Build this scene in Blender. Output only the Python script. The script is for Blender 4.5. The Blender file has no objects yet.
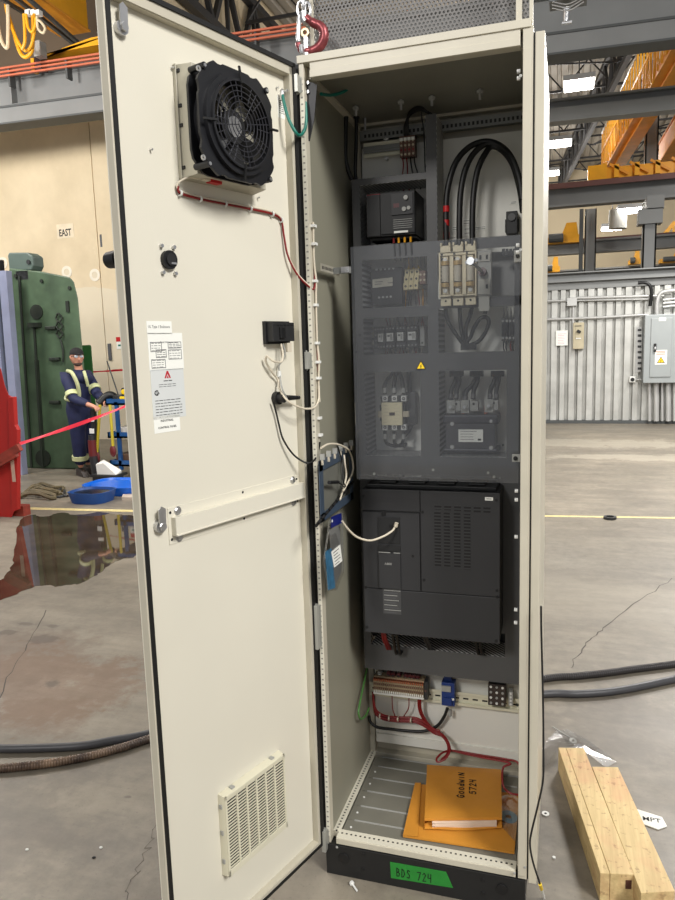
import bpy, bmesh, math, random
from mathutils import Vector, Matrix, Quaternion
random.seed(7)
SC = bpy.context.scene; COL = SC.collection
PI = math.pi
# ---------------------------------------------------------------- camera
YAW, PITCH, ROLL, FPX = -.3091, -.1447, -.0313, 712.2
CAM = Vector((0.6615, -1.8435, 1.5793))
_f = Vector((math.sin(YAW)*math.cos(PITCH), math.cos(YAW)*math.cos(PITCH), math.sin(PITCH)))
_r = Vector((math.cos(YAW), -math.sin(YAW), 0)); _u = _r.cross(_f)
c_, s_ = math.cos(ROLL), math.sin(ROLL)
CR, CU, CF = c_*_r + s_*_u, -s_*_r + c_*_u, _f
cd = bpy.data.cameras.new('camera'); co = bpy.data.objects.new('camera', cd); COL.objects.link(co)
co.matrix_world = Matrix(((CR.x, CU.x, -CF.x, CAM.x), (CR.y, CU.y, -CF.y, CAM.y), (CR.z, CU.z, -CF.z, CAM.z), (0, 0, 0, 1)))
cd.sensor_fit = 'VERTICAL'; cd.sensor_height = 24; cd.sensor_width = 24; cd.lens = FPX/900*24; cd.clip_start = .02; cd.clip_end = 200
SC.camera = co
def ray(u, v): return CF + CR*((u-337.5)/FPX) - CU*((v-450)/FPX)
def P(u, v, y): d = ray(u, v); return CAM + d*((y-CAM.y)/d.y)
def PX(u, v, x): d = ray(u, v); return CAM + d*((x-CAM.x)/d.x)
def PZ(u, v, z=0): d = ray(u, v); return CAM + d*((z-CAM.z)/d.z)
def R(uL, vT, uR, vB, y):
    um, vm = (uL+uR)/2, (vT+vB)/2
    return P(uL, vm, y).x, P(uR, vm, y).x, P(um, vB, y).z, P(um, vT, y).z
# door frame: local x runs towards the hinge, y up, z out of the inner face
ANG = -1.887
HG = Vector((-.0055, -.013, 0)); DX = Vector((-math.cos(ANG), -math.sin(ANG), 0)); DN = Vector((-math.sin(ANG), math.cos(ANG), 0))
if DN.x < 0: DN = -DN
DM = Matrix(((DX.x, 0, DN.x, HG.x), (DX.y, 0, DN.y, HG.y), (0, 1, 0, 0), (0, 0, 0, 1)))
SH = -.022   # depth of the door skin behind the flange
def D(u, v, o=SH):
    d = ray(u, v); t = ((HG + DN*o - CAM).dot(DN))/(d.dot(DN)); p = CAM + d*t
    return Vector(((p-HG).dot(DX), p.z, o))
def FY(x, y, z): return Matrix(((1, 0, 0, x), (0, 0, -1, y), (0, 1, 0, z), (0, 0, 0, 1)))
def DW(a, b, o): return DM @ Vector((a, b, o))
# ---------------------------------------------------------------- materials
def s2l(c): return tuple((x/12.92 if x <= .04045 else ((x+.055)/1.055)**2.4) for x in c)
MATS = {}
class NT:
    def __init__(s, name):
        m = bpy.data.materials.new(name); m.use_nodes = True; s.m = m; s.t = m.node_tree; s.n = s.t.nodes; s.l = s.t.links
        s.b = s.n['Principled BSDF']; s.out = s.n['Material Output']
        s.tc = s.n.new('ShaderNodeTexCoord')
    def node(s, typ, **kw):
        n = s.n.new(typ)
        for k, v in kw.items():
            if k[0] == '_': setattr(n, k[1:], v)
            else: n.inputs[k if not k.startswith('i') or not k[1:].isdigit() else int(k[1:])].default_value = v
        return n
    def link(s, a, b): s.l.new(a, b)
    def math(s, op, a, b=None, c=None):
        n = s.n.new('ShaderNodeMath'); n.operation = op
        for i, x in enumerate((a, b, c)):
            if x is None: continue
            if isinstance(x, (int, float)): n.inputs[i].default_value = x
            else: s.link(x, n.inputs[i])
        return n.outputs[0]
    def noise(s, scale, detail=3, coord=None, rough=.55):
        n = s.node('ShaderNodeTexNoise'); n.inputs['Scale'].default_value = scale; n.inputs['Detail'].default_value = detail; n.inputs['Roughness'].default_value = rough
        s.link(coord or s.tc.outputs['Object'], n.inputs['Vector']); return n.outputs['Fac']
    def ramp(s, fac, stops):
        n = s.n.new('ShaderNodeValToRGB'); e = n.color_ramp.elements
        while len(e) < len(stops): e.new(.5)
        for k, (p, c) in enumerate(stops):
            e[k].position = p; e[k].color = (*c[:3], 1) if not isinstance(c, (int, float)) else (c, c, c, 1)
        s.link(fac, n.inputs[0]); return n.outputs[0]
    def mix(s, f, a, b):
        n = s.n.new('ShaderNodeMix'); n.data_type = 'RGBA'
        for i, x in ((0, f), (6, a), (7, b)):
            if isinstance(x, (int, float)): n.inputs[i].default_value = x
            elif isinstance(x, tuple): n.inputs[i].default_value = (*x[:3], 1)
            else: s.link(x, n.inputs[i])
        return n.outputs[2]
def mat(name, c, rough=.5, metal=0, var=.12, scale=6, bump=0, bscale=200, emit=0, spec=None, coat=0):
    if name in MATS: return MATS[name]
    t = NT(name); c = s2l(c)
    lo = tuple(x*(1-var) for x in c); hi = tuple(min(1, x*(1+var*.6)) for x in c)
    t.link(t.ramp(t.noise(scale), [(.3, lo), (.7, hi)]), t.b.inputs['Base Color'])
    t.b.inputs['Roughness'].default_value = rough; t.b.inputs['Metallic'].default_value = metal
    if spec is not None: t.b.inputs['Specular IOR Level'].default_value = spec
    if coat: t.b.inputs['Coat Weight'].default_value = coat; t.b.inputs['Coat Roughness'].default_value = .05
    if bump:
        b = t.node('ShaderNodeBump', Strength=bump, Distance=.002); t.link(t.noise(bscale, 2), b.inputs['Height']); t.link(b.outputs[0], t.b.inputs['Normal'])
    if emit:
        t.b.inputs['Emission Color'].default_value = (*c, 1); t.b.inputs['Emission Strength'].default_value = emit
    MATS[name] = t.m; return t.m
def perf(name, c, hole, kind, k, rough=.5, metal=0, thr=.5, alpha=False, cen=0):
    """pattern of holes or slots: kind 'diag' stripes, 'dots' staggered dots in x/z, 'strip' a row of holes along z, 'row' a row along x+y"""
    t = NT(name); sp = t.node('ShaderNodeSeparateXYZ'); t.link(t.tc.outputs['Object'], sp.inputs[0]); x, y, z = sp.outputs
    if kind == 'diag':
        f = t.math('FRACT', t.math('MULTIPLY', t.math('ADD', t.math('ADD', x, y), z), k)); m = t.math('LESS_THAN', f, thr)
    elif kind == 'louv':
        f = t.math('FRACT', t.math('MULTIPLY', z, k)); m = t.math('LESS_THAN', f, thr)
    elif kind == 'dots':
        h = t.math('ADD', x, y)
        def d(off):
            a = t.math('SUBTRACT', t.math('FRACT', t.math('ADD', t.math('MULTIPLY', h, k), off)), .5)
            b = t.math('SUBTRACT', t.math('FRACT', t.math('ADD', t.math('MULTIPLY', z, k*.577), off)), .5)
            return t.math('ADD', t.math('MULTIPLY', a, a), t.math('MULTIPLY', t.math('MULTIPLY', b, b), 3.0))
        m = t.math('LESS_THAN', t.math('MINIMUM', d(0), d(.5)), thr*thr)
    elif kind in ('strip', 'row', 'rowy'):
        q = {'strip': z, 'row': x, 'rowy': y}[kind]
        a = t.math('ABSOLUTE', t.math('SUBTRACT', t.math('FRACT', t.math('MULTIPLY', q, k)), .5)); m = t.math('LESS_THAN', a, thr)
        o = {'strip': x, 'row': y, 'rowy': x}[kind]
        m = t.math('MULTIPLY', m, t.math('LESS_THAN', t.math('ABSOLUTE', t.math('SUBTRACT', o, cen)), .0030))
    t.link(t.mix(m, s2l(c), s2l(hole)), t.b.inputs['Base Color'])
    t.b.inputs['Roughness'].default_value = rough; t.b.inputs['Metallic'].default_value = metal
    if alpha: t.link(t.math('SUBTRACT', 1.0, m), t.b.inputs['Alpha'])
    MATS[name] = t.m; return t.m
cream = mat('cream_powder_coat', (.86, .84, .775), .42, 0, .03, 2, .15, 500)
creamS = mat('cream_frame_paint', (.745, .72, .65), .4, 0, .06, 8)
zinc = mat('zinc_plate', (.55, .555, .54), .42, .55, .08, 5)
zincd = mat('zinc_floor_plate', (.50, .49, .445), .42, .15, .12, 4)
steel = mat('bright_steel', (.78, .78, .78), .36, .9, .08, 30)
white = mat('white_plastic', (.88, .88, .86), .5, 0, .03)
black = mat('black_plastic', (.045, .045, .05), .5, 0, .1)
rubber = mat('black_rubber', (.035, .033, .03), .6, 0, .1)
dgrey = mat('dark_grey_sheet', (.32, .32, .32), .5, .1, .07, 5)
drivem = mat('charcoal_drive_cover', (.185, .185, .19), .55, 0, .07, 6)
drivel = mat('charcoal_edge', (.11, .11, .112), .6, 0, .1)
beigep = mat('beige_plastic', (.75, .71, .61), .45, 0, .06, 10)
fanbeige = mat('warm_grey_housing', (.70, .68, .61), .5, 0, .04)
greyp = mat('light_grey_plastic', (.62, .62, .60), .5, 0, .05)
red = mat('red_plastic', (.75, .07, .08), .45, 0, .1)
redw = mat('red_wire', (.50, .05, .06), .45, 0, .15, 30)
blackw = mat('black_cable', (.05, .05, .052), .5, 0, .15)
whitew = mat('cream_cable', (.82, .78, .70), .45, 0, .06)
greenw = mat('green_earth_cable', (.06, .42, .36), .4, 0, .1)
limew = mat('light_green_cable', (.30, .50, .24), .4, 0, .1)
blue = mat('blue_plastic', (.10, .27, .55), .4, 0, .08)
yellow = mat('crane_yellow', (.93, .66, .10), .45, 0, .12, 3)
orange = mat('crane_orange', (.90, .60, .16), .5, 0, .15, 3)
paper = mat('white_paper', (.93, .93, .90), .7, 0, .02)
papg = mat('silver_label', (.82, .83, .82), .5, 0, .03)
ink = mat('black_ink', (.05, .05, .06), .6, 0, .05)
inkg = mat('grey_ink', (.33, .33, .34), .6, 0, .05)
inkr = mat('red_ink', (.72, .10, .16), .6, 0, .05)
copper = mat('copper', (.72, .40, .28), .35, .8, .1)
signy = mat('safety_yellow', (.95, .80, .10), .5, 0, .04)
beamg = mat('painted_steel_grey', (.50, .505, .50), .5, 0, .1, 1.5)
beamd = mat('painted_steel_dark_and_shade', (.30, .31, .31), .6, 0, .1, 1.5)
trussm = mat('dark_truss_steel', (.17, .165, .165), .6, 0, .1)
deckm = mat('roof_deck', (.62, .59, .54), .7, 0, .06, .6)
perfS = perf('cream_perforated_post', (.84, .82, .75), (.55, .54, .50), 'strip', 62, thr=.13, cen=.0065-.292)
perfR = perf('cream_perforated_rail', (.84, .82, .75), (.12, .12, .11), 'row', 70, thr=.20, cen=.024-.2525)
perfY = perf('cream_perforated_side_rail', (.84, .82, .75), (.12, .12, .11), 'rowy', 70, thr=.20, cen=.022-.292)
hatch = perf('slotted_return', (.78, .78, .77), (.02, .02, .02), 'diag', 62, thr=.5)
louv = perf('louvred_return', (.50, .50, .50), (.09, .09, .09), 'louv', 62, thr=.5)
louvd = perf('drive_grille', (.20, .20, .205), (.02, .02, .02), 'louv', 100, thr=.55)
meshm = perf('perforated_screen', (.42, .41, .40), (0, 0, 0), 'dots', 95, thr=.33, alpha=True)
t = NT('clear_acrylic'); t.b.inputs['Base Color'].default_value = (.93, .96, .98, 1); t.b.inputs['Roughness'].default_value = .03; t.b.inputs['Transmission Weight'].default_value = 0
gl = t.node('ShaderNodeBsdfGlossy', Roughness=.04); tr = t.node('ShaderNodeBsdfTransparent'); tr.inputs[0].default_value = (.90, .91, .92, 1)
df = t.node('ShaderNodeBsdfDiffuse'); df.inputs[0].default_value = (.75, .76, .78, 1)
fr = t.node('ShaderNodeFresnel', IOR=1.5); mx = t.node('ShaderNodeMixShader'); mx2 = t.node('ShaderNodeMixShader'); mx2.inputs[0].default_value = .035
t.link(fr.outputs[0], mx.inputs[0]); t.link(tr.outputs[0], mx.inputs[1]); t.link(gl.outputs[0], mx.inputs[2])
t.link(mx.outputs[0], mx2.inputs[1]); t.link(df.outputs[0], mx2.inputs[2]); t.link(mx2.outputs[0], t.out.inputs[0]); acryl = t.m
t = NT('thin_plastic_film'); gl = t.node('ShaderNodeBsdfGlossy', Roughness=.15); tr = t.node('ShaderNodeBsdfTransparent'); mx = t.node('ShaderNodeMixShader'); mx.inputs[0].default_value = .22
t.link(tr.outputs[0], mx.inputs[1]); t.link(gl.outputs[0], mx.inputs[2]); t.link(mx.outputs[0], t.out.inputs[0]); film = t.m
# ---------------------------------------------------------------- mesh builder
_tc = {}
def text_geo(s, bold=0):
    if (s, bold) in _tc: return _tc[(s, bold)]
    cu = bpy.data.curves.new('tmp', 'FONT'); cu.body = s; cu.size = 1; cu.offset = bold; cu.resolution_u = 2
    o = bpy.data.objects.new('tmp', cu); COL.objects.link(o)
    dg = bpy.context.evaluated_depsgraph_get(); me = bpy.data.meshes.new_from_object(o.evaluated_get(dg))
    vs = [tuple(v.co) for v in me.vertices]; fs = [tuple(p.vertices) for p in me.polygons]
    bpy.data.objects.remove(o); bpy.data.curves.remove(cu); bpy.data.meshes.remove(me)
    xs = [v[0] for v in vs] or [0]; w = max(xs)-min(xs); x0 = min(xs)
    _tc[(s, bold)] = ([((v[0]-x0), v[1], 0) for v in vs], fs, w); return _tc[(s, bold)]
class MB:
    def __init__(s, T=None): s.v = []; s.f = []; s.mi = []; s.ms = []; s.T = T
    def add(s, vs, fs, m, T=None):
        o = len(s.v); T = (s.T @ T) if (s.T is not None and T is not None) else (T if T is not None else s.T)
        for v in vs: v = Vector(v); s.v.append(T @ v if T is not None else v)
        if m not in s.ms: s.ms.append(m)
        k = s.ms.index(m)
        for f in fs: s.f.append([i+o for i in f]); s.mi.append(k)
        return s
    def bx(s, x0, x1, y0, y1, z0, z1, m, T=None):
        vs = [(x, y, z) for x in (x0, x1) for y in (y0, y1) for z in (z0, z1)]
        return s.add(vs, [(0, 1, 3, 2), (4, 6, 7, 5), (0, 4, 5, 1), (2, 3, 7, 6), (0, 2, 6, 4), (1, 5, 7, 3)], m, T)
    def cb(s, c, sz, m, T=None): return s.bx(c[0]-sz[0]/2, c[0]+sz[0]/2, c[1]-sz[1]/2, c[1]+sz[1]/2, c[2]-sz[2]/2, c[2]+sz[2]/2, m, T)
    def bar(s, p0, p1, w, h, m, up=(0, 0, 1)):
        p0, p1 = Vector(p0), Vector(p1); d = (p1-p0); L = d.length; d.normalize(); up = Vector(up)
        if abs(d.dot(up)) > .98: up = Vector((1, 0, 0))
        a = d.cross(up).normalized(); b = a.cross(d)
        T = Matrix(((a.x, d.x, b.x, p0.x), (a.y, d.y, b.y, p0.y), (a.z, d.z, b.z, p0.z), (0, 0, 0, 1)))
        return s.bx(-w/2, w/2, 0, L, -h/2, h/2, m, T)
    def cyl(s, p0, p1, r, m, n=14, r2=None):
        p0, p1 = Vector(p0), Vector(p1); d = (p1-p0).normalized(); a = d.orthogonal().normalized(); b = d.cross(a); r2 = r if r2 is None else r2
        vs = [p0 + (a*math.cos(2*PI*i/n)+b*math.sin(2*PI*i/n))*r for i in range(n)] + [p1 + (a*math.cos(2*PI*i/n)+b*math.sin(2*PI*i/n))*r2 for i in range(n)]
        fs = [(i, (i+1) % n, n+(i+1) % n, n+i) for i in range(n)] + [tuple(range(n-1, -1, -1)), tuple(range(n, 2*n))]
        return s.add(vs, fs, m)
    def ring(s, c, nrm, r0, r1, h, m, n=28):
        c, d = Vector(c), Vector(nrm).normalized(); a = d.orthogonal().normalized(); b = d.cross(a); vs = []
        for i in range(n):
            q = a*math.cos(2*PI*i/n)+b*math.sin(2*PI*i/n)
            vs += [c+q*r0, c+q*r1, c+q*r1+d*h, c+q*r0+d*h]
        fs = []
        for i in range(n):
            j = (i+1) % n
            for k in range(4): fs.append((4*i+k, 4*j+k, 4*j+(k+1) % 4, 4*i+(k+1) % 4))
        return s.add(vs, fs, m)
    def tube(s, pts, r, m, n=8, sm=True, closed=False):
        pts = [Vector(p) for p in pts]
        if sm and len(pts) > 2:
            q = []; L = len(pts)
            for i in range(L if closed else L-1):
                p0 = pts[(i-1) % L] if closed or i else pts[0]*2-pts[1]; p1 = pts[i]; p2 = pts[(i+1) % L]
                p3 = pts[(i+2) % L] if closed or i+2 < L else p2*2-p1
                for k in range(6):
                    t = k/6; q.append(.5*((2*p1)+(p2-p0)*t+(2*p0-5*p1+4*p2-p3)*t*t+(3*p1-p0-3*p2+p3)*t**3))
            if not closed: q.append(pts[-1])
            pts = q
        L = len(pts); vs = []; a = None
        for i, p in enumerate(pts):
            t = (pts[(i+1) % L]-pts[i-1]) if closed else (pts[min(i+1, L-1)]-pts[max(i-1, 0)])
            if t.length < 1e-9: t = Vector((0, 0, 1))
            t.normalize()
            a = t.orthogonal() if a is None else a - t*a.dot(t)
            if a.length < 1e-6: a = t.orthogonal()
            a.normalize(); b = t.cross(a); rr = r(i/(L-1)) if callable(r) else r
            vs += [p+(a*math.cos(2*PI*k/n)+b*math.sin(2*PI*k/n))*rr for k in range(n)]
        fs = []
        for i in range(L if closed else L-1):
            j = (i+1) % L
            for k in range(n): fs.append((i*n+k, i*n+(k+1) % n, j*n+(k+1) % n, j*n+k))
        if not closed: fs += [tuple(range(n-1, -1, -1)), tuple((L-1)*n+k for k in range(n))]
        return s.add(vs, fs, m)
    def prism(s, poly, h, m, T=None, z0=0):
        n = len(poly); vs = [(*p[:2], z0) for p in poly]+[(*p[:2], z0+h) for p in poly]
        fs = [(i, (i+1) % n, n+(i+1) % n, n+i) for i in range(n)]+[tuple(range(n-1, -1, -1)), tuple(range(n, 2*n))]
        return s.add(vs, fs, m, T)
    def hull(s, bot, top, m):
        n = len(bot); return s.add(list(bot)+list(top), [(i, (i+1) % n, n+(i+1) % n, n+i) for i in range(n)]+[tuple(range(n-1, -1, -1)), tuple(range(n, 2*n))], m)
    def ball(s, c, r, m, n=12, k=8, sq=(1, 1, 1)):
        c = Vector(c); vs = []; fs = []
        for i in range(k+1):
            th = PI*i/k
            for j in range(n): ph = 2*PI*j/n; vs.append(c+Vector((r*sq[0]*math.sin(th)*math.cos(ph), r*sq[1]*math.sin(th)*math.sin(ph), r*sq[2]*math.cos(th))))
        for i in range(k):
            for j in range(n): fs.append((i*n+j, (i+1)*n+j, (i+1)*n+(j+1) % n, i*n+(j+1) % n))
        return s.add(vs, fs, m)
    def text(s, st, size, T, m, cx=False, bold=0, w=None):
        vs, fs, tw = text_geo(st, bold); k = (w/(tw*size)) if w else 1; o = -tw*size*k/2 if cx else 0
        return s.add([(v[0]*size*k+o, v[1]*size, 0) for v in vs], fs, m, T)
    def build(s, name, parent=None, smooth=False, bevel=0, loc=None):
        """one mesh object; coordinates come in as world positions"""
        o3 = parent_world(parent) if parent else (Vector(loc) if loc is not None else s.base())
        me = bpy.data.meshes.new(name); me.from_pydata([v-o3 for v in s.v], [], s.f)
        for m in s.ms: me.materials.append(m)
        me.polygons.foreach_set('material_index', s.mi)
        bm = bmesh.new(); bm.from_mesh(me); bmesh.ops.recalc_face_normals(bm, faces=bm.faces); bm.to_mesh(me); bm.free()
        if smooth:
            me.polygons.foreach_set('use_smooth', [True]*len(me.polygons)); me.set_sharp_from_angle(angle=R_(40))
        o = bpy.data.objects.new(name, me); COL.objects.link(o)
        if parent: o.parent = parent; o.location = (0, 0, 0); o['_w'] = tuple(o3)
        else: o.location = o3; o['_w'] = tuple(o3)
        if bevel:
            b = o.modifiers.new('bevel', 'BEVEL'); b.width = bevel; b.segments = 2; b.limit_method = 'ANGLE'; b.angle_limit = R_(40)
        return o
    def base(s):
        n = len(s.v); x = sum(v.x for v in s.v)/n; y = sum(v.y for v in s.v)/n; return Vector((x, y, min(v.z for v in s.v)))
def R_(d): return d*PI/180
def parent_world(o): return Vector(o['_w'])
def thing(name, label, cat, loc, group=None):
    o = bpy.data.objects.new(name, None); COL.objects.link(o); o.location = loc; o['_w'] = tuple(Vector(loc)); o.empty_display_size = .1
    o['label'] = label; o['category'] = cat
    if group: o['group'] = group
    return o
def tag(o, label, cat, group=None, kind=None):
    if label: o['label'] = label
    if cat: o['category'] = cat
    if group: o['group'] = group
    if kind: o['kind'] = kind
    return o
def struct(o): o['kind'] = 'structure'; return o
def copy_tree(src, loc, label):
    r = src.copy(); COL.objects.link(r); r.location = loc; r['_w'] = tuple(Vector(loc)); r['label'] = label
    for ch in [c for c in bpy.data.objects if c.parent == src]:
        c = ch.copy(); COL.objects.link(c); c.parent = r; c['_w'] = r['_w']
        for g in [d for d in bpy.data.objects if d.parent == ch]:
            e = g.copy(); COL.objects.link(e); e.parent = c; e['_w'] = r['_w']
    return r
def rnd(a): return random.uniform(-a, a)
# ================================================================ ENCLOSURE
W, H0, H1, DP = .584, .100, 2.300, .505
enc = thing('electrical_enclosure', 'tall cream steel electrical enclosure standing open on a black plinth, full of dark grey equipment', 'electrical cabinet', (W/2, DP/2, 0))
m = MB()   # frame
m.bx(0, .013, 0, .03, H0, H1, creamS); m.bx(W-.024, W, 0, .03, H0, H1, creamS)
m.bx(.001, .03, .475, .505, H0, H1, creamS); m.bx(W-.03, W-.001, .475, .505, H0, H1, creamS)
m.bx(.03, W-.03, 0, .03, H1-.037, H1, creamS); m.bx(.03, W-.03, -.004, 0, H1-.037, H1-.020, creamS)
m.bx(.03, W-.03, 0, .03, H0, H0+.018, creamS); m.bx(.03, W-.03, .475, .505, H0, H0+.02, creamS)
m.bx(.001, .03, .03, .475, H0, H0+.018, creamS); m.bx(W-.03, W-.001, .03, .475, H0, H0+.018, creamS)
m.bx(.001, .03, .03, .475, H1-.03, H1, creamS); m.bx(W-.03, W-.001, .03, .475, H1-.03, H1, creamS); m.bx(.03, W-.03, .475, .505, H1-.03, H1, creamS)
m.bx(W-.0235, W-.005, -.003, 0, H0+.01, H1-.045, creamS)
for (u, v) in ((520.5, 76), (520.5, 250), (525, 867), (514.5, 873), (337, 847)): p = P(u, v, -.003); m.cyl(p, p+Vector((0, -.002, 0)), .004, greyp, 10)
fr_ = m.build('frame', enc, bevel=.0015)
m = MB(); m.bx(W, W+.004, .004, .02, H0, H1-.01, rubber); m.bx(-.020, -.0005, .001, .006, H0, H1, rubber); m.build('gap_shade_strip', enc)  # black strips added to draw the shaded gaps beside the frame posts
m = MB(); m.bx(.001, .0125, -.0012, 0, H0+.02, H1-.04, perfS)
m.build('perforated_post_strip', enc)
m = MB(); m.bx(.03, W-.03, .003, .04, H0+.018, H0+.0205, perfR); m.build('perforated_floor_rail', enc)
m = MB(); m.bx(.012, .034, .03, .475, H0+.018, H0+.021, perfY); m.build('perforated_side_rail', enc)
perfB = perf('perforated_back_rail', (.42, .42, .40), (.05, .05, .05), 'louv', 1, thr=0)
m = MB(); m.bx(.035, W-.03, .452, .474, 2.220, 2.250, zinc)
for i in range(38): m.bx(.05+i*.0130, .05+i*.0130+.0065, .4512, .452, 2.228, 2.238, rubber)
m.build('back_rail', enc)
m = MB(); m.bx(0, W, .505, .512, H0, H1, creamS); m.build('back_panel', enc)
# painted inner sheet darker: grey-cream inner face of the left side wall
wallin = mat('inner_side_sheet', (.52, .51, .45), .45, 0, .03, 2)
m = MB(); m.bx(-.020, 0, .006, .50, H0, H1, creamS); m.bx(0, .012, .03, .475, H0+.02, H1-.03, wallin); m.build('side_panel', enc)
m = MB(); sp = m; sp.bx(W+.004, W+.026, -.004, .51, H0-.006, H1-.012, creamS); o = sp.build('side_panel', enc, bevel=.002)
m = MB(); m.bx(.0, W, .0, DP, H1, H1+.004, creamS); m.bx(-.004, W-.006, -.003, .02, H1+.001, H1+.020, creamS); m.bx(.03, W-.03, .03, .475, H1-.022, H1-.004, zincd)
m.build('roof_plate', enc, bevel=.001)
m = MB()
for (u, v) in ((401, 108), (480, 101), (432, 112), (356, 118)):
    m = MB(); p = P(u, v, .3); p = Vector((p.x, p.y, H1-.022)); m.cyl(p, p-Vector((0, 0, .028)), .004, steel, 8); m.cyl(p-Vector((0, 0, .004)), p-Vector((0, 0, .012)), .010, greyp, 6); m.build('roof_bolt', enc)
# plinth
plm = mat('black_plinth', (.09, .09, .09), .5, 0, .15, 10)
m = MB(); m.bx(-.002, W-.004, -.004, .508, 0, H0-.002, plm)
for (u, v) in ((344, 858), (502, 889)):
    p = P(u, v, -.004); m.cyl(p, p-Vector((0, .003, 0)), .016, black, 20)
for (u, v) in ((363, 854), (363, 869), (483, 880), (483, 893)):
    p = P(u, v, -.004); m.cyl(p, p-Vector((0, .002, 0)), .006, black, 12)
m.build('plinth', enc, bevel=.001)
# floor plates with folded seams
m = MB()
ys = [.04, .098, .17, .25, .325, .395, .455]
for i in range(len(ys)-1): m.bx(.036, W-.032, ys[i]+.001, ys[i+1]-.001, H0+.006, H0+.0145, zincd); m.bx(.06, W-.05, ys[i+1]-.003, ys[i+1]+.0005, H0+.0145, H0+.0175, greyp)
for y in ys[1:-1]:
    m.cyl((.058, y-.035, H0+.0145), (.058, y-.035, H0+.0165), .0035, white, 8)
m.build('floor_plate', enc)
# mounting plate at the back
bpl = mat('mounting_plate_cream', (.88, .875, .84), .4, 0, .04, 3)
m = MB(); m.bx(.036, W-.034, .468, .4745, .165, 2.20, bpl)
m.bx(.040, W-.04, .462, .468, .168, .200, bpl)
mp = m.build('mounting_plate', enc)
m = MB()
for (a, b, c, d) in ((452, 226, 459, 231), (463, 219, 471, 225), (464, 226, 472, 236), (474, 226, 486, 230), (446, 235, 456, 245), (510, 201, 517, 204), (430, 741, 447, 745)):
    m = MB(); x0, x1, z0, z1 = R(a, b, c, d, .466); m.bx(x0, x1, .4665, .468, z0, z1, paper)
    for k in range(2): zz = z0+(z1-z0)*(k+.7)/2.4; m.bx(x0+.002, x1-.002, .466, .4665, zz-.0006, zz+.0006, inkg)
    m.build('sticker', mp)
# perforated guard screen standing on the roof
m = MB(); m.bx(.012, W-.012, .100, .103, H1+.004, 2.80, meshm); m.build('perforated_screen', enc)
m = MB(); m.bx(.004, .012, .09, .115, H1+.004, 2.82, creamS); m.bx(W-.010, W-.002, .006, .03, H1+.004, 2.82, creamS); m.bx(.004, W-.002, .09, .115, 2.80, 2.83, creamS)
p = P(519, 10, .09); m.bx(p.x-.007, p.x+.007, .085, .10, H1+.004, 2.80, creamS)
m.bx(W-.010, W-.002, .03, .115, 2.78, 2.82, creamS)
m.build('screen_frame', enc)
# green tape with marker writing on the plinth
tapeg = mat('green_masking_tape', (.13, .50, .17), .6, 0, .1, 40)
x0, x1, z0, z1 = R(391, 863.5, 453, 884, -.004)
a = P(390, 862, -.005); b = P(446, 872, -.005); c = P(453, 888, -.005); d = P(391, 878, -.005)
def ribbon(m, strokes, T, w, mtl, th=.0004):
    for st in strokes:
        for i in range(len(st)-1):
            p, q = Vector(st[i]), Vector(st[i+1]); dd = (q-p)
            if dd.length < 1e-9: continue
            dd = dd.normalized(); n_ = Vector((-dd.y, dd.x))*w/2; e = dd*w*.3; p2 = p-e; q2 = q+e
            poly = [p2-n_, q2-n_, q2+n_, p2+n_]
            m.prism([(t_.x, t_.y) for t_ in poly], th, mtl, T)
GL = {'G': [[(.8, .8), (.5, 1), (.15, .75), (.1, .3), (.4, 0), (.8, .15), (.8, .45), (.5, .45)]], 'O': [[(.5, .7), (.15, .5), (.2, .1), (.55, 0), (.8, .3), (.7, .6), (.5, .7)]],
      'D': [[(.15, 0), (.2, 1), (.6, .85), (.8, .4), (.5, .05), (.15, 0)]], 'W': [[(0, .7), (.2, 0), (.45, .5), (.7, 0), (.95, .7)]], 'I': [[(.5, .65), (.5, 0)]],
      'N': [[(.1, 0), (.15, .8), (.75, 0), (.85, .85)]], '5': [[(.85, 1), (.3, .95), (.2, .55), (.7, .6), (.8, .2), (.4, 0), (.1, .15)]], '7': [[(.1, .95), (.85, 1), (.35, 0)]],
      '2': [[(.15, .8), (.5, 1), (.8, .75), (.15, 0), (.85, .05)]], '4': [[(.2, 1), (.15, .5), (.8, .5)], [(.75, 1), (.75, 0)]], 'B': [[(.2, 0), (.2, 1), (.7, .85), (.6, .55), (.2, .5), (.8, .4), (.7, .05), (.2, 0)]],
      'd': [[(.7, 1), (.7, 0)], [(.7, .4), (.3, .5), (.1, .2), (.4, 0), (.7, .15)]], 'S': [[(.8, .85), (.4, 1), (.2, .75), (.75, .35), (.6, .03), (.15, .1)]]}
def write(m, s, T, h, w, lw, mtl, adv=None):
    adv = adv or w*1.18
    for i, ch in enumerate(s):
        if ch == ' ': continue
        ribbon(m, [[(i*adv+x*w, y*h) for x, y in st] for st in GL[ch]], T, lw, mtl)
m = MB(); m.add([a, b, c, d, *[q+Vector((0, .001, 0)) for q in (a, b, c, d)]], [(0, 1, 2, 3), (7, 6, 5, 4), (0, 4, 5, 1), (1, 5, 6, 2), (2, 6, 7, 3), (3, 7, 4, 0)], tapeg)
q = P(396, 876, -.0062); q2 = P(437, 884, -.0062)
ax = (q2-q).normalized(); T = Matrix(((ax.x, 0, 0, q.x), (0, 0, -1, -.0056), (ax.z, 1, 0, q.z), (0, 0, 0, 1)))
write(m, 'BDS 724', T, .026, .013, .0022, ink, .0155)
m.build('tape_label', enc)
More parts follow.
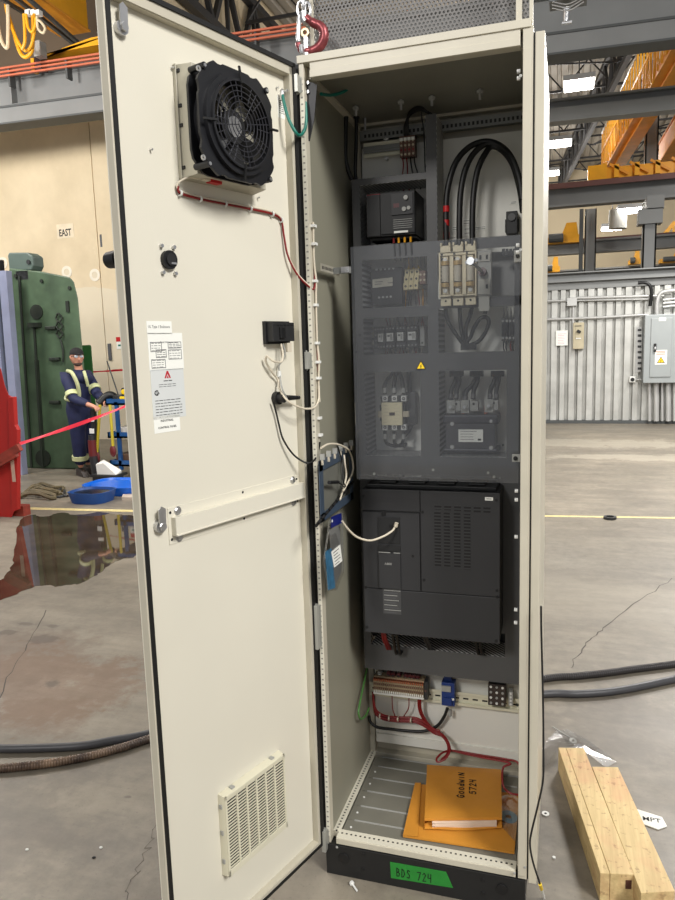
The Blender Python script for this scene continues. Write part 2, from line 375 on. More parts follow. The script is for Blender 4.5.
# ---------------------------------------------------------------- door
a0, a1, b0, b1 = -.584, 0, .103, 2.297
m = MB(DM); m.bx(a0, a1, b0, b1, SH-.003, SH, cream)
fl_ = .019
m.bx(a0, a0+.006, b0, b1, SH, -.002, creamS); m.bx(a0+.002, a0+.014, b0, b1, -.004, -.001, creamS)
m.bx(a1-.022, a1-.004, b0, b1, -.004, -.001, creamS); m.bx(a1-.022, a1-.020, b0, b1, SH, -.004, creamS); m.bx(a1-.003, a1, b0, b1, SH, -.001, creamS)
m.bx(a0, a1, b1-.030, b1, -.004, -.001, creamS); m.bx(a0, a1, b1-.031, b1-.029, SH, -.004, creamS); m.bx(a0, a1, b1-.002, b1, SH, -.001, creamS)
m.bx(a0, a1, b0, b0+.016, -.004, -.001, creamS); m.bx(a0, a1, b0+.015, b0+.017, SH, -.004, creamS); m.bx(a0, a1, b0, b0+.002, SH, -.001, creamS)
door = m.build('door', enc, bevel=.0006)
m = MB(DM); g = .010
m.bx(a0+.003, a0+.003+g, b0, b1, -.001, .003, rubber); m.bx(a1-.012, a1, b0, b1, -.001, .003, rubber)
m.bx(a0+.003, a1-.004, b1-g, b1, -.001, .003, rubber); m.bx(a0+.003, a1-.004, b0, b0+g*.7, -.001, .003, rubber)
m.build('gasket', door)
for (u, v, fl2) in ((119, 29, 1), (158, 526, 1)):
    p = D(u, v); m = MB(DM)
    m.cyl((p.x, p.y, SH), (p.x, p.y, SH+.012), .014, steel, 20); m.cyl((p.x, p.y, SH+.012), (p.x, p.y, SH+.02), .009, steel, 6)
    m.prism([(p.x-.009, p.y), (p.x+.009, p.y), (p.x+.011, p.y+.038), (p.x-.0, p.y+.046), (p.x-.009, p.y+.038)], .003, steel, None, SH+.014)
    m.build('lock_cam', door, smooth=True)
m = MB(DM)
z0, z1 = 1.148, 1.232
m.bx(-.494, -.028, z0, z1, SH, SH+.002, cream)
m.bx(-.486, -.006, z0+.022, z1-.022, SH+.002, SH+.018, cream); m.bx(-.486, -.006, z0+.020, z0+.023, SH+.002, SH+.020, cream)
for (a, b) in ((-.465, z1-.011), (-.465, z0+.011), (-.052, z1-.011), (-.052, z0+.011)):
    m.cyl((a, b, SH+.002), (a, b, SH+.007), .0075, steel, 6); m.cyl((a, b, SH+.002), (a, b, SH+.003), .0105, steel, 14)
for (a, b) in ((-.487, z1-.011), (-.487, z0+.011), (-.25, z1-.008), (-.25, z0+.008), (-.035, z1-.011), (-.035, z0+.011)): m.cyl((a, b, SH+.002), (a, b, SH+.0024), .0035, ink, 10)
m.build('stiffener_rail', door, bevel=.0008)
hb = mat('hinge_grey', (.66, .66, .63), .35, .4, .05)
for (vt, vb) in ((76, 94), (352, 369), (602, 645), (823, 843)):
    zt = P(302, vt, 0).z; zb = P(302, vb, 0).z; m = MB()
    m.bx(-.009, .004, -.022, -.0, zb, zt, hb); m.cyl((-.006, -.012, zb-.004), (-.006, -.012, zt+.004), .005, hb, 12)
    m.bx(.0, .008, -.003, -.0013, zb+.003, zt-.003, hb)
    m.build('hinge', door, bevel=.001)
def plate(u0, v0, u1, v1, mtl, m, th=.0006):
    p = D(u0, v0); q = D(u1, v1); m.bx(p.x, q.x, q.y, p.y, SH, SH+th, mtl); return p.x, q.x, q.y, p.y
def DT(a, b, o=SH+.0009): return Matrix.Translation((a, b, o))
def lines(m, x0, x1, z0, z1, n, mtl=inkg, h=.0012, o=SH+.0006):
    for k in range(n):
        z = z1-(z1-z0)*(k+.5)/n; x = x0
        while x < x1-.004:
            L = min(random.uniform(.004, .014), x1-x); m.bx(x, x+L, z-h/2, z+h/2, o, o+.0003, mtl); x += L+.0025
m = MB(DM); x0, x1, z0, z1 = plate(146, 321, 172, 334, paper, m); m.text('UL Type 1 Enclosure', .0085, DT(x0+.004, z0+.013), ink, bold=.0, w=x1-x0-.010); m.build('type_sticker', door)
m = MB(DM); x0, x1, z0, z1 = plate(147, 333, 184, 369, paper, m)
m.text('Field Wiring', .006, DT((x0+x1)/2, z1-.022), inkg, cx=True)
for (fx0, fz0, fx1, fz1) in ((.06, .5, .38, .76), (.2, .34, .5, .56), (.56, .28, .95, .55), (.56, .58, .95, .76), (.06, .06, .46, .30)):
    xa, xb, za, zb = x0+(x1-x0)*fx0, x0+(x1-x0)*fx1, z0+(z1-z0)*fz0, z0+(z1-z0)*fz1
    for (A, B, C_, E) in ((xa, xb, za, za+.0012), (xa, xb, zb-.0012, zb), (xa, xa+.0012, za, zb), (xb-.0012, xb, za, zb)): m.bx(A, B, C_, E, SH+.0006, SH+.0009, inkg)
    lines(m, xa+.003, xb-.003, za, zb, 4, inkg, .0011)
m.build('wiring_diagram_sticker', door)
m = MB(DM); x0, x1, z0, z1 = plate(150, 370, 186, 416, papg, m)
cx = (x0+x1)/2; zt = z1-.004
m.prism([(cx-.009, zt-.016), (cx-.002, zt), (cx+.002, zt), (cx+.009, zt-.016), (cx+.005, zt-.016), (cx, zt-.006), (cx-.005, zt-.016)], .0004, inkr, None, SH+.0006)
m.prism([(cx-.003, zt-.016), (cx, zt-.010), (cx+.003, zt-.016)], .0004, inkr, None, SH+.0006)
lines(m, cx-.012, cx+.012, zt-.024, zt-.019, 1, ink, .0018); lines(m, cx-.026, cx+.022, zt-.036, zt-.027, 2, inkg)
m.text('C', .016, DT(x0+.007, zt-.052), ink, bold=.03); m.text('SA', .0075, DT(x0+.0125, zt-.0495), ink, bold=.03)
lines(m, x0+.008, x1-.010, z0+.006, z0+.044, 6, ink, .0014)
m.build('rating_sticker', door)
m = MB(DM); x0, x1, z0, z1 = plate(153.3, 417, 180.3, 430, paper, m); m.text('INDUSTRIAL', .0065, DT((x0+x1)/2, z1-.013), ink, cx=True, bold=.02); m.text('CONTROL PANEL', .0065, DT((x0+x1)/2, z0+.009), ink, cx=True, bold=.02); m.build('panel_type_sticker', door)
m = MB(DM); x0, x1, z0, z1 = plate(277, 95, 286, 120, paper, m); lines(m, x0+.006, x1-.006, z0+.01, z1-.004, 8, inkg, .002); m.build('earth_sticker', door)
for (u, v) in ((171, 68), (257, 198), (276, 88), (150, 150)): m = MB(DM); p = D(u, v); m.cyl((p.x, p.y, SH), (p.x, p.y, SH+.008), .0022, steel, 8); m.build('weld_stud', door)
m = MB(DM); p = D(281.5, 92); m.cyl((p.x, p.y, SH), (p.x, p.y, SH+.02), .003, steel, 8); m.cyl((p.x, p.y, SH), (p.x, p.y, SH+.005), .0075, steel, 6)
m.build('earth_stud', door)
# ================================================================ door-mounted devices
# exhaust fan
fx0, fx1, fz0, fz1 = -.396, -.160, 1.953, 2.190
fan = thing('exhaust_fan', 'black round-grille cabinet fan on a warm grey square housing, high on the door', 'fan', DW((fx0+fx1)/2, (fz0), SH))
m = MB(DM); f0 = SH+.0; f1 = SH+.050
m.hull([(fx0, fz0, f0), (fx1, fz0, f0), (fx1, fz1, f0), (fx0, fz1, f0)], [(fx0+.006, fz0+.005, f1), (fx1-.006, fz0+.005, f1), (fx1-.006, fz1-.005, f1), (fx0+.006, fz1-.005, f1)], fanbeige)
for z in (.08, .45, .62, .92):
    zz = fz0+(fz1-fz0)*z; m.bx(fx0-.001, fx0+.003, zz, zz+.008, f0+.004, f0+.018, drivel)
m.bx(fx0-.003, fx0, fz0, fz1, f0, f0+.010, fanbeige)
m.build('housing', fan, bevel=.002)
cx, cz = -.297, 2.069; F0, F1 = f1, f1+.040
blackf = mat('black_fan_plastic', (.085, .087, .10), .4, 0, .1)
def octo(r, ch): return [(cx-r+ch, cz-r), (cx+r-ch, cz-r), (cx+r, cz-r+ch), (cx+r, cz+r-ch), (cx+r-ch, cz+r), (cx-r+ch, cz+r), (cx-r, cz+r-ch), (cx-r, cz-r+ch)]
m = MB(DM)
def plate_hole(m, outer, r, z0, z1, mtl, n=48):
    # square-ish outline with a round hole
    out = []
    for i in range(n):
        a = 2*PI*i/n; d = Vector((math.cos(a), math.sin(a))); best = 9
        L = len(outer)
        for k in range(L):
            p, q = Vector(outer[k])-Vector((cx, cz)), Vector(outer[(k+1) % L])-Vector((cx, cz)); e = q-p
            den = d.x*(-e.y)+e.x*d.y
            if abs(den) < 1e-9: continue
            tt = (p.x*(-e.y)+e.x*p.y)/den; ss = (d.x*p.y-d.y*p.x)/den
            if tt > 0 and -1e-6 <= ss <= 1+1e-6: best = min(best, tt)
        out.append((cx+d.x*best, cz+d.y*best))
    vs = []
    for i in range(n):
        a = 2*PI*i/n; vs += [(cx+r*math.cos(a), cz+r*math.sin(a), z0), (*out[i], z0), (*out[i], z1), (cx+r*math.cos(a), cz+r*math.sin(a), z1)]
    fs = []
    for i in range(n):
        j = (i+1) % n
        for k in range(4): fs.append((4*i+k, 4*j+k, 4*j+(k+1) % 4, 4*i+(k+1) % 4))
    m.add(vs, fs, mtl)
def fan_outline():
    o = []
    for i in range(96):
        a = 2*PI*i/96; r = min(.117/max(abs(math.cos(a)), abs(math.sin(a))), .136); q_ = abs(((a % (PI/2))-PI/4))
        if .30 < q_ < .40: r -= .004
        o.append((cx+r*math.cos(a), cz+r*math.sin(a)))
    return o
plate_hole(m, fan_outline(), .094, F1-.006, F1, blackf, 96)
plate_hole(m, octo(.112, .034), .094, F0, F0+.006, blackf)
m.ring((cx, cz, F0), (0, 0, 1), .094, .101, F1-F0, blackf, 48)
for (a, b) in ((-1, 1), (1, 1), (1, -1), (-1, -1)):
    m.cyl((cx+a*.098, cz+b*.098, F0), (cx+a*.098, cz+b*.098, F1+.004), .007, blackf, 12); m.cyl((cx+a*.098, cz+b*.098, F1+.004), (cx+a*.098, cz+b*.098, F1+.006), .004, steel, 6)
for a in (.04, -.04): m.ring((cx-.113, cz+a*2.2, F1-.001), (0, 0, 1), .003, .006, .003, steel, 12)
m.build('fan_frame', fan, smooth=True)
m = MB(DM)
m.ring((cx, cz, F1-.002), (0, 0, 1), .088, .094, .018, blackf, 48); m.ring((cx, cz, F1-.002), (0, 0, 1), .094, .106, .012, blackf, 48)
m.build('shroud_ring', fan, smooth=True)
gw = mat('guard_wire', (.22, .22, .24), .3, .3)
m = MB(DM)
for k in range(8): r = .014+k*.0108; m.tube([(cx+r*math.cos(2*PI*i/40), cz+r*math.sin(2*PI*i/40), F1+.015) for i in range(40)], .0012, gw, 6, False, True)
for k in range(8):
    a = 2*PI*k/8+.2; m.tube([(cx+.014*math.cos(a), cz+.014*math.sin(a), F1+.014), (cx+.091*math.cos(a), cz+.091*math.sin(a), F1+.014)], .0012, gw, 6)
for k in range(16):
    a = 2*PI*(k+.5)/16+.2; m.tube([(cx+.05*math.cos(a), cz+.05*math.sin(a), F1+.014), (cx+.091*math.cos(a), cz+.091*math.sin(a), F1+.014)], .001, gw, 6)
for a in (.1, 1.6, 3.25, 4.7): m.bar((cx+.084*math.cos(a), cz+.084*math.sin(a), F1+.018), (cx+.120*math.cos(a), cz+.120*math.sin(a), F1+.014), .0045, .004, black)
m.build('wire_guard', fan)
m = MB(DM); m.cyl((cx, cz, F0), (cx, cz, F1-.012), .036, drivel, 28); m.cyl((cx, cz, F1-.012), (cx, cz, F1-.010), .022, steel, 24)
m.build('motor_hub', fan, smooth=True)
for k in range(7):
    a = 2*PI*k/7; m = MB(DM); q = []
    for (r, da, z) in ((.036, 0, F0+.004), (.090, .15, F0+.006), (.090, .60, F1-.014), (.036, .5, F1-.014)): q.append((cx+r*math.cos(a+da), cz+r*math.sin(a+da), z))
    m.add(q+[(x, y, z+.0015) for x, y, z in q], [(0, 1, 2, 3), (7, 6, 5, 4), (0, 4, 5, 1), (1, 5, 6, 2), (2, 6, 7, 3), (3, 7, 4, 0)], drivel)
    m.build('fan_blade', fan)
# fan supply cable with red plug
m = MB(DM); p = D(212, 178, SH+.03); m.bx(p.x-.012, p.x+.022, p.y-.012, p.y+.012, SH+.022, SH+.040, red); m.bx(p.x-.032, p.x-.012, p.y-.010, p.y+.010, SH+.024, SH+.038, whitew)
pl = m
pth = [D(200, 181, SH+.028), D(188, 180, SH+.02), D(178, 186, SH+.008), D(180, 193, SH+.006), D(200, 199, SH+.006), D(225, 204, SH+.006), D(250, 209, SH+.006), D(272, 214, SH+.006), D(281, 220, SH+.006), D(284, 236, SH+.008), D(288, 256, SH+.012), D(297, 274, SH+.02), D(307, 285, SH+.03)]
w = [DM @ q for q in pth]
e_ = [P(313.5, 289, .015), P(315, 280, .02), P(314, 262, .03)]
m = MB(); m.tube(w[2:]+e_, .0028, redw, 8); m.tube([q+Vector((0, 0, .005)) for q in w[:8]]+[q+Vector((0, 0, .003)) for q in w[8:]]+e_, .0025, whitew, 8)
for q in w[3:9]: m.ring(q-DX*.002, DX, .0045, .0075, .004, white, 10)
mm = MB(); mm.v, mm.f, mm.mi, mm.ms = m.v, m.f, m.mi, m.ms
r_ = thing('fan_cable', 'red and white twisted fan cable tied across the door below the fan', 'cable', m.base()); m.build('cable_run', r_, smooth=True); pl.build('plug', r_, bevel=.001)
# intake filter grille
gx0, gx1, gz0, gz1 = -.394, -.158, .255, .480
gr = thing('filter_grille', 'cream louvred ventilation filter near the bottom of the open door', 'ventilation grille', DW((gx0+gx1)/2, gz0, SH))
gm = mat('grille_cream', (.84, .82, .73), .45, 0, .04)
m = MB(DM); t0 = SH; t1 = SH+.024
m.hull([(gx0, gz0, t0), (gx1, gz0, t0), (gx1, gz1, t0), (gx0, gz1, t0)], [(gx0+.003, gz0+.003, t1-.004), (gx1-.003, gz0+.003, t1-.004), (gx1-.003, gz1-.003, t1-.004), (gx0+.003, gz1-.003, t1-.004)], gm)
m.bx(gx0+.003, gx0+.009, gz0+.003, gz1-.003, t1-.004, t1, gm); m.bx(gx1-.009, gx1-.003, gz0+.003, gz1-.003, t1-.004, t1, gm)
m.bx(gx0+.003, gx1-.003, gz1-.012, gz1-.003, t1-.004, t1, gm); m.bx(gx0+.003, gx1-.003, gz0+.003, gz0+.020, t1-.004, t1, gm)
for k in range(1, 6): x = gx0+.009+(gx1-gx0-.018)*k/6; m.bx(x-.0025, x+.0025, gz0+.015, gz1-.01, t1-.004, t1, gm)
for z in (.25, .6, .92): m.bx(gx0-.001, gx0+.004, gz0+(gz1-gz0)*z-.02, gz0+(gz1-gz0)*z-.008, t0+.003, t0+.012, greyp)
for x in (.15, .8): m.bx(gx0+(gx1-gx0)*x, gx0+(gx1-gx0)*x+.012, gz1-.004, gz1+.002, t0+.003, t0+.015, greyp)
m.build('grille_frame', gr, bevel=.0008)
m = MB(DM); m.bx(gx0+.008, gx1-.008, gz0+.018, gz1-.010, t1-.004, t1-.0035, mat('dark_filter_mat', (.09, .065, .07), 1.0, spec=.1)); m.build('filter_mat', gr)
m = MB(DM); n = 23
for k in range(n): z = gz0+.020+(gz1-gz0-.032)*(k+.5)/n; m.bx(gx0+.008, gx1-.008, z-.0020, z+.0020, t1-.0036, t1-.0026, gm)
m.build('slat_panel', gr)
# network socket box
hx0, hx1, hz0, hz1 = -.146, -.048, 1.590, 1.648
hm = thing('panel_display_housing', 'black plastic display housing with white plug hanging below, beside the door hinge edge', 'control device', DW(-.097, 1.59, SH))
m = MB(DM); m.bx(hx0, hx1, hz0, hz1, SH, SH+.010, black); m.bx(hx0+.006, hx1-.006, hz0+.006, hz1-.004, SH+.010, SH+.030, drivel); m.bx(hx0+.03, hx0+.05, hz0+.014, hz1-.016, SH+.030, SH+.036, black)
for k in range(6): m.bx(hx0+.008+k*.014, hx0+.016+k*.014, hz1-.012, hz1-.008, SH+.030, SH+.032, black)
m.build('case', hm, bevel=.0015)
m = MB(DM); m.bx(-.080, -.062, hz0-.022, hz0+.002, SH+.010, SH+.026, whitew); m.build('plug', hm, bevel=.001)
p = D(277, 372); cab = []
for (u, v, o) in ((281, 344, .02), (283, 355, .03), (281, 362, .03), (273, 361, .03), (267, 356, .02), (266, 362, .012), (272, 372, .012), (278, 380, .01), (280, 390, .02), (288, 401, .04), (302, 408, .05), (313, 408, .05)): cab.append(DM @ D(u, v, SH+o))
m = MB(); m.tube(cab+[P(318, 402, .01), P(319, 390, .02), P(317, 372, .03)], .0028, whitew, 8)
m.tube([DM @ D(u, v, SH+o) for (u, v, o) in ((283, 344, .02), (285, 352, .025), (283, 360, .02), (279, 366, .01), (280, 376, .01), (282, 388, .03), (287, 399, .03))], .0022, greyp, 8)
q = DM @ D(279, 374, SH+.006); m.cyl(q-Vector((0, 0, .008)), q+Vector((0, 0, .008)), .006, white, 10)
tag(m.build('display_cable', None, smooth=True), 'cream data cable looping from the black display housing to the hinge side', 'cable')
# push switch with black cable
p = D(275.5, 398)
sw = thing('selector_switch', 'round black switch body with a lever pointing to the hinge, halfway down the door', 'switch', DM @ p)
m = MB(DM); m.cyl((p.x, p.y, SH), (p.x, p.y, SH+.014), .017, black, 24); m.cyl((p.x, p.y, SH+.014), (p.x, p.y, SH+.030), .012, drivel, 20)
m.build('switch_body', sw, smooth=True)
m = MB(DM); m.cyl((p.x+.006, p.y, SH+.024), (p.x+.062, p.y-.003, SH+.030), .008, black, 14, .005); m.build('connector', sw, smooth=True)
m = MB(); m.tube([DM @ D(u, v, SH+o) for (u, v, o) in ((273, 401, .012), (276, 412, .01), (279, 425, .01), (283, 439, .012), (292, 453, .02), (302, 461, .035), (310, 463, .05))]+[P(317, 456, 0.01), P(320, 442, .02)], .0026, blackw, 8)
tag(m.build('switch_cable', None, smooth=True), 'thin black cable drooping from the round switch to the cabinet post', 'cable')
# disconnect handle mechanism through the door
p = D(167.5, 260)
dh = thing('door_disconnect_handle', 'black rotary disconnect handle through the door with a round socket on the inside', 'handle', DM @ p)
m = MB(DM); m.cyl((p.x, p.y, SH), (p.x, p.y, SH+.010), .020, black, 28); m.cyl((p.x, p.y, SH+.010), (p.x, p.y, SH+.014), .013, drivel, 20); m.bx(p.x-.002, p.x+.012, p.y-.010, p.y-.006, SH+.014, SH+.016, steel)
m.build('shaft_socket', dh, smooth=True)
for (a, b) in ((-1, 1), (1, 1), (-1, -1), (1, -1)):
    m = MB(DM); q = (p.x+a*.0175, p.y+b*.028); m.cyl((*q, SH), (*q, SH+.007), .0045, steel, 6); m.build('mounting_screw', dh)
m = MB(DM); m.cyl((p.x, p.y, SH-.003), (p.x, p.y, SH-.012), .036, black, 28); m.cyl((p.x, p.y, SH-.012), (p.x, p.y, SH-.040), .024, black, 24); m.build('escutcheon', dh, smooth=True)
kn = MB(DM); kn.cyl((-.560, 1.772, SH-.003), (-.560, 1.772, SH-.016), .012, black, 20); kn.cyl((-.560, 1.772, SH-.016), (-.560, 1.772, SH-.050), .019, black, 24, .017)
kn.build('knob', door, smooth=True)
# green earth strap from door to frame
m = MB(); m.tube([DM @ D(282, 93, SH+.012), DM @ D(284, 103, SH+.02), DM @ D(289, 120, SH+.035), DM @ D(297, 134, SH+.05), P(302, 134, -.01), P(306, 124, 0), P(305.5, 102, .01)], .0042, greenw, 10)
q = DM @ D(282, 92, SH+.012); m.cyl(q, q-Vector((0, 0, .02)), .006, steel, 10)
tag(m.build('earth_strap', None, smooth=True), 'dark green earth cable looping between door stud and frame, just right of the fan', 'cable', 'green earth cables')
m = MB(); m.tube([P(321, 94, .05), P(332, 95, .12), P(345, 91, .16), P(351, 83, .18), P(346, 78, .2), P(336, 75, .2)], .0042, greenw, 10)
tag(m.build('earth_strap', None, smooth=True), 'dark green earth cable curling under the cabinet roof at its left corner', 'cable', 'green earth cables')
# ================================================================ CHASSIS (dark grey equipment frame)
YC, YB = .345, .466
ch = thing('equipment_chassis', 'dark grey sheet metal chassis with cut-out windows filling the middle of the enclosure', 'metal frame', (.29, .40, .50))
xl, xr = P(355, 300, YC).x, W-.036
xa = P(362.5, 300, YC).x            # left edge of left windows
xc0, xc1 = P(427, 250, YC).x, P(437.5, 250, YC).x
xe0 = P(420.5, 410, YC).x
xf = P(514.5, 280, YC).x
def Z(u, v): return P(u, v, YC).z
zt = Z(390, 176); zA1, zA0 = Z(394, 182), Z(394, 243.5)
zB1, zB0 = Z(394, 258.5), Z(394, 307)
zC1, zC0 = Z(394, 317.5), Z(394, 354)
zD1, zD0 = Z(394, 372), Z(394, 456)
zG1, zG0 = Z(440, 628), Z(440, 651)
zF1, zF0 = Z(505, 247), Z(505, 296)
zg1, zg0 = Z(505, 306), Z(505, 352)
zbot = Z(440, 676); ztop = Z(432, 114)
m = MB(); y0, y1 = YC, YC+.002
def s(x0, x1, z0, z1): m.bx(x0, x1, y0, y1, z0, z1, dgrey)
s(xl, xa, zbot, zt); s(xc0, xc1, zC0, ztop); s(xa, xc0, zA1, zt); s(xa, xc0, zB1, zA0); s(xa, xc0, zC1, zB0)
s(xa, xr, zD1, zC0); s(xe0, xc1, zD0, zD1)
s(xa, xr, zG1, zD0); s(xa, xr, zbot, zG0); s(P(505, 650, YC).x, xr, zG0, zG1)
s(xc1, xr, zF1, Z(505, 236)); s(xc1, xr, zg1, zF0); s(xf, xr, zC0, zF1)
s(P(506.5, 410, YC).x, xr, zD0, zD1)
m.build('front_panel', ch)
m = MB(); th = .0015
def rv(x, z0, z1): m.bx(x-th/2, x+th/2, y1, YB, z0, z1, hatch)
def rh(z, x0, x1): m.bx(x0, x1, y1, YB, z-th/2, z+th/2, hatch)
rv(xl, zbot, zt); rv(xa-.001, zA0, zA1); rh(zA1, xa, xc0); rh(zA0, xa, xc0); rv(xc1, zF1, ztop-.004); rv(xc0, zA1, ztop-.004); rh(zt, xl, xc0); rh(ztop, xc0, xc1)
rh(zG0, xa, P(505, 650, YC).x); rh(zG1, xa, P(505, 650, YC).x)
rh(zD0, xa, xe0); rh(zD0, xc1, xr)
m.build('perforated_return', ch)
m = MB()
def rl(x, z0, z1): m.bx(x-th/2, x+th/2, y1, YB, z0, z1, louv)
rl(xa, zB0, zB1); rl(xa, zC0, zC1); rl(xa+.002, zD0, zD1); rl(xc1, zD0, zD1); rl(xc1, zg0, zg1)
m.bx(xa, xc0, y1, YB, zB0-.001, zB0, dgrey); m.bx(xa, xc0, y1, YB, zC0-.001, zC0, dgrey)
m.build('louvred_return', ch)
m = MB(); m.bx(P(373, 640, .46).x, P(505, 640, .46).x, .46, .4625, zG0-.02, zG1+.01, rubber)
for k in range(34): x = .08+k*.0122; m.bx(x, x+.004, .452, .46, zG0-.02, zG1+.01, drivel)
m.build('heat_sink', ch)
m = MB(); x0, x1, z0, z1 = R(476, 252, 514, 296, .41); m.bx(x0, x1+.01, .41, .412, z0, z1, mat('inner_grey_plate', (.50, .50, .49), .45, .1))
m.build('recessed_plate', ch)
m = MB()
for (u, v) in ((503, 445), (360, 335), (357, 352)): p = P(u, v, YC); m.cyl(p, p-Vector((0, .004, 0)), .004, black, 8)
m.build('screw', ch)
def device(name, label, cat, loc, group=None): return thing(name, label, cat, loc, group)
# --------------------------- small drive
x0, x1, z0, z1 = R(366.5, 192, 415.5, 236, .325)
d = device('motor_drive', 'small black motor drive with round buttons in the top left window of the chassis', 'motor drive', ((x0+x1)/2, .39, z0))
m = MB(); m.bx(x0, x1, .325, .465, z0, z1, black); m.bx(x0+.004, x1-.004, .34, .45, z0-.008, z0, drivel); m.build('body', d, bevel=.002)
xm = x0+(x1-x0)*.30; xk = x0+(x1-x0)*.53
m = MB(); m.bx(xm, x1-.002, .319, .325, z0+.006, z1-.003, drivel); m.bx(x0+.002, xm-.002, .321, .325, z0+.002, z1-.004, drivel); m.bx(x0+.004, x1-.004, .3235, .3245, z1-.0045, z1-.0025, inkr)
fc = m.build('front_cover', d, bevel=.001)
m = MB(); m.bx(xk, x1-.006, .315, .319, z0+(z1-z0)*.46, z1-.008, black)
kz = z1-.022
m.cyl((x1-.026, .315, kz), (x1-.026, .309, kz), .0065, greyp, 18); m.cyl((x1-.032, .315, kz-.032), (x1-.032, .311, kz-.032), .0065, greyp, 18); m.cyl((x1-.018, .315, kz-.030), (x1-.018, .311, kz-.030), .0055, greyp, 16)
m.bx(xk+.006, xk+.024, .3145, .315, kz-.026, kz-.014, mat('red_display_window', (.28, .05, .06), .3))
m.build('keypad', fc)
m = MB(); m.bx(xk+.002, x1-.006, .318, .319, z0+.012, z0+(z1-z0)*.43, drivel)
for k in range(5): zz = z0+.020+k*.006; m.bx(xk+.004, x1-.012-rnd(.004), .3176, .318, zz, zz+.0012, greyp)
m.bx(xk+.006, x1-.022, .3170, .3176, z0+.006, z0+.012, paper); m.build('warning_label', fc)
m = MB()
for k, (c_c, u) in enumerate(((redw, 393), (yellow, 398), (yellow, 404), (yellow, 410))):
    p = P(u, 237, .33); m.cyl((p.x, .34, z0-.004), (p.x, .34, z0-.020), .0035, c_c, 8); m.tube([(p.x, .34, z0-.018), (p.x+.002, .342, z0-.05), (p.x, .36, z0-.07)], .003, blackw, 6)
m.build('wiring', d)
# --------------------------- upper DIN rails and terminal block
dinm = mat('din_rail_zinc', (.86, .85, .76), .4, .15, .06)
def dinrail(x0, x1, zc, y, name_lbl, h=.035):
    m = MB(); m.bx(x0, x1, y, y+.001, zc-h*.36, zc+h*.36, dinm)
    for sg in (-1, 1): m.bx(x0, x1, y-.007, y-.006, zc+sg*h*.5-.0045, zc+sg*h*.5+.0045, dinm); m.bx(x0, x1, y-.0065, y+.0005, zc+sg*h*.36-.0006, zc+sg*h*.36+.0006, dinm)
    for k in range(int((x1-x0)/.032)): m.bx(x0+.008+k*.032, x0+.026+k*.032, y-.0004, y, zc-.0028, zc+.0028, rubber)
    for xx in (x0+.02, x1-.02): m.cyl((xx, y, zc), (xx, .466, zc), .006, steel, 8)
    return tag(m.build('din_rail'), name_lbl, 'mounting rail')
pa = P(364, 151, .44); pb = P(408, 146, .44); zr = (pa.z+pb.z)/2
dinrail(pa.x, pb.x, zr, .445, 'short grooved zinc mounting rail above the small drive')
m = MB(); m.bx(pa.x, P(402, 150, .43).x, .434, .437, zr-.010, zr+.010, zinc); m.bx(pa.x, P(402, 150, .43).x, .430, .434, zr-.003, zr+.001, zinc)
for (u, v) in ((386, 139), (386, 158)): p = P(u, v, .44); m.cyl(p, p+Vector((0, .02, 0)), .005, steel, 6); m.cyl(p-Vector((.008, 0, 0)), p+Vector((.008, 0, 0)), .002, steel, 6)
tag(m.build('support_bar'), 'flat zinc support bar laid over the upper mounting rail', 'bracket')
tb = device('terminal_block', 'small brown and red terminal block with white tags at the top of the enclosure', 'terminal block', P(408, 158, .43))
x0, x1, z0, z1 = R(400.5, 137, 416, 157.5, .425); brn = mat('brown_terminal', (.42, .30, .24), .5, 0, .1)
for k in range(4):
    xx = x0+(x1-x0)*k/4; m = MB(); m.bx(xx+.0006, xx+(x1-x0)/4-.0006, .41, .44, z0, z1, brn)
    for j in range(4): zz = z0+(z1-z0)*(j+.5)/4.6; m.cyl((xx+(x1-x0)/8, .411, zz), (xx+(x1-x0)/8, .4085, zz), .0035, redw if (j == 1) else beigep, 8)
    m.bx(xx+.001, xx+(x1-x0)/4-.001, .408, .41, z1-.014, z1-.005, paper); m.build('terminal_segment', tb)
m = MB()
for k in range(4):
    xx = x0+(x1-x0)*(k+.5)/4
    m.tube([(xx, .425, z0), (xx+.001, .43, z0-.02), (xx+.004*k-.004, .44, z0-.05), (xx+.006*k-.006, .46, z0-.09)], .0022, redw if k < 2 else blackw, 6)
tag(m.build('wire_bundle', smooth=True), 'red and black wires dropping from the small brown terminal block', 'wires')
m = MB()
for k in range(4):
    o = k*.004
    m.tube([P(405+k*1.2, 137, .425), P(405+k*.8, 126-k, .41), P(410, 115-k, .39), P(419, 110-k, .37), P(427, 112, .365), P(433, 117, .40), P(434, 130, .43)], .004, blackw, 8)
m.tube([P(421, 112, .37), P(424, 135, .40), P(425, 165, .43), P(426, 178, .44)], .0022, blackw, 6)
tag(m.build('cable_bundle', smooth=True), 'bundle of black cables arching from the brown terminal block over the chassis column', 'cables')
for (ua, va, ub, vb, r, lb) in ((346.5, 103, 347, 172, .007, 'black cable hanging from the roof at the far left inside corner'), (356.5, 118, 355.5, 176, .0055, 'black cable running down the back corner beside the small drive')):
    m = MB(); pts = [P(ua, va, .40), P(ua-.5, (va+vb)/2, .40), P(ub, vb, .40), P(ub+5, vb+14, .42)]
    if r > .006: pts = [P(ua, va, .36), P(ua-1, (va+vb)/2, .36), P(ub-1, vb-10, .36), P(ub+5, vb+8, .38)]
    m.tube(pts, r, blackw, 10); m.cyl(pts[0], pts[0]+Vector((0, 0, .02)), r*1.8, black, 12); tag(m.build('hanging_cable', smooth=True), lb, 'cable')
m = MB(); p = P(365, 130, .42); m.cyl(p, P(365, 108, .42), .004, steel, 8); tag(m.build('threaded_rod', smooth=True), 'short steel rod under the roof beside the black hanging cables', 'rod')
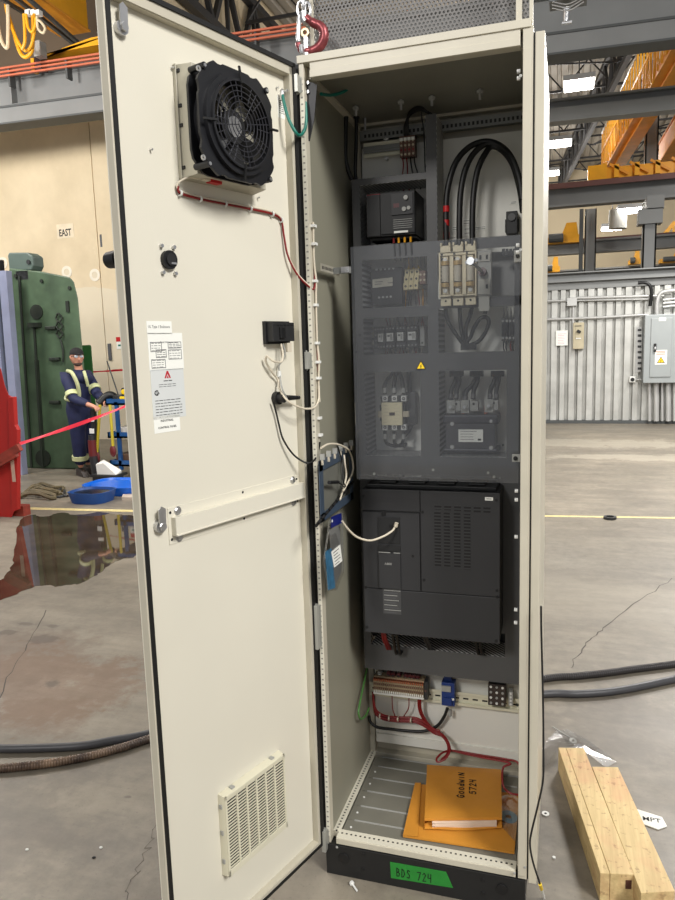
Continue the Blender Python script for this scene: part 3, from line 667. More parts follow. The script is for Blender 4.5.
# --------------------------- transformer / relay unit in window B
x0, x1, z0, z1 = R(372, 268, 402, 305, .40)
d = device('power_supply', 'dark box shaped power unit with a tilted cream label, in the second left window', 'power supply', ((x0+x1)/2, .43, z0))
dk = mat('graphite_unit', (.17, .175, .18), .5, 0, .1)
m = MB(); m.bx(x0, x1, .40, .465, z0, z1, dk); m.bx(x0-.012, x1+.012, .43, .465, z0+.015, z1-.012, dk); m.build('body', d, bevel=.002)
m = MB(); q = [P(372.5, 279.5, .397), P(392.5, 277.3, .397), P(392.5, 285.8, .397), P(372.5, 288, .397)]
m.hull([v+Vector((0, .002, 0)) for v in q], q, mat('cream_label', (.85, .83, .76), .6)); T = FY(q[3].x+.006, .3965, q[3].z+.008)
m.bx(q[3].x+.008, q[3].x+.03, .3962, .3968, q[3].z+.010, q[3].z+.012, inkg); m.bx(q[3].x+.008, q[3].x+.034, .3962, .3968, q[3].z+.017, q[3].z+.019, inkg); m.bx(q[3].x+.05, q[3].x+.066, .3962, .3968, q[3].z+.012, q[3].z+.014, inkg)
m.build('tilted_label', d)
for row, (v0, n, u0, du) in enumerate(((269.5, 5, 376.5, 4.2), (297.5, 4, 379, 3.9))):
    for k in range(n):
        p = P(u0+k*du, v0-k*.3, .398); m = MB(); m.cyl(p, p+Vector((0, .004, 0)), .0035, white, 8); m.cyl(p-Vector((0, .001, 0)), p, .002, steel, 6); m.build('terminal_screw', d)
# --------------------------- stepped fuse holders
fh = mat('ivory_block', (.80, .75, .58), .45, 0, .06)
for k in range(3):
    uL = 403.5+k*5.0
    x0, x1, z0, z1 = R(uL, 268.5-k*.5, uL+4.7, 290-k*.4, .39)
    d = device('fuse_holder', 'ivory stepped fuse holder, %s of the three left of the reddish block' % ('leftmost', 'middle', 'rightmost')[k], 'fuse holder', ((x0+x1)/2, .42, z0), 'ivory fuse holders in the second window')
    m = MB(); h = (z1-z0)/3
    for j in range(3): m.bx(x0, x1, .385+j*.012, .465, z0+j*h, z0+(j+1)*h-.001, fh)
    m.build('body', d, bevel=.001)
    m = MB()
    for j in range(3): m.cyl(((x0+x1)/2, .3855+j*.012, z0+(j+.5)*h), ((x0+x1)/2, .384+j*.012, z0+(j+.5)*h), .0036, ink, 10)
    m.prism([(x0+.002, z1), (x1-.002, z1), ((x0+x1)/2, z1+.012)], .012, signy, Matrix(((1, 0, 0, 0), (0, 0, -1, .44), (0, 1, 0, 0), (0, 0, 0, 1))))
    m.build('wire_port', d)
x0, x1, z0, z1 = R(419.5, 270.5, 425.5, 284, .40)
d = device('terminal_block', 'small brown-red terminal block at the right edge of the second window', 'terminal block', ((x0+x1)/2, .43, z0))
m = MB(); m.bx(x0, x1, .40, .465, z0, z1, brn); m.build('body', d, bevel=.001)
for k in range(4):
    m = MB(); p = ((x0+x1)/2+(.006 if k % 2 else -.006), .40, z0+(z1-z0)*(.3 if k < 2 else .7)); m.cyl(p, Vector(p)-Vector((0, .002, 0)), .0035, beigep, 8); m.build('terminal_screw', d)
def wires(name, label, ux, vt, vb, y, cols, r=.002, jit=1.5, y2=.445):
    m = MB()
    for i, u in enumerate(ux):
        j = rnd(jit); m.tube([P(u, vt, y), P(u+j*.3, vt+(vb-vt)*.35, (y+y2)/2+.005), P(u+j, vt+(vb-vt)*.7, y2), P(u+j*1.2, vb, y2+.008)], r, cols[i % len(cols)], 6)
    return tag(m.build(name, smooth=True), label, 'wires')
wires('wire_bundle', 'short wires rising from the ivory fuse holders', [405, 409, 413, 417, 421, 425], 268, 256, .42, [dgrey, yellow, dk, whitew, dgrey], .0018, .8, .43)
wires('wire_bundle', 'wires fanning down below the ivory fuse holders', [404, 406, 409, 412, 415, 418, 421, 423, 425], 289, 307, .42, [whitew, yellow, dgrey, blackw, dk, redw], .0018, 1.2, .43)
# --------------------------- relay row in window C
rl_x = ((379, 384.5), (387.5, 394.5), (398, 404.8), (408.5, 417))
pa = P(368, 340, .45); pb = P(426, 336, .45)
dinrail(pa.x, pb.x, (pa.z+pb.z)/2, .452, 'zinc mounting rail carrying the row of relays in the third window')
names = ('leftmost', 'second from the left', 'third from the left', 'rightmost')
for k, (ua, ub) in enumerate(rl_x):
    dv = -.6*k
    x0, x1, z0, z1 = R(ua-1.2, 327+dv, ub+1.2, 349+dv, .41)
    d = device('relay', 'white-faced plug-in relay, %s in the row above the warning triangle' % names[k], 'relay', ((x0+x1)/2, .43, z0), 'relays in the third window')
    m = MB(); m.bx(x0, x1, .41, .452, z0, z1, dk); m.bx(x0, x1, .400, .41, z0, z0+(z1-z0)*.25, dk); m.bx(x0, x1, .400, .41, z1-(z1-z0)*.25, z1, dk); m.build('socket', d, bevel=.001)
    m = MB(); zc = (z0+z1)/2; m.bx(x0+.005, x1-.005, .392, .41, zc-.012, zc+.014, white); m.bx(x0+.008, (x0+x1)/2, .3912, .392, zc+.002, zc+.008, inkg); m.bx((x0+x1)/2+.001, x1-.007, .3912, .392, zc-.008, zc+.010, greyp); m.build('relay_cover', d, bevel=.001)
    m = MB()
    for j in range(3):
        xx = x0+(x1-x0)*(j+.5)/3
        m.cyl((xx, .400, z0+.007), (xx, .398, z0+.007), .0026, greyp, 8); m.cyl((xx, .400, z1-.007), (xx, .398, z1-.007), .0026, greyp, 8)
    m.build('terminal_screws', d)
x0, x1, z0, z1 = R(420, 326, 424.5, 346, .41)
d = device('terminal_block', 'narrow grey terminal block right of the relays', 'terminal block', ((x0+x1)/2, .43, z0))
m = MB(); m.bx(x0, x1, .41, .452, z0, z1, greyp); m.build('body', d, bevel=.001)
m = MB(); m.cyl(((x0+x1)/2, .41, z0+.01), ((x0+x1)/2, .408, z0+.01), .003, ink, 8); m.build('wire_port', d)
x0, x1, z0, z1 = R(374, 327, 377.5, 349, .41)
d = device('terminal_block', 'narrow dark terminal block left of the relays', 'terminal block', ((x0+x1)/2, .43, z0))
m = MB(); m.bx(x0, x1, .41, .452, z0, z1, dk); m.build('body', d, bevel=.001); m = MB()
for j in range(4): m.cyl(((x0+x1)/2, .41, z0+(z1-z0)*(j+.5)/4), ((x0+x1)/2, .408, z0+(z1-z0)*(j+.5)/4), .003, greyp, 8)
m.build('terminal_screws', d)
wires('wire_bundle', 'fan of red, white and grey wires above the relays', [388+i*2.4 for i in range(16)], 328, 317, .41, [redw, redw, whitew, dgrey, whitew, dk, greyp], .0016, 2, .43)
wires('wire_bundle', 'fan of red, white and grey wires below the relays', [386+i*2.4 for i in range(16)], 348, 356, .41, [redw, redw, dk, whitew, greyp, whitew], .0016, 2, .43)
# --------------------------- warning triangle
wt = thing('warning_sign', 'small yellow triangular electric shock warning sign on the clear cover', 'warning sign', P(421, 370, .128))
def warn(m, c, s, T0, lay=.0006):
    r3 = s; tri = lambda k: [(c[0]+k*r3*math.cos(a), c[1]+k*r3*math.sin(a)) for a in (PI/2, PI/2+2*PI/3, PI/2+4*PI/3)]
    m.prism(tri(1), lay, ink, T0); m.prism(tri(.76), lay*.6, signy, T0, lay)
    b = [(.10, .5), (-.22, -.02), (-.03, -.02), (-.12, -.32), (-.22, -.22), (-.02, -.48), (.10, -.18), (.02, -.22), (.20, .12), (.02, .12), (.16, .5)]
    m.prism([(c[0]+x*s*.75, c[1]+y*s*.75) for x, y in b], lay*.5, ink, T0, lay*1.6)
p = P(421, 366.3, .1275); m = MB(); warn(m, (0, 0), .0165, FY(p.x, .1275, p.z)); m.build('triangle', wt)
# --------------------------- contactor
x0, x1, z0, z1 = R(382, 402.5, 402.5, 425, .385)
d = device('contactor', 'large contactor with a square ivory face and white terminals in the lower left window', 'contactor', ((x0+x1)/2, .42, z0))
ivo = mat('ivory_face', (.88, .84, .70), .45, 0, .05)
m = MB(); m.bx(x0-.006, x1+.006, .395, .465, z0-.016, z1+.018, dk); m.bx(x0-.014, x0-.004, .41, .465, z0+.010, z1-.010, dk); m.build('base', d, bevel=.001)
m = MB(); m.bx(x0, x1, .380, .40, z0, z1, ivo); m.bx(x0-.014, x0-.001, .385, .40, z0+.024, z0+.044, beigep); m.bx(x1+.001, x1+.020, .385, .40, z0+.026, z0+.044, beigep)
cxx, czz = (x0+x1)/2, (z0+z1)/2; m.bx(cxx-.008, cxx+.010, .378, .380, czz-.005, czz+.005, mat('brown_window', (.22, .14, .12), .4))
for j in range(6): m.bx(x0+.006, x0+.006+random.uniform(.01, .022), .3795, .380, z0+.008+j*.011, z0+.0095+j*.011, beigep); m.bx(x1-.026, x1-.026+random.uniform(.008, .018), .3795, .380, z0+.010+j*.011, z0+.0115+j*.011, beigep)
m.build('face', d, bevel=.0015)
for (vv, sg) in ((398.5, 1), (427.2, -1)):
    for k in range(3):
        p = P(385+k*9.3, vv, .388); m = MB(); m.bx(p.x-.0085, p.x+.0085, .388, .41, p.z-.009, p.z+.009, white); m.cyl(p-Vector((0, .002, 0)), p, .0055, inkg, 10); m.cyl(p-Vector((0, .003, 0)), p-Vector((0, .001, 0)), .003, greyp, 6); m.build('terminal', d)
m = MB()
for k in range(3):
    m.tube([P(385+k*9.3, 394, .395), P(384.5+k*9.2, 386, .40), P(388+k*7, 379, .41), P(393+k*3, 372, .43), P(394, 366, .45)], .0065, blackw, 10)
    m.cyl(P(385+k*9.3, 393, .395), P(385+k*9.3, 388, .397), .0075, greyp, 10)
m.tube([P(409, 372, .44), P(410, 400, .44), P(411, 425, .445), P(404, 436, .44)], .008, dk, 10)
tag(m.build('cable_bundle', smooth=True), 'three black cables with grey tags dropping into the ivory contactor', 'cables')
m = MB()
for k in range(3):
    m.tube([P(385+k*9.3, 431, .395), P(385+k*9.3, 439, .397), P(388+k*7, 444, .41), P(396+k*4, 446, .42), P(402+k*2, 444, .44)], .0055, blackw, 10); m.cyl(P(385+k*9.3, 434, .395), P(385+k*9.3, 439, .395), .0068, greyp, 10)
tag(m.build('cable_bundle', smooth=True), 'black cable tails gathered below the ivory contactor', 'cables')
m = MB(); m.bx(*[v for v in (P(404, 400, .44).x, P(416, 400, .44).x)], .43, .466, P(410, 425, .44).z, P(410, 392, .44).z, mat('mid_grey_box', (.34, .34, .34), .5)); 
o = tag(m.build('filter_capacitor', bevel=.003), 'plain grey box shaped filter just right of the ivory contactor', 'filter'); o.name = 'line_filter'
# --------------------------- reactor
x0, x1, z0, z1 = R(444, 421, 505, 452, .375)
d = device('line_reactor', 'dark blue-grey line reactor with a white rating plate in the lower right window', 'transformer', ((x0+x1)/2, .42, z0))
rx = mat('reactor_dark', (.165, .165, .20), .45, .1, .15, 12); rx2 = mat('reactor_core', (.22, .22, .24), .5, .1, .1)
m = MB(); m.bx(x0+.005, x1-.030, .375, .463, z0+.010, z1-.008, rx2); m.bx(x0, x1-.02, .38, .463, z0-.004, z0+.012, rx); m.bx(x0, x1-.02, .38, .463, z1-.010, z1+.016, rx); m.build('core', d, bevel=.002)
for k in range(3): xx = x0+.004+(x1-x0-.03)*(k+.5)/3; m = MB(); m.bx(xx-.032, xx+.032, .368, .463, z1-.008, z1+.020, rx); m.bx(xx-.032, xx+.032, .368, .46, z0-.001, z0+.012, rx); m.build('winding', d, bevel=.006)
a0_, a1_, b0_, b1_ = R(458.5, 429.5, 483, 442, .373); m = MB(); m.bx(a0_, a1_, .3725, .375, b0_, b1_, paper)
for k in range(5): m.bx(a0_+.006, a1_-.012-abs(rnd(.03)), .372, .3725, b0_+.007+k*.0085, b0_+.0085+k*.0085, inkg)
m.bx(a1_-.016, a1_-.006, .372, .3725, b0_+.005, b0_+.011, ink); m.build('rating_plate', d)
m = MB()
for (u, v) in ((452, 424), (491, 421), (452, 447), (491, 448)): p = P(u, v, .366); m.cyl(p+Vector((0, .01, 0)), p, .0045, steel, 6); m.cyl(p+Vector((0, .003, 0)), p+Vector((0, .002, 0)), .007, greyp, 10)
m.build('core_bolt', d)
for k, (u, v) in enumerate(((450.5, 407), (464.5, 407), (488.5, 406))):
    p = P(u, v, .372); m = MB(); m.bx(p.x-.013, p.x+.013, .380, .40, p.z-.02, p.z+.02, greyp); m.cyl(p, p+Vector((0, .010, 0)), .011, greyp, 6); m.cyl(p-Vector((0, .006, 0)), p, .005, steel, 8); m.build('stud_terminal', d, smooth=True)
for k, (u, v) in enumerate(((455.8, 404), (473.5, 404), (493.5, 403))):
    a0_, a1_, b0_, b1_ = R(u-3.6, v-3, u+4.8, v+7, .39); m = MB(); m.bx(a0_, a1_, .385, .42, b0_, b1_, (copper, greyp, greyp)[k] if 0 else greyp); p = P(u, v, .383); m.cyl(p, p+Vector((0, .004, 0)), .004, black, 8); m.build('lug', d, bevel=.001)
m = MB()
for k in range(3): xx = x0+.052+k*.070; m.bx(xx, xx+.010, .40, .43, z1+.01, z1+.045, copper)
m.build('copper_bar', d)
plb = ('left', 'middle', 'right'); kk = 0
for (pts) in (((450.5, 399), (451.5, 390), (455, 382), (457, 373)), ((456, 399), (457, 390), (459, 382), (458.5, 373)), ((465, 402), (466, 392), (473, 384), (477, 373)), ((473, 399), (474, 390), (477, 382), (479, 373)), ((490, 399), (490.5, 390), (494, 382), (497, 373)), ((496, 399), (496.5, 390), (498, 382), (499, 373))):
    if kk % 2 == 0: m = MB()
    q = [P(u, v, .39+.010*i) for i, (u, v) in enumerate(pts)]; m.tube(q, .0072, blackw, 10); m.cyl(q[0], q[0]+(q[1]-q[0])*.5, .0082, dgrey, 10)
    if kk % 2: u = (456, 476, 497)[kk//2]; m.bx(P(u-6, 374, .415).x, P(u+7, 374, .415).x, .405, .435, P(u, 376.5, .41).z, P(u, 371, .41).z, rubber); tag(m.build('cable_pair', smooth=True), '%s pair of thick black cables dropping onto the line reactor' % plb[kk//2], 'cables')
    kk += 1
# --------------------------- fused switch
d = device('fused_switch', 'large cream three-pole fused switch with a metal shaft, right of the chassis column', 'fuse switch', P(458, 300, .36))
cf = mat('cream_switch', (.90, .85, .72), .42, 0, .05, 14); cf2 = mat('cream_switch_inner', (.80, .74, .60), .5, 0, .08, 14)
x0, x1, z0, z1 = R(439, 251.5, 476.5, 297, .315)
m = MB(); m.bx(x0, x1, .33, YC, z0, z1, cf2); m.bx(x0, x1, .315, .322, z1-.010, z1, cf); m.bx(x0, x1, .315, .322, z0, z0+.008, cf); m.bx(x0, x0+.005, .313, .33, z0, z1, cf); m.bx(x1-.004, x1, .313, .33, z0, z1, cf)
m.bx(x0, x1, .315, .33, z1-.004, z1, cf); m.bx(x0, x1, .315, .33, z0, z0+.004, cf)
pw = (x1-x0)/3
for k in range(1, 3): m.bx(x0+k*pw-.004, x0+k*pw+.007, .309, .33, z0+.006, z1-.012, cf)
m.build('base', d, bevel=.001)
for k in range(3):
    xa_, xb_ = x0+k*pw+.010, x0+(k+1)*pw-.010; xc_ = (xa_+xb_)/2
    m = MB(); m.cyl((xc_, .316, z0+.045), (xc_, .316, z1-.040), .011, mat('fuse_body_pale', (.78, .75, .68), .5), 16); m.cyl((xc_, .316, z0+.030), (xc_, .316, z0+.042), .0125, mat('fuse_cap_brass', (.80, .68, .46), .35, .4), 16); m.cyl((xc_, .316, z1-.038), (xc_, .316, z1-.026), .0125, mat('fuse_cap_brass', (0, 0, 0)), 16)
    for j in range(7): zz = z0+.050+j*.012; m.bx(xa_-.004, xa_+.002, .314, .326, zz, zz+.005, dk)
    m.build('fuse_cartridge', d, smooth=True)
    m = MB()
    for zz in (z0+.020, z1-.022): m.bx(xa_, xb_, .318, .332, zz-.010, zz+.010, cf); m.cyl((xc_, .318, zz), (xc_, .313, zz), .0065, white, 12)
    m.build('clip', d, bevel=.001)
    xt = x0+k*pw+pw*.5
    m = MB(); m.bx(xt-.015, xt+.015, .322, YC, z1, z1+.020, cf); m.bx(xt-.015, xt-.010, .318, YC, z1+.018, z1+.028, cf); m.bx(xt+.010, xt+.015, .318, YC, z1+.018, z1+.028, cf); m.build('top_lug_cover', d, bevel=.001)
    m = MB(); m.bx(xt-.015, xt+.015, .322, YC, z0-.024, z0, cf); m.cyl((xt, .322, z0-.010), (xt, .320, z0-.010), .0035, ink, 8); m.build('bottom_lug_cover', d, bevel=.001)
s0, s1, sz0, sz1 = R(477, 251, 491.3, 295.5, .325)
m = MB(); m.bx(s0, s1, .325, YC, sz0, sz1, greyp); m.bx(s0+.003, s1-.003, .320, .325, sz0+.004, sz0+(sz1-sz0)*.38, mat('pale_grey_switch', (.68, .67, .63), .5)); m.bx(s0+.003, s1-.003, .321, .325, sz1-.030, sz1-.004, mat('pale_grey_switch', (.68, .67, .63), .5)); m.bx(s0+.004, s1-.006, .33, .34, sz0-.045, sz0, mat('pale_grey_switch', (0, 0, 0)))
m.build('operating_mechanism', d, bevel=.001)
m = MB()
for (fx, fz) in ((.25, .86), (.7, .86), (.7, .2)): xx = s0+(s1-s0)*fx; zz = sz0+(sz1-sz0)*fz; m.bx(xx-.003, xx+.003, .3195, .3205, zz-.006, zz+.006, ink)
m.build('slot', d)
m = MB(); pc = P(483, 272.5, .32); pe = P(471.5, 262, .20)
m.cyl(pc, pc+(pe-pc)*.12, .012, mat('reddish_collar', (.28, .12, .10), .4), 16); m.cyl(pc, pe, .0052, steel, 12); m.cyl(pe, pe+(pe-pc).normalized()*.012, .011, steel, 12); m.bar(pe+Vector((-.017, 0, -.002)), pe+Vector((.017, 0, .005)), .007, .009, steel); m.build('operating_shaft', d, smooth=True)
m = MB()
starts = (446.5, 459.5, 472.5)
arcs = (((446.5, 246), (446, 215), (447.5, 190), (455, 164), (468, 148), (484, 141.5), (499, 145), (511, 157), (519, 178), (522, 200)),
        ((459.5, 246), (459.5, 215), (461, 190), (466, 168), (475, 152), (488, 143.5), (501, 148), (512, 161), (520, 184), (523, 206)),
        ((472.5, 246), (472.5, 215), (474, 190), (478, 169), (485, 154), (492, 146.5), (503, 151), (513, 165), (520, 190), (523, 212)))
for k, a in enumerate(arcs):
    m = MB(); ys_ = [.33, .335, .345, .36, .375, .385, .38, .36, .33, .31]
    m.tube([P(u, v, y) for (u, v), y in zip(a, ys_)], .0088, blackw, 12)
    for (va, vb) in ((() if k else ((206, 212), (220, 226), (232, 238)))):
        m.cyl(P(446.3, va, .334), P(446.3, vb, .334), .0095, red, 12)
    tag(m.build('feed_cable', smooth=True), 'thick black feed cable arching up over the fused switch, %s' % ('leftmost, banded with red tape', 'the middle of three', 'rightmost of three')[k], 'cable', 'arching feed cables')
m = MB()
for a in (((445, 304), (447, 318), (452, 328), (458, 337), (463, 344)), ((459.5, 304), (460, 316), (461, 328), (463, 338), (465, 344)), ((472.5, 304), (470, 316), (466, 327), (466, 338), (467, 344)), ((463, 344), (470, 345), (479, 341), (486, 331), (489, 322), (486, 317), (480, 319), (474, 328), (470, 338), (462, 346)), ((487, 297), (486, 306), (485, 314))):
    m.tube([P(u, v, .37) for u, v in a], .0062, blackw, 10)
m.bx(P(461, 347, .37).x, P(476, 347, .37).x, .36, .385, P(468, 350, .37).z, P(468, 344.5, .37).z, blackw)
tag(m.build('cable_loop', smooth=True), 'black cables gathered into a loop below the fused switch', 'cables')
# --------------------------- right-hand bits
x0, x1, z0, z1 = R(506, 211, 517.5, 234, .43)
d = device('surge_module', 'black module with grey knob on the back plate beside the arching feed cables', 'relay', ((x0+x1)/2, .45, z0))
m = MB(); m.bx(x0, x1, .43, .466, z0, z1, black); m.bx(x0-.004, x1+.004, .445, .466, z0+.008, z1-.02, black); m.build('body', d, bevel=.002)
m = MB(); m.cyl(((x0+x1)/2, .43, z1-.018), ((x0+x1)/2, .424, z1-.018), .011, dgrey, 18); m.build('knob', d, smooth=True)
for k in range(2):
    x0, x1, z0, z1 = R(501.5+k*7.2, 318, 508+k*7.2, 341, .40)
    d = device('fuse_holder', 'black fuse base with white screws low right of the fused switch, %s of two' % ('left', 'right')[k], 'fuse holder', ((x0+x1)/2, .43, z0), 'black fuse bases')
    m = MB(); m.bx(x0, x1, .40, .455, z0, z1, dk); m.bx(x0+.003, x1-.003, .394, .40, z0+.018, z1-.018, black); m.build('body', d, bevel=.001)
    m = MB()
    for zz in (z0+.009, z1-.009): m.cyl(((x0+x1)/2-.006, .40, zz), ((x0+x1)/2-.006, .397, zz), .004, greyp, 8); m.cyl(((x0+x1)/2+.006, .40, zz), ((x0+x1)/2+.006, .397, zz), .004, greyp, 8)
    m.build('terminal_screws', d)
m = MB()
for u, c_c in ((504, blackw), (506.5, blackw), (511, redw), (513, blackw)): m.tube([P(u, 341, .42), P(u-.5, 347, .42), P(u+1, 354, .43)], .0025, c_c, 6)
for u in (503.5, 507, 510.5, 514): m.tube([P(u, 307, .43), P(u+.5, 312, .42), P(u, 318, .42)], .003, greyp, 6)
tag(m.build('wire_bundle', smooth=True), 'short leads entering the two black fuse bases', 'wires')
m = MB()
for k in range(4): p = P(503.5+k*3.6, 251, .34); m.bx(p.x-.004, p.x+.004, .335, .345, p.z-.012, p.z+.006, dk)
tag(m.build('cable_clamp_row'), 'row of dark cable clamps hanging under the upper bar right of the fused switch', 'clamp')
# --------------------------- acrylic shield
xs0, xs1 = .088, .548; zs0, zs1 = P(432, 481, .13).z, P(432, 241, .13).z
ac = thing('clear_safety_cover', 'clear acrylic safety cover hanging in front of the fuses, relays and contactor', 'safety cover', (.318, .13, zs0))
m = MB(); m.bx(xs0, xs1, .130, .133, zs0, zs1, acryl); m.build('acrylic_sheet', ac)
m = MB(); m.bx(xs0+.02, .50, .1335, .1355, zs0+.012, zs0+.034, mat('clear_edge_strip', (.45, .46, .47), .3, .1)) if 0 else m.bx(xs0+.01, .50, .1335, .147, zs0+.010, zs0+.013, acryl)
m.build('stiffening_strip', ac)
m = MB()
for (u, v) in ((374, 474), (488, 473), (494, 477), (433, 470)): p = P(u, v, .128); m.cyl(p, p+Vector((0, .004, 0)), .004, zinc, 8)
m.build('screw', ac)
# left perforated bracket arm
pa = PX(313, 262, .035); m = MB(); za, zb = P(330, 268, .08).z+.012, 0
br = thing('perforated_bracket', 'narrow perforated bracket arm reaching back along the left side wall to the clear cover', 'bracket', (.04, .08, 1.70))
z_ = PX(318, 266, .036).z
m.bx(.0345, .036, .02, .20, z_-.010, z_+.010, mat('bracket_arm_zinc', (.66, .64, .58), .4, .2))
for k in range(14): m.bx(.036, .0364, .028+k*.012, .034+k*.012, z_-.004, z_+.004, rubber)
m.bx(.036, .088, .128, .130, z_-.010, z_+.008, zinc); m.bx(.060, .084, .124, .128, z_-.008, z_+.008, steel); m.cyl((.074, .124, z_), (.074, .119, z_), .005, steel, 6); m.build('arm', br)
for (va, vb) in ((251, 263),):
    x0, x1, z0, z1 = R(514, va-1, 521, vb-1, .10); m = MB(); m.bx(x0, W-.03, .10, .112, z0, z1, greyp); m.cyl(((x0+x1)/2, .10, (z0+z1)/2), ((x0+x1)/2, .095, (z0+z1)/2), .005, black, 10); tag(m.build('corner_bracket', bevel=.001), 'small light bracket fixing the clear cover at its upper right corner', 'bracket')
x0, x1, z0, z1 = R(512, 454.5, 519, 462, .10); m = MB(); m.bx(x0, W-.03, .10, .112, z0, z1, greyp); m.cyl(((x0+x1)/2, .10, (z0+z1)/2), ((x0+x1)/2, .095, (z0+z1)/2), .006, black, 10); tag(m.build('corner_bracket', bevel=.001), 'small light bracket fixing the clear cover at its lower right corner', 'bracket')
m = MB()
for v in (71, 78, 245, 252, 491, 500, 537, 610, 623): p = P(520.5, v, .012); m.cyl(Vector((W-.03, .012, p.z)), Vector((W-.038, .012, p.z)), .005, white, 8)
m.build('post_bolt', enc)
# --------------------------- large drive
YD = .215
x0, x1, z0, z1 = .0765, .492, P(432, 638, YD).z, P(430, 491, YD).z
d = device('large_motor_drive', 'large charcoal motor drive with vent grilles and a small hinged panel, below the clear cover', 'motor drive', ((x0+x1)/2, .28, z0))
m = MB(); m.bx(x0+.002, x1-.001, YD+.004, YC, z0+.004, z1, drivel); m.bx(x0+.01, x1-.012, YD+.02, YC, z1, z1+.012, black)
for k in range(4): xx = x0+.05+k*.09; m.bx(xx, xx+.05, YD+.04, YC-.02, z1+.012, z1+.018, rubber)
m.build('body', d, bevel=.002)
def U(u, v): q = P(u, v, YD); return q.x, q.z
zs = P(430, 592.5, YD).z; xs = P(420.5, 550, YD).x
m = MB(); m.bx(xs+.0015, x1, YD, YD+.004, zs+.001, z1, drivem); m.bx(x0, xs, YD, YD+.004, P(390, 511, YD).z, z1, drivem); ucv = m.build('upper_cover', d, bevel=.0015)
m = MB(); m.bx(x0, x1, YD, YD+.004, z0, zs-.001, drivem); lc = m.build('lower_cover', d, bevel=.0015)
zp1 = P(390, 512, YD).z-.002
m = MB(); m.bx(x0+.002, xs-.002, YD-.001, YD+.004, zs+.002, zp1, drivem)
ux0, ux1 = P(379, 550, YD).x, P(400.5, 550, YD).x
m.bx(ux0, ux1, YD-.006, YD-.001, zs+.005, P(390, 553, YD).z, drivem); m.bx(ux0, ux1, YD-.005, YD-.001, P(390, 551, YD).z, P(390, 545, YD).z, drivel)
m.bx(ux0, ux0+(ux1-ux0)*.55, YD-.0065, YD-.006, P(388, 552.4, YD).z, P(388, 551.6, YD).z, greyp); m.bx(ux0+(ux1-ux0)*.7, ux1, YD-.0065, YD-.006, P(388, 552.4, YD).z, P(388, 551.6, YD).z, greyp)
p = P(384.5, 564.8, YD-.007); m.text('A800', .0105, FY(p.x, YD-.0066, p.z), greyp, bold=.01)
hd = m.build('hinged_panel', d, bevel=.001)
m = MB(); m.bx(ux0, ux1, YD-.004, YD-.001, P(390, 543, YD).z, P(390, 517, YD).z, drivel); q = P(391, 526, YD-.004); m.bx(q.x-.006, q.x+.004, YD-.005, YD-.004, q.z-.004, q.z+.006, black); m.bx(ux0+.012, ux0+.024, YD-.005, YD-.004, P(385, 515.5, YD).z, P(385, 511, YD).z, black); m.build('keypad_recess', hd, bevel=.001)
m = MB()
for (ua, ub) in ((434.5, 441), (444, 450), (454, 460.5), (464, 470.5)):
    g0, g1, h0, h1 = R(ua, 511+.1*(ua-434), ub, 566+.12*(ua-434), YD); m.bx(g0, g1, YD-.0006, YD, h0, h1, louvd)
for k in range(6): g0, g1, h0, h1 = R(434.5+k*9.8, 504+k*.7, 441.5+k*9.8, 509.5+k*.7, YD); m.bx(g0, g1, YD-.0006, YD, h0, h1, louvd)
m.build('vent_grille', ucv)
m = MB(); g0, g1, h0, h1 = R(383, 586, 401, 614, YD); m.bx(g0, g1, YD-.0005, YD, h0, h1, mat('faded_label', (.27, .27, .27), .6))
for k in range(11): m.bx(g0+.004, g1-abs(rnd(.02)), YD-.0008, YD-.0005, h0+.004+k*(h1-h0)/11.5, h0+.0058+k*(h1-h0)/11.5, greyp if k % 2 else inkg)
m.build('warning_label', lc)
m = MB(); g0, g1, h0, h1 = R(485, 497.2, 493, 500.5, YD); m.bx(g0, g1, YD-.0006, YD, h0, h1, paper); m.bx(g0+.004, g1-.004, YD-.0009, YD-.0006, (h0+h1)/2-.001, (h0+h1)/2+.001, inkg); m.build('number_label', ucv)
m = MB()
for (u, v) in ((363.5, 496), (422.5, 512), (424, 580), (496.5, 500), (497, 590.5), (497, 597), (366, 587), (367, 627), (496, 641), (413, 556)): m = MB(); q = P(u, v, YD); m.cyl(q, q-Vector((0, .0015, 0)), .0045, black, 12); m.build('cover_screw', lc if v > 593 else ucv)
m = MB()
for (u, c_c) in ((382, redw), (384.5, redw), (392, blackw), (396, blackw), (423, dk), (426, dk), (474, blackw), (478, blackw)):
    m.tube([P(u, 632, .26), P(u+1, 638, .27), P(u+4, 645+(8 if c_c == blackw else 0), .31), P(u+6, 650, .36)], .005, c_c, 8)
tag(m.build('cable_bundle', smooth=True), 'red and black cable tails poking out under the large charcoal drive', 'cables')
# network cable to the drive
m = MB(); q = P(395.5, 526.5, YD-.012); m.cyl(q, q+Vector((.004, .0, .012)), .006, whitew, 10); m.cyl(q+Vector((0, .006, 0)), q+Vector((0, .012, 0)), .006, whitew, 8)
m.tube([P(342, 521, .05), P(348, 529, .07), P(357, 537, .10), P(370, 540.5, .13), P(383, 536.5, .165), P(392, 531, .19), P(395, 527, YD-.012)], .0032, whitew, 10)
tag(m.build('data_cable', smooth=True), 'cream data cable sagging from the left wall to the large charcoal drive', 'cable')
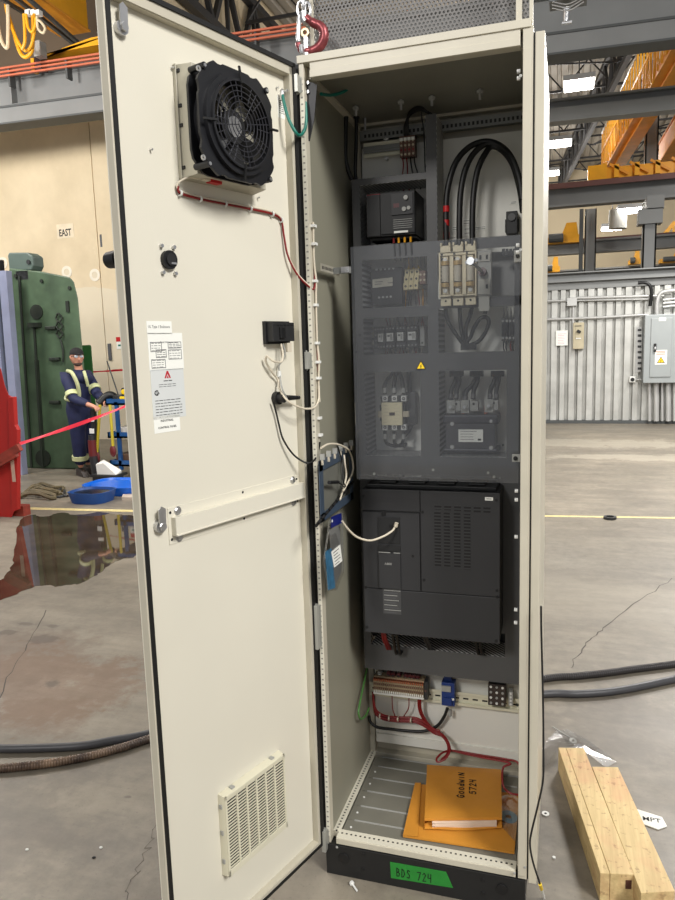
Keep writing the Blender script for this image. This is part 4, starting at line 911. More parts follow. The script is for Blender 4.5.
# --------------------------- left wall items
XL = .040
cp = thing('cable_frame_plate', 'blue-grey plate with a rounded opening on the left side wall, cables looped behind it', 'cable plate', (XL, .1, 1.12))
bg = mat('blue_grey_plate', (.24, .29, .35), .45, .1, .1)
def XYZ(u, v, x=XL): q = PX(u, v, x); return q
qq = [XYZ(319, 462), XYZ(354, 440), XYZ(354, 492), XYZ(321.5, 521)]
yA, yB = XYZ(319, 490).y, XYZ(352, 470).y; zT = XYZ(330, 455).z; zBt = XYZ(330, 516).z
m = MB(); fr_w = .032
m.bx(XL, XL+.003, yA, yA+fr_w, zBt, zT, bg); m.bx(XL, XL+.003, yB-fr_w, yB, zBt, zT, bg); m.bx(XL, XL+.003, yA, yB, zT-fr_w, zT, bg); m.bx(XL, XL+.003, yA, yB, zBt, zBt+fr_w*.8, bg)
m.build('plate', cp, bevel=.002)
for k in range(6): m = MB(); yy = yA+.02+k*(yB-yA-.04)/5; m.bx(XL, XL+.012, yy-.004, yy+.004, zT, zT+.016, greyp); m.bx(XL+.003, XL+.008, yy-.003, yy+.003, zT-.014, zT, whitew); m.build('cable_clamp', cp)
m = MB(); m.bx(XL-.004, XL-.003, yA+fr_w, yB-fr_w, zBt+.02, zT-fr_w, mat('dark_opening_sheet', (.40, .40, .37), .5)); m.build('backing_sheet', cp)
m = MB()
m.tube([PX(321, 448, .05), PX(329, 444, .055), PX(340, 445, .06), PX(350, 452, .06), PX(353, 470, .06), PX(346, 486, .06), PX(343, 491, .06)], .0028, whitew, 8)
m.tube([PX(344, 455, .05), PX(345, 465, .055), PX(346, 478, .055), PX(340, 500, .055)], .0028, whitew, 8)
m.tube([PX(333, 483, .055), PX(338, 482, .06), PX(346, 488, .06), PX(343, 480, .06), PX(342, 462, .05), PX(338, 447, .05)], .002, blackw, 8)
a_, b_ = PX(329, 482.5, .055), PX(338, 482, .058); m.cyl(a_, b_, .005, black, 10)
tag(m.build('cable_loop', smooth=True), 'cream and black cable ends looped in front of the blue-grey plate opening', 'cable')
m = MB()
for k in range(10): 
    t_ = k/9; u = 318+t_*33; v = 523-t_*39
    a_ = PX(u, v, .045); m.cyl(a_, a_+Vector((.004, .012, .006)), .004, black, 8)
m.tube([PX(316, 526, .043), PX(330, 509, .043), PX(352, 483, .043)], .004, blackw, 8)
tag(m.build('cable_chain', smooth=True), 'dark corrugated cable sleeve rising diagonally below the blue-grey plate', 'cable')
bagg = thing('document_bag', 'clear plastic bag with blue card, disc and white label hanging on the left side wall', 'plastic bag', (.04, .12, .80))
m = MB(); q = [PX(329, 519, .043), PX(341, 513, .043), PX(342, 572, .046), PX(335, 590, .046), PX(327, 591, .046), PX(323, 560, .046)]
m.hull(q, [v+Vector((.006, 0, 0)) for v in q], film); m.build('plastic_sleeve', bagg)
m = MB(); q = [PX(331, 517, .0505), PX(341, 513, .0505), PX(341.5, 523, .0505), PX(331, 528, .0505)]; m.hull(q, [v+Vector((.001, 0, 0)) for v in q], mat('deep_blue_card', (.05, .10, .42), .4)); c0 = PX(332, 521, .052); m.cyl(c0, c0+Vector((.001, 0, 0)), .004, paper, 10); m.build('header_card', bagg)
m = MB(); q = [PX(331, 552, .0525), PX(340, 544.5, .0525), PX(342, 561, .0525), PX(334, 567.5, .0525)]; m.hull(q, [v+Vector((.001, 0, 0)) for v in q], paper)
for k in range(5):
    a_ = q[0].lerp(q[3], (k+.8)/5.5); b_ = q[1].lerp(q[2], (k+.8)/5.5); a2 = a_.lerp(b_, .15); b2 = a_.lerp(b_, random.uniform(.5, .85)); m.bar(a2+Vector((.0012, 0, 0)), b2+Vector((.0012, 0, 0)), .0006, .0018, ink)
m.build('address_label', bagg)
m = MB(); q = [PX(325, 552, .0515), PX(331, 548, .0515), PX(335, 588, .0515), PX(328, 590, .0515)]; m.hull(q, [v+Vector((.001, 0, 0)) for v in q], mat('teal_blue_print', (.22, .42, .55), .3, 0, .4, 60)); q = [PX(329, 530, .0498), PX(340, 525, .0498), PX(341, 572, .0498), PX(334, 588, .0498)]; m.hull(q, [v+Vector((.0005, 0, 0)) for v in q], mat('grey_card', (.45, .45, .44), .4)); m.build('printed_insert', bagg)
# wires tied to the front left post
m = MB()
m.tube([P(u, v, .022) for u, v in ((313, 222), (314, 260), (316, 280), (316, 300), (317, 340), (319, 360), (318.5, 385), (319.5, 402))], .003, whitew, 8)
m.tube([P(u, v, .03) for u, v in ((311.5, 228), (312, 250), (314, 290), (316.5, 350), (317.5, 385), (318.5, 402))], .0025, mat('pink_wire', (.75, .42, .40), .5), 8)
for (u, v) in ((313.5, 226), (314.5, 244), (315, 281), (315.5, 305), (317, 343), (318, 362), (318.5, 378), (319, 418), (320, 435)): p = P(u, v, .02); m.bx(p.x-.006, p.x+.006, .012, .03, p.z-.0035, p.z+.0035, white)
tag(m.build('wire_harness', smooth=True), 'cream and pink wires tied up along the front left post', 'wires')
# dark triangular stay bracket in the upper left corner
pts = [P(303.5, 80, .02), P(317, 84, .02), P(314, 120, .02), P(309.5, 141, .02), P(305.5, 141, .02)]
m = MB(); m.hull([v+Vector((0, .003, 0)) for v in pts], pts, mat('dark_stay_plate', (.17, .17, .18), .45, .2))
for v in (83, 92): p = P(308, v, .019); m.cyl(p, p-Vector((0, .004, 0)), .0045, steel, 8)
tag(m.build('door_stay_bracket'), 'dark tapering steel bracket bolted inside the upper left corner of the doorway', 'bracket')
# --------------------------- bottom rail and terminals
YT = .43
def rr(u): return 685.2+(u-372)*.122
pa = P(370, rr(370)+3, .45); pb = P(515, rr(515)+2, .45); 
zc = (pa.z+pb.z)/2
m = MB()
x_a, x_b = pa.x, W-.034; ddz = (pb.z-pa.z)
def zrail(x): return pa.z+ddz*(x-pa.x)/(pb.x-pa.x)
rail = dinrail(x_a, x_b, zc, .452, 'long slotted zinc mounting rail across the bottom of the back plate', .040)
tbm = thing('terminal_strip', 'long beige and brown strip of row terminals at the bottom left of the back plate', 'terminal block', P(398, 696, .43))
uu0, uu1 = 374.5, 424.5; n = 26
xA, xB = P(uu0, 686, .42).x, P(uu1, 691, .42).x
tz1, tz0 = P(398, 677.5, .42).z, P(398, 694.5, .42).z
ivb = mat('beige_terminal', (.66, .58, .46), .5, 0, .08)
seg = None
for k in range(n):
    wdt = (xB-xA)/n; xx = xA+k*wdt
    if seg is None:
        m = MB(); m.bx(xx, xx+wdt*.86, .405, .452, tz0+.010, tz1-.008, ivb); m.bx(xx, xx+wdt*.86, .415, .452, tz0, tz1, ivb)
        for (fz, mt) in ((.2, paper), (.38, brn), (.62, brn), (.85, copper)): zz = tz0+(tz1-tz0)*fz; m.bx(xx+wdt*.15, xx+wdt*.72, .4035, .406 if fz not in (.2, .85) else .416, zz-.004, zz+.004, mt)
        seg = m.build('terminal_segment', tbm)
    else:
        c = seg.copy(); COL.objects.link(c); c.parent = tbm; c.location = (wdt*k, 0, 0)
m = MB(); m.bx(xA, xB, .4025, .4040, tz0+.001, tz0+.008, white); m.build('marker_strip', tbm)
m = MB(); m.bx(xB+.001, xB+.012, .41, .452, tz0-.002, tz1, dk); m.cyl((xB+.006, .41, (tz0+tz1)/2), (xB+.006, .407, (tz0+tz1)/2), .004, brn, 8); m.build('end_clamp', tbm)
for k, u in enumerate((378, 387, 391.5, 397, 404, 408, 412, 416)):
    x0, x1, z0, z1 = R(u, 671+k*.6, u+3.7, 679+k*.5, .43)
    m = MB(); m.bx(x0, x1, .425, .455, z0, z1, (greyp, mat('dark_red_plug', (.36, .06, .10), .45))[k > 0]); m.bx(x0+.003, x1-.003, .4235, .425, z0+.006, z1-.008, (paper, dk)[k > 0]); m.build('plug_in_marker', tbm, bevel=.0008)
bd = thing('surge_protector', 'blue surge protector module with white label on the bottom rail', 'surge protector', P(448.5, 706, .43))
x0, x1, z0, z1 = R(441.5, 683, 454.5, 706, .415)
m = MB(); m.bx(x0, x1, .415, .452, z0, z1, mat('surge_blue', (.08, .20, .46), .45, 0, .15, 60)); m.bx(x0+.008, x1-.008, .408, .415, z0+.004, z0+.03, mat('surge_blue', (0, 0, 0))); m.bx(x0+.006, x1-.012, .43, .452, z1, z1+.020, mat('surge_blue', (0, 0, 0))); m.build('module', bd, bevel=.001)
m = MB(); m.bx(x0+.001, x1-.012, .410, .415, z1-.030, z1-.010, greyp); m.bx(x1-.010, x1-.001, .411, .415, z0+.024, z0+.030, paper); m.build('label_plate', bd)
d = thing('auxiliary_contactor', 'small dark brown contactor with pale screws at the right end of the bottom rail', 'contactor', P(497, 706, .43))
x0, x1, z0, z1 = R(488, 684.5, 505.5, 706, .41); m = MB(); m.bx(x0, x1, .41, .452, z0, z1, mat('dark_brown_plastic', (.22, .18, .16), .5)); m.bx(x0+.004, x1-.004, .418, .44, z1, z1+.010, dk); m.build('body', d, bevel=.001)
m = MB()
for i in range(3):
    for j in range(4): q = (x0+(x1-x0)*(i+.5)/3, .41, z0+(z1-z0)*(j+.5)/4); m.cyl(q, (q[0], .4075, q[2]), .0042, white if (i+j) % 2 else greyp, 8)
m.build('terminal_screws', d)
x0, x1, z0, z1 = R(508.5, 692, 513, 706, .42); m = MB(); m.bx(x0, x1, .42, .452, z0, z1, greyp); 
for j in range(4): m.cyl(((x0+x1)/2, .42, z0+(z1-z0)*(j+.5)/4), ((x0+x1)/2, .418, z0+(z1-z0)*(j+.5)/4), .004, white, 8)
tag(m.build('end_terminal', bevel=.001), 'narrow pale end terminal right of the small dark brown contactor', 'terminal block')
m = MB()
rh_ = ((373, 694), (373.5, 704), (376, 712), (383, 717), (393, 719), (405, 719.5), (415, 720), (424, 724), (434, 731), (440, 733))
for j in range(4): m.tube([P(u+rnd(.4), v+(j-1.5)*1.4, .43+.004*(j % 2)) for u, v in rh_], .0038, redw, 8)
for u in (418.5, 420.5): m.tube([P(u, 697, .42), P(u, 706, .425), P(u+2, 714, .43), P(u+8, 724, .43), P(436, 732, .43)], .0035, redw, 8)
m.tube([P(392, 695, .42), P(392.5, 708, .43), P(395, 716, .435)], .002, redw, 6); m.tube([P(409, 697, .42), P(408.5, 708, .43), P(404, 716, .435)], .002, redw, 6)
for u, v in ((380, 716), (389, 718), (398, 719), (411, 720)): p = P(u, v, .424); m.ring(p-Vector((.002, 0, 0)), (1, 0, 0), .006, .009, .004, whitew, 10)
m.build
m.tube([P(436, 731, .43), P(443, 735, .42), P(448, 742, .40), P(450, 750, .38), P(446, 758, .36), P(438, 762, .35), P(437, 758, .36), P(444, 752, .38), P(455, 751, .40), P(480, 755, .40), P(505, 759, .40), P(517, 762, .39), P(521, 770, .38)], .0035, redw, 8)
m.tube([P(437, 733, .43), P(444, 738, .42), P(448, 746, .40), P(447, 754, .38), P(441, 760, .36)], .0035, redw, 8)
m.tube([P(450, 750, .39), P(480, 757, .39), P(510, 763, .38), P(503, 768, .37), P(503, 785, .33), P(510, 793, .32), P(520, 795, .31)], .0035, redw, 8)
tag(m.build('wire_harness', smooth=True), 'dark red wire harness running under the row terminals and along the cabinet floor', 'wires')
m = MB(); m.tube([P(u, v, .44) for u, v in ((369, 716), (370.5, 722), (377, 727), (390, 729), (410, 731), (425, 731), (437, 726), (444, 717), (447.5, 708))], .0055, blackw, 10)
m.cyl(P(450, 710, .435), P(450, 716, .435), .006, greyp, 8)
tag(m.build('power_cable', smooth=True), 'black cable sweeping from the blue surge protector down to the lower left corner', 'cable')
m = MB(); m.tube([PX(u, v, .022+.002*k) for k, (u, v) in enumerate(((367, 668), (363.5, 685), (360, 702), (358.5, 713), (361, 719), (366, 715), (369, 708)))], .0035, limew, 10)
tag(m.build('earth_wire', smooth=True), 'light green earth wire hanging in a loop at the lower left back corner', 'wire')
# --------------------------- envelopes and bag on the cabinet floor
ZF = H0+.018
env = mat('manila_orange', (.80, .54, .18), .6, 0, .06, 12, .3, 120)
def quad3(us, z, yoff=0): return [PZ(u, v, z) for u, v in us]
def softsheet(q, zb, h, mtl, nx=10, ny=10, puff=.0, wr=.0015):
    m = MB(); vs = []; 
    for side in (0, 1):
        for i in range(nx+1):
            for j in range(ny+1):
                a = q[0].lerp(q[1], i/nx); b = q[3].lerp(q[2], i/nx); p = a.lerp(b, j/ny)
                e = min(i, nx-i)/(nx/2); e2 = min(j, ny-j)/(ny/2); bul = (1-(1-min(e*2, 1))**2)*(1-(1-min(e2*3, 1))**2)
                if side: z = zb+h*.7+puff*bul+wr*math.sin(i*1.7+j*.9)*math.sin(j*1.3)*bul
                else: z = zb
                vs.append((p.x, p.y, z))
    S = (nx+1)*(ny+1); I = lambda s_, i, j: s_*S+i*(ny+1)+j; fs = []
    for s_ in (0, 1):
        for i in range(nx):
            for j in range(ny): fs.append((I(s_, i, j), I(s_, i+1, j), I(s_, i+1, j+1), I(s_, i, j+1)))
    for i in range(nx): fs.append((I(0, i, 0), I(0, i+1, 0), I(1, i+1, 0), I(1, i, 0))); fs.append((I(0, i, ny), I(0, i+1, ny), I(1, i+1, ny), I(1, i, ny)))
    for j in range(ny): fs.append((I(0, 0, j), I(0, 0, j+1), I(1, 0, j+1), I(1, 0, j))); fs.append((I(0, nx, j), I(0, nx, j+1), I(1, nx, j+1), I(1, nx, j)))
    m.add(vs, fs, mtl); return m
e1 = thing('manila_envelope', 'flat orange manila envelope lying underneath the thick one on the cabinet floor', 'envelope', (.35, .12, ZF))
q = [PZ(415, 784, ZF+.004), Vector((.545, PZ(500, 796, ZF).y+.02, 0)), PZ(520, 854, ZF+.004), PZ(403, 836, ZF+.004)]
q[1] = Vector((min(q[1].x, .545), q[1].y, 0)); q[2].x = min(q[2].x, .546)
m = softsheet(q, ZF, .008, env, 12, 10, .003, .001); m.build('envelope_body', e1, smooth=True)
a_, b_ = q[0].lerp(q[1], .06), q[3].lerp(q[2], .14); m = MB(); m.hull([Vector((*q[0].xy, ZF+.007)), Vector((*a_.xy, ZF+.009)), Vector((*b_.xy, ZF+.009)), Vector((*q[3].xy, ZF+.007))], [Vector((*q[0].xy, ZF+.009)), Vector((*a_.xy, ZF+.011)), Vector((*b_.xy, ZF+.011)), Vector((*q[3].xy, ZF+.009))], env); m.build('flap', e1)
ZE = ZF+.012; TH = .042
e2 = thing('manila_envelope', 'thick orange manila envelope with black handwriting, stuffed with papers, on top of the flat one', 'envelope', (.36, .2, ZE))
q = [PZ(427, 762, ZE+TH), PZ(501, 768.5, ZE+TH*.85), PZ(502, 817, ZE+TH*.8), PZ(424.5, 818, ZE+TH*.8)]
m = softsheet(q, ZE+.024, TH-.030, env, 14, 14, .008, .0012); mbs = softsheet([v.copy() for v in q], ZE, .006, env, 8, 8, 0, 0); mbs.build('rear_sheet', e2, smooth=True)
for (A_, B_) in ((q[0], q[3]), (q[1], q[2]), (q[0], q[1])): m.hull([Vector((A_.x, A_.y, ZE)), Vector((B_.x, B_.y, ZE)), Vector((B_.x, B_.y+.002, ZE)), Vector((A_.x, A_.y+.002, ZE))], [Vector((A_.x, A_.y, ZE+.026)), Vector((B_.x, B_.y, ZE+.026)), Vector((B_.x, B_.y+.002, ZE+.026)), Vector((A_.x, A_.y+.002, ZE+.026))], env)
m.build('envelope_body', e2, smooth=True)
n_ = 12
pl_ = []; m = MB(); q3 = q[3]; q2 = q[2]; fwd = (q[3]-q[0]); fwd.z = 0; fwd.normalize()
for k in range(5):
    zz = ZE+.005+k*.0042; a_ = q3.lerp(q2, .10+.03*(k % 2)); b_ = q3.lerp(q2, .93); 
    vs = []
    for (p, ext) in ((a_, .003+.002*k % .005), (b_, .004)):
        vs.append(Vector((p.x, p.y, zz))-fwd*.12); vs.append(Vector((p.x, p.y, zz-.002))+fwd*ext)
    m.add([*vs, *[v+Vector((0, 0, .0022)) for v in vs]], [(0, 1, 3, 2), (4, 6, 7, 5), (0, 4, 5, 1), (1, 5, 7, 3), (3, 7, 6, 2), (2, 6, 4, 0)], mat('stacked_paper', (.90, .82, .74), .7))
m.build('paper_stack', e2)
m = MB(); lipb, lipt = [], []
for i in range(n_+1):
    t_ = i/n_; p = q3.lerp(q2, t_)+fwd*(.006+.006*math.sin(t_*PI)); lipb.append(Vector((p.x, p.y, ZE+.001+.0015*math.sin(t_*9)))); p2 = q3.lerp(q2, t_)-fwd*.03; lipt.append(Vector((p2.x, p2.y, ZE+.009)))
vs = lipb+lipt+[v+Vector((0, 0, .0015)) for v in lipb+lipt]; N_ = n_+1; fs = []
for i in range(n_): fs += [(i, i+1, N_+i+1, N_+i), (2*N_+i, 3*N_+i, 3*N_+i+1, 2*N_+i+1), (i, 2*N_+i, 2*N_+i+1, i+1), (N_+i, N_+i+1, 3*N_+i+1, 3*N_+i)]
m.add(vs, fs, env); m.build('open_lip', e2, smooth=True)
# handwriting lies on the envelope: text direction runs away from the viewer
def onenv(u, v): return PZ(u, v, ZE+TH-.003)
def wline(s_, ua, va, ub, vb, h, lw, m):
    a_, b_ = onenv(ua, va), onenv(ub, vb); ax = (b_-a_); L = ax.length; ax.normalize(); up = Vector((0, 0, 1)).cross(ax); 
    T = Matrix(((ax.x, up.x, 0, a_.x), (ax.y, up.y, 0, a_.y), (0, 0, 1, ZE+TH+.0005), (0, 0, 0, 1)))
    write(m, s_, T, h, L/len(s_)*.85, lw, ink, L/len(s_))
m = MB(); wline('GOOdWIN', 464, 799, 464, 773, .022, .0032, m); wline('5724', 476, 795.5, 476, 780, .021, .0032, m)
m.build('handwriting', e2)
bg_ = thing('plastic_bag', 'clear crumpled plastic bag with a pale disc beside the envelopes', 'plastic bag', (.50, .2, ZF+.01))
m = MB(); bpts = [(500, 796), (514, 793), (521, 800), (521, 842), (512, 838), (503, 828)]; q = [PZ(u, v, ZF+.014) for u, v in bpts]
for p in q: p.x = min(p.x, .546)
cc = sum(q, Vector())/6; vs = [Vector((*p.xy, ZF+.013)) for p in q]+[Vector((cc.x, cc.y, ZF+.035))]; m.add(vs, [(i, (i+1) % 6, 6) for i in range(6)]+[tuple(range(6))], film); m.build('plastic_film', bg_)
m = MB(); p = PZ(515, 818, ZF+.016); p.x = min(p.x, .52); m.ring(p, (.1, -.1, 1), .008, .026, .0015, mat('pale_blue_disc', (.45, .55, .60), .3), 24); m.build('disc', bg_)
# --------------------------- lifting hook on the roof corner
YH = .045
hk = thing('lifting_hook', 'red and silver crane hook latched onto the enclosure roof, upper centre', 'hook', P(305, 55, YH))
hr = mat('hook_red', (.52, .24, .25), .35, .45, .35, 60)
def K(u, v, y=YH): return P(u, v, y)
m = MB(); path = [(303.5, 15), (309, 20), (315, 24), (320, 26), (323.5, 31), (324, 38), (321, 45), (315, 50), (309, 51.5), (302, 50), (298.5, 45), (299, 40)]
rad = [.006, .010, .012, .0125, .013, .0135, .0135, .013, .012, .010, .008, .005]
pts = [K(u, v) for u, v in path]
m.tube(pts, lambda t: rad[min(int(t*11+.5), 11)]*.95, hr, 12); m.build('hook_body', hk, smooth=True)
m = MB(); m.tube([K(299.5, 17), K(298.8, 28), K(298.3, 38), K(300, 42)], .0065, steel, 10); m.build('safety_latch', hk, smooth=True)
m = MB(); m.tube([K(301, 45, .03), K(302, 52, .03), K(304, 52, .03)], .006, steel, 8); m.build('hook_tip', hk, smooth=True)
m = MB()
for (u, v, k) in ((300.5, 9, 0), (307.5, 10, 0), (304, 3, 1), (302, -6, 0), (303, -18, 1), (303, -30, 0)):
    c0 = K(u, v); L_ = .020; pp = []
    for i in range(16):
        a = 2*PI*i/16; off = Vector((.008*math.cos(a), 0, .018*math.sin(a))) if not k else Vector((0, .008*math.cos(a), .018*math.sin(a))); pp.append(c0+off)
    m.tube(pp, .0038, steel, 8, False, True)
m.build('chain_links', hk, smooth=True)
m = MB(); m.tube([K(303.5, 12), K(304, 18), K(306, 22)], .010, steel, 10); m.build('clevis', hk, smooth=True)
eb = thing('lifting_eye', 'silver lifting eye bolt standing on the roof corner inside the hook', 'eye bolt', P(307, 56, .04))
m = MB(); b_ = P(307, 55.5, .04); b_.z = H1+.004
m.cyl(b_, b_+Vector((0, 0, .006)), .014, steel, 16); m.bar(b_+Vector((0, 0, .004)), P(306.5, 38, .045), .014, .010, steel); c0 = P(305.5, 33, .045); m.ring(c0-Vector((0, .005, 0)), (0, 1, 0), .006, .011, .010, mat('dull_zinc_eye', (.66, .60, .48), .35, .7), 20); m.build('eye', eb, smooth=True)
# ================================================================ HALL
# floor: worn concrete
t = NT('worn_concrete'); oc = t.tc.outputs['Object']
big = t.noise(.55, 5, oc, .6); fine = t.noise(14, 6, oc, .65); med = t.noise(2.6, 5, oc, .6)
base = t.ramp(t.math('ADD', t.math('MULTIPLY', big, .55), t.math('MULTIPLY', med, .45)), [(.32, s2l((.36, .337, .302))), (.5, s2l((.455, .427, .377))), (.68, s2l((.57, .533, .468)))])
base = t.mix(t.math('MULTIPLY', t.ramp(fine, [(.35, 0.), (.7, 1.)]), .35), base, s2l((.63, .595, .53)))
mpn = t.n.new('ShaderNodeMapping'); mpn.inputs['Scale'].default_value = (.5, 2.6, 1); t.link(oc, mpn.inputs[0]); base = t.mix(t.math('MULTIPLY', t.ramp(t.noise(1.6, 8, mpn.outputs[0], .7), [(.42, 1.), (.58, 0.)]), .38), base, s2l((.345, .32, .285)))
speck = t.noise(90, 2, oc); base = t.mix(t.math('MULTIPLY', t.ramp(speck, [(.62, 0.), (.70, 1.)]), .35), base, s2l((.36, .33, .30)))
# rust stain patches at the left
sx = t.node('ShaderNodeSeparateXYZ'); t.link(oc, sx.inputs[0]); X_, Y_, Z_ = sx.outputs
def blob(cx, cy, rx, ry):
    a = t.math('DIVIDE', t.math('SUBTRACT', X_, cx), rx); b = t.math('DIVIDE', t.math('SUBTRACT', Y_, cy), ry)
    d = t.math('SQRT', t.math('ADD', t.math('MULTIPLY', a, a), t.math('MULTIPLY', b, b)))
    d = t.math('ADD', d, t.math('MULTIPLY', t.math('SUBTRACT', med, .5), 3.2)); d = t.math('ADD', d, t.math('MULTIPLY', t.math('SUBTRACT', fine, .5), 1.8))
    return t.ramp(t.math('SUBTRACT', 1.3, d), [(.25, 0.), (.65, 1.)])
for (cx_, cy_, rx_, ry_, k, c) in ((-1.75, .85, .55, .38, .42, (.46, .32, .21)), (-1.5, .55, .35, .16, .30, (.44, .33, .24)), (-1.52, -.25, .20, .07, .9, (.34, .19, .12)), (-2.0, 1.1, .6, .3, .3, (.42, .33, .26)), (1.1, 2.6, .8, .4, .2, (.70, .66, .58)), (.9, 9.5, 2.2, .5, .35, (.74, .71, .64)), (1.6, 8.2, 1.2, .3, .35, (.74, .71, .64)), (1.3, 6.2, .5, .12, .3, (.40, .37, .33)), (.9, 3.1, 1.2, .08, .3, (.40, .37, .33)), (.95, 1.1, .5, .25, .3, (.38, .35, .32)), (-1.2, -.1, .5, .35, .25, (.40, .37, .34))):
    base = t.mix(t.math('MULTIPLY', blob(cx_, cy_, rx_, ry_), k), base, s2l(c))
# dark oval scuffs
for (u, v, rx_, ry_) in ((7, 632, .06, .03), (27, 624, .06, .025), (53, 626, .06, .03), (43, 639, .08, .05), (52, 685, .07, .05), (128, 797, .02, .012)):
    p = PZ(u, v); base = t.mix(t.math('MULTIPLY', blob(p.x, p.y, rx_, ry_), .6), base, s2l((.30, .26, .235)))
t.link(base, t.b.inputs['Base Color'])
t.link(t.ramp(big, [(.35, .42), (.65, .60)]), t.b.inputs['Roughness'])
b = t.node('ShaderNodeBump', Strength=.25, Distance=.004); t.link(fine, b.inputs['Height']); t.link(b.outputs[0], t.b.inputs['Normal'])
m = MB(); m.bx(-16, 12, -7, 42, -.2, 0, t.m); struct(m.build('floor', loc=(0, 0, 0)))
crk = mat('crack_dark', (.30, .275, .25), .8)
def crack(pts, w):
    m = MB(); q = []
    for (u, v) in pts: q.append(PZ(u, v, 0))
    r = [q[0]]
    for a, b in zip(q, q[1:]):
        for k in range(1, 6): p = a.lerp(b, k/5); r.append(p+Vector((rnd(.012), rnd(.02), 0)) if k < 5 else p)
    for a, b in zip(r, r[1:]):
        d = (b-a); d.z = 0; n_ = Vector((-d.y, d.x, 0)).normalized()*w/2*random.uniform(.5, 1.2); z = Vector((0, 0, .0006))
        m.add([a-n_+z, b-n_+z, b+n_+z, a+n_+z], [(0, 1, 2, 3)], crk)
    return m
o = crack(((571, 668), (578, 656), (590, 640), (603, 628), (640, 600), (672, 578)), .006).build('trim_2'); struct(o)
o = crack(((127, 900), (131, 880), (142, 862), (150, 842), (157, 824)), .0025).build('trim_3'); struct(o)
o = crack(((0, 698), (12, 672), (30, 640), (46, 610)), .006).build('trim_4'); struct(o)
# painted yellow line
yl = mat('floor_line_yellow', (.80, .74, .52), .6, 0, .2, 20)
m = MB(); a = PZ(28, 508.5); b = PZ(135, 511); c = PZ(545, 516); d_ = PZ(675, 518)
def fline(m, a, b, w): d = (b-a); n_ = Vector((-d.y, d.x, 0)).normalized()*w/2; z = Vector((0, 0, .001)); m.add([a-n_+z, b-n_+z, b+n_+z, a+n_+z], [(0, 1, 2, 3)], yl)
fline(m, a+(a-b)*.3, b, .09); struct(m.build('trim_5'))
m = MB(); fline(m, b, c, .07); fline(m, c, d_+(d_-c)*2, .055); struct(m.build('trim_6'))
# puddle
t = NT('puddle_water'); t.b.inputs['Base Color'].default_value = (*s2l((.23, .20, .165)), 1); t.b.inputs['Roughness'].default_value = .03; t.b.inputs['IOR'].default_value = 1.5; t.b.inputs['Specular IOR Level'].default_value = .5
t.link(t.ramp(t.noise(3, 4), [(.35, s2l((.20, .165, .125))), (.7, s2l((.30, .255, .205)))]), t.b.inputs['Base Color'])
pt = [(14, 560), (16, 535), (22, 520), (32, 515), (45, 517), (60, 513), (80, 515), (100, 512), (120, 515), (138, 517), (150, 530), (150, 545), (136, 556), (120, 560), (106, 568), (96, 575), (82, 583), (60, 586), (42, 585), (25, 590), (12, 596), (-15, 604), (-15, 590), (5, 576)]
m = MB(); q = [PZ(u, v) for u, v in pt]; r = []
for i in range(len(q)):
    p0, p1, p2, p3 = q[i-1], q[i], q[(i+1) % len(q)], q[(i+2) % len(q)]
    for k in range(5): s_ = k/5; r.append(.5*((2*p1)+(p2-p0)*s_+(2*p0-5*p1+4*p2-p3)*s_*s_+(3*p1-p0-3*p2+p3)*s_**3)+Vector((rnd(.012), rnd(.02), 0)))
m.prism([(p.x, p.y) for p in r], .002, t.m); tag(m.build('puddle'), 'shallow brown puddle mirroring the green machine on the concrete floor', 'puddle')
# ---- walls
t = NT('beige_concrete_wall'); oc = t.tc.outputs['Object']
base = t.ramp(t.noise(.9, 5, oc, .6), [(.3, s2l((.80, .73, .60))), (.7, s2l((.90, .83, .70)))])
sx = t.node('ShaderNodeSeparateXYZ'); t.link(oc, sx.inputs[0]); zr_ = sx.outputs[2]
lowm = t.math('GREATER_THAN', t.math('ADD', t.math('MULTIPLY', t.noise(.8, 3), -.5), 3.0), zr_)
base = t.mix(t.math('MULTIPLY', lowm, .55), base, s2l((.88, .85, .77)))
base = t.mix(t.math('MULTIPLY', t.ramp(t.noise(3.2, 6, oc, .7), [(.62, 0.), (.72, 1.)]), .30), base, s2l((.94, .90, .82)))
t.link(base, t.b.inputs['Base Color']); t.b.inputs['Roughness'].default_value = .75
b = t.node('ShaderNodeBump', Strength=.3, Distance=.02); t.link(t.noise(1.6, 4), b.inputs['Height']); t.link(b.outputs[0], t.b.inputs['Normal']); wallb = t.m
YW = 9.4
m = MB(); xj = P(91.5, 160, YW).x
m.bx(-16, xj-.008, YW, YW+.25, 0, 9.6, wallb); m.bx(xj+.008, -5.9, YW, YW+.25, 0, 9.6, wallb); m.bx(xj-.008, xj+.008, YW+.03, YW+.25, 0, 9.6, wallb)
m.bx(-16, -5.9, YW-.05, YW, 6.3, 9.2, mat('brown_upper_cladding', (.42, .36, .29), .8, 0, .15, .8))
wl = struct(m.build('wall_left', loc=(0, YW, 0)))
m = MB(); m.bx(-6.15, -5.9, YW+.25, 42, 0, 9.6, wallb); struct(m.build('wall_side', loc=(-6, YW, 0)))
p = P(58, 228.5, YW-.002); m = MB(); m.bx(p.x-.03, p.x+.33, YW-.004, YW, p.z-.18, p.z+.07, mat('wall_paint_pale', (.90, .84, .73), .7)); m.text('EAST', .17, FY(p.x+.02, YW-.006, p.z-.14), ink, bold=.02, w=.26)
tag(m.build('wall_marking'), 'painted black EAST lettering on a pale patch high on the beige wall', 'sign')
p = P(101, 235, YW-.002); m = MB(); m.text('1', .30, FY(p.x-.03, YW-.003, p.z-.2), inkg, bold=.02); tag(m.build('wall_number'), 'small stencilled number 1 high on the beige wall beside the door edge', 'sign')
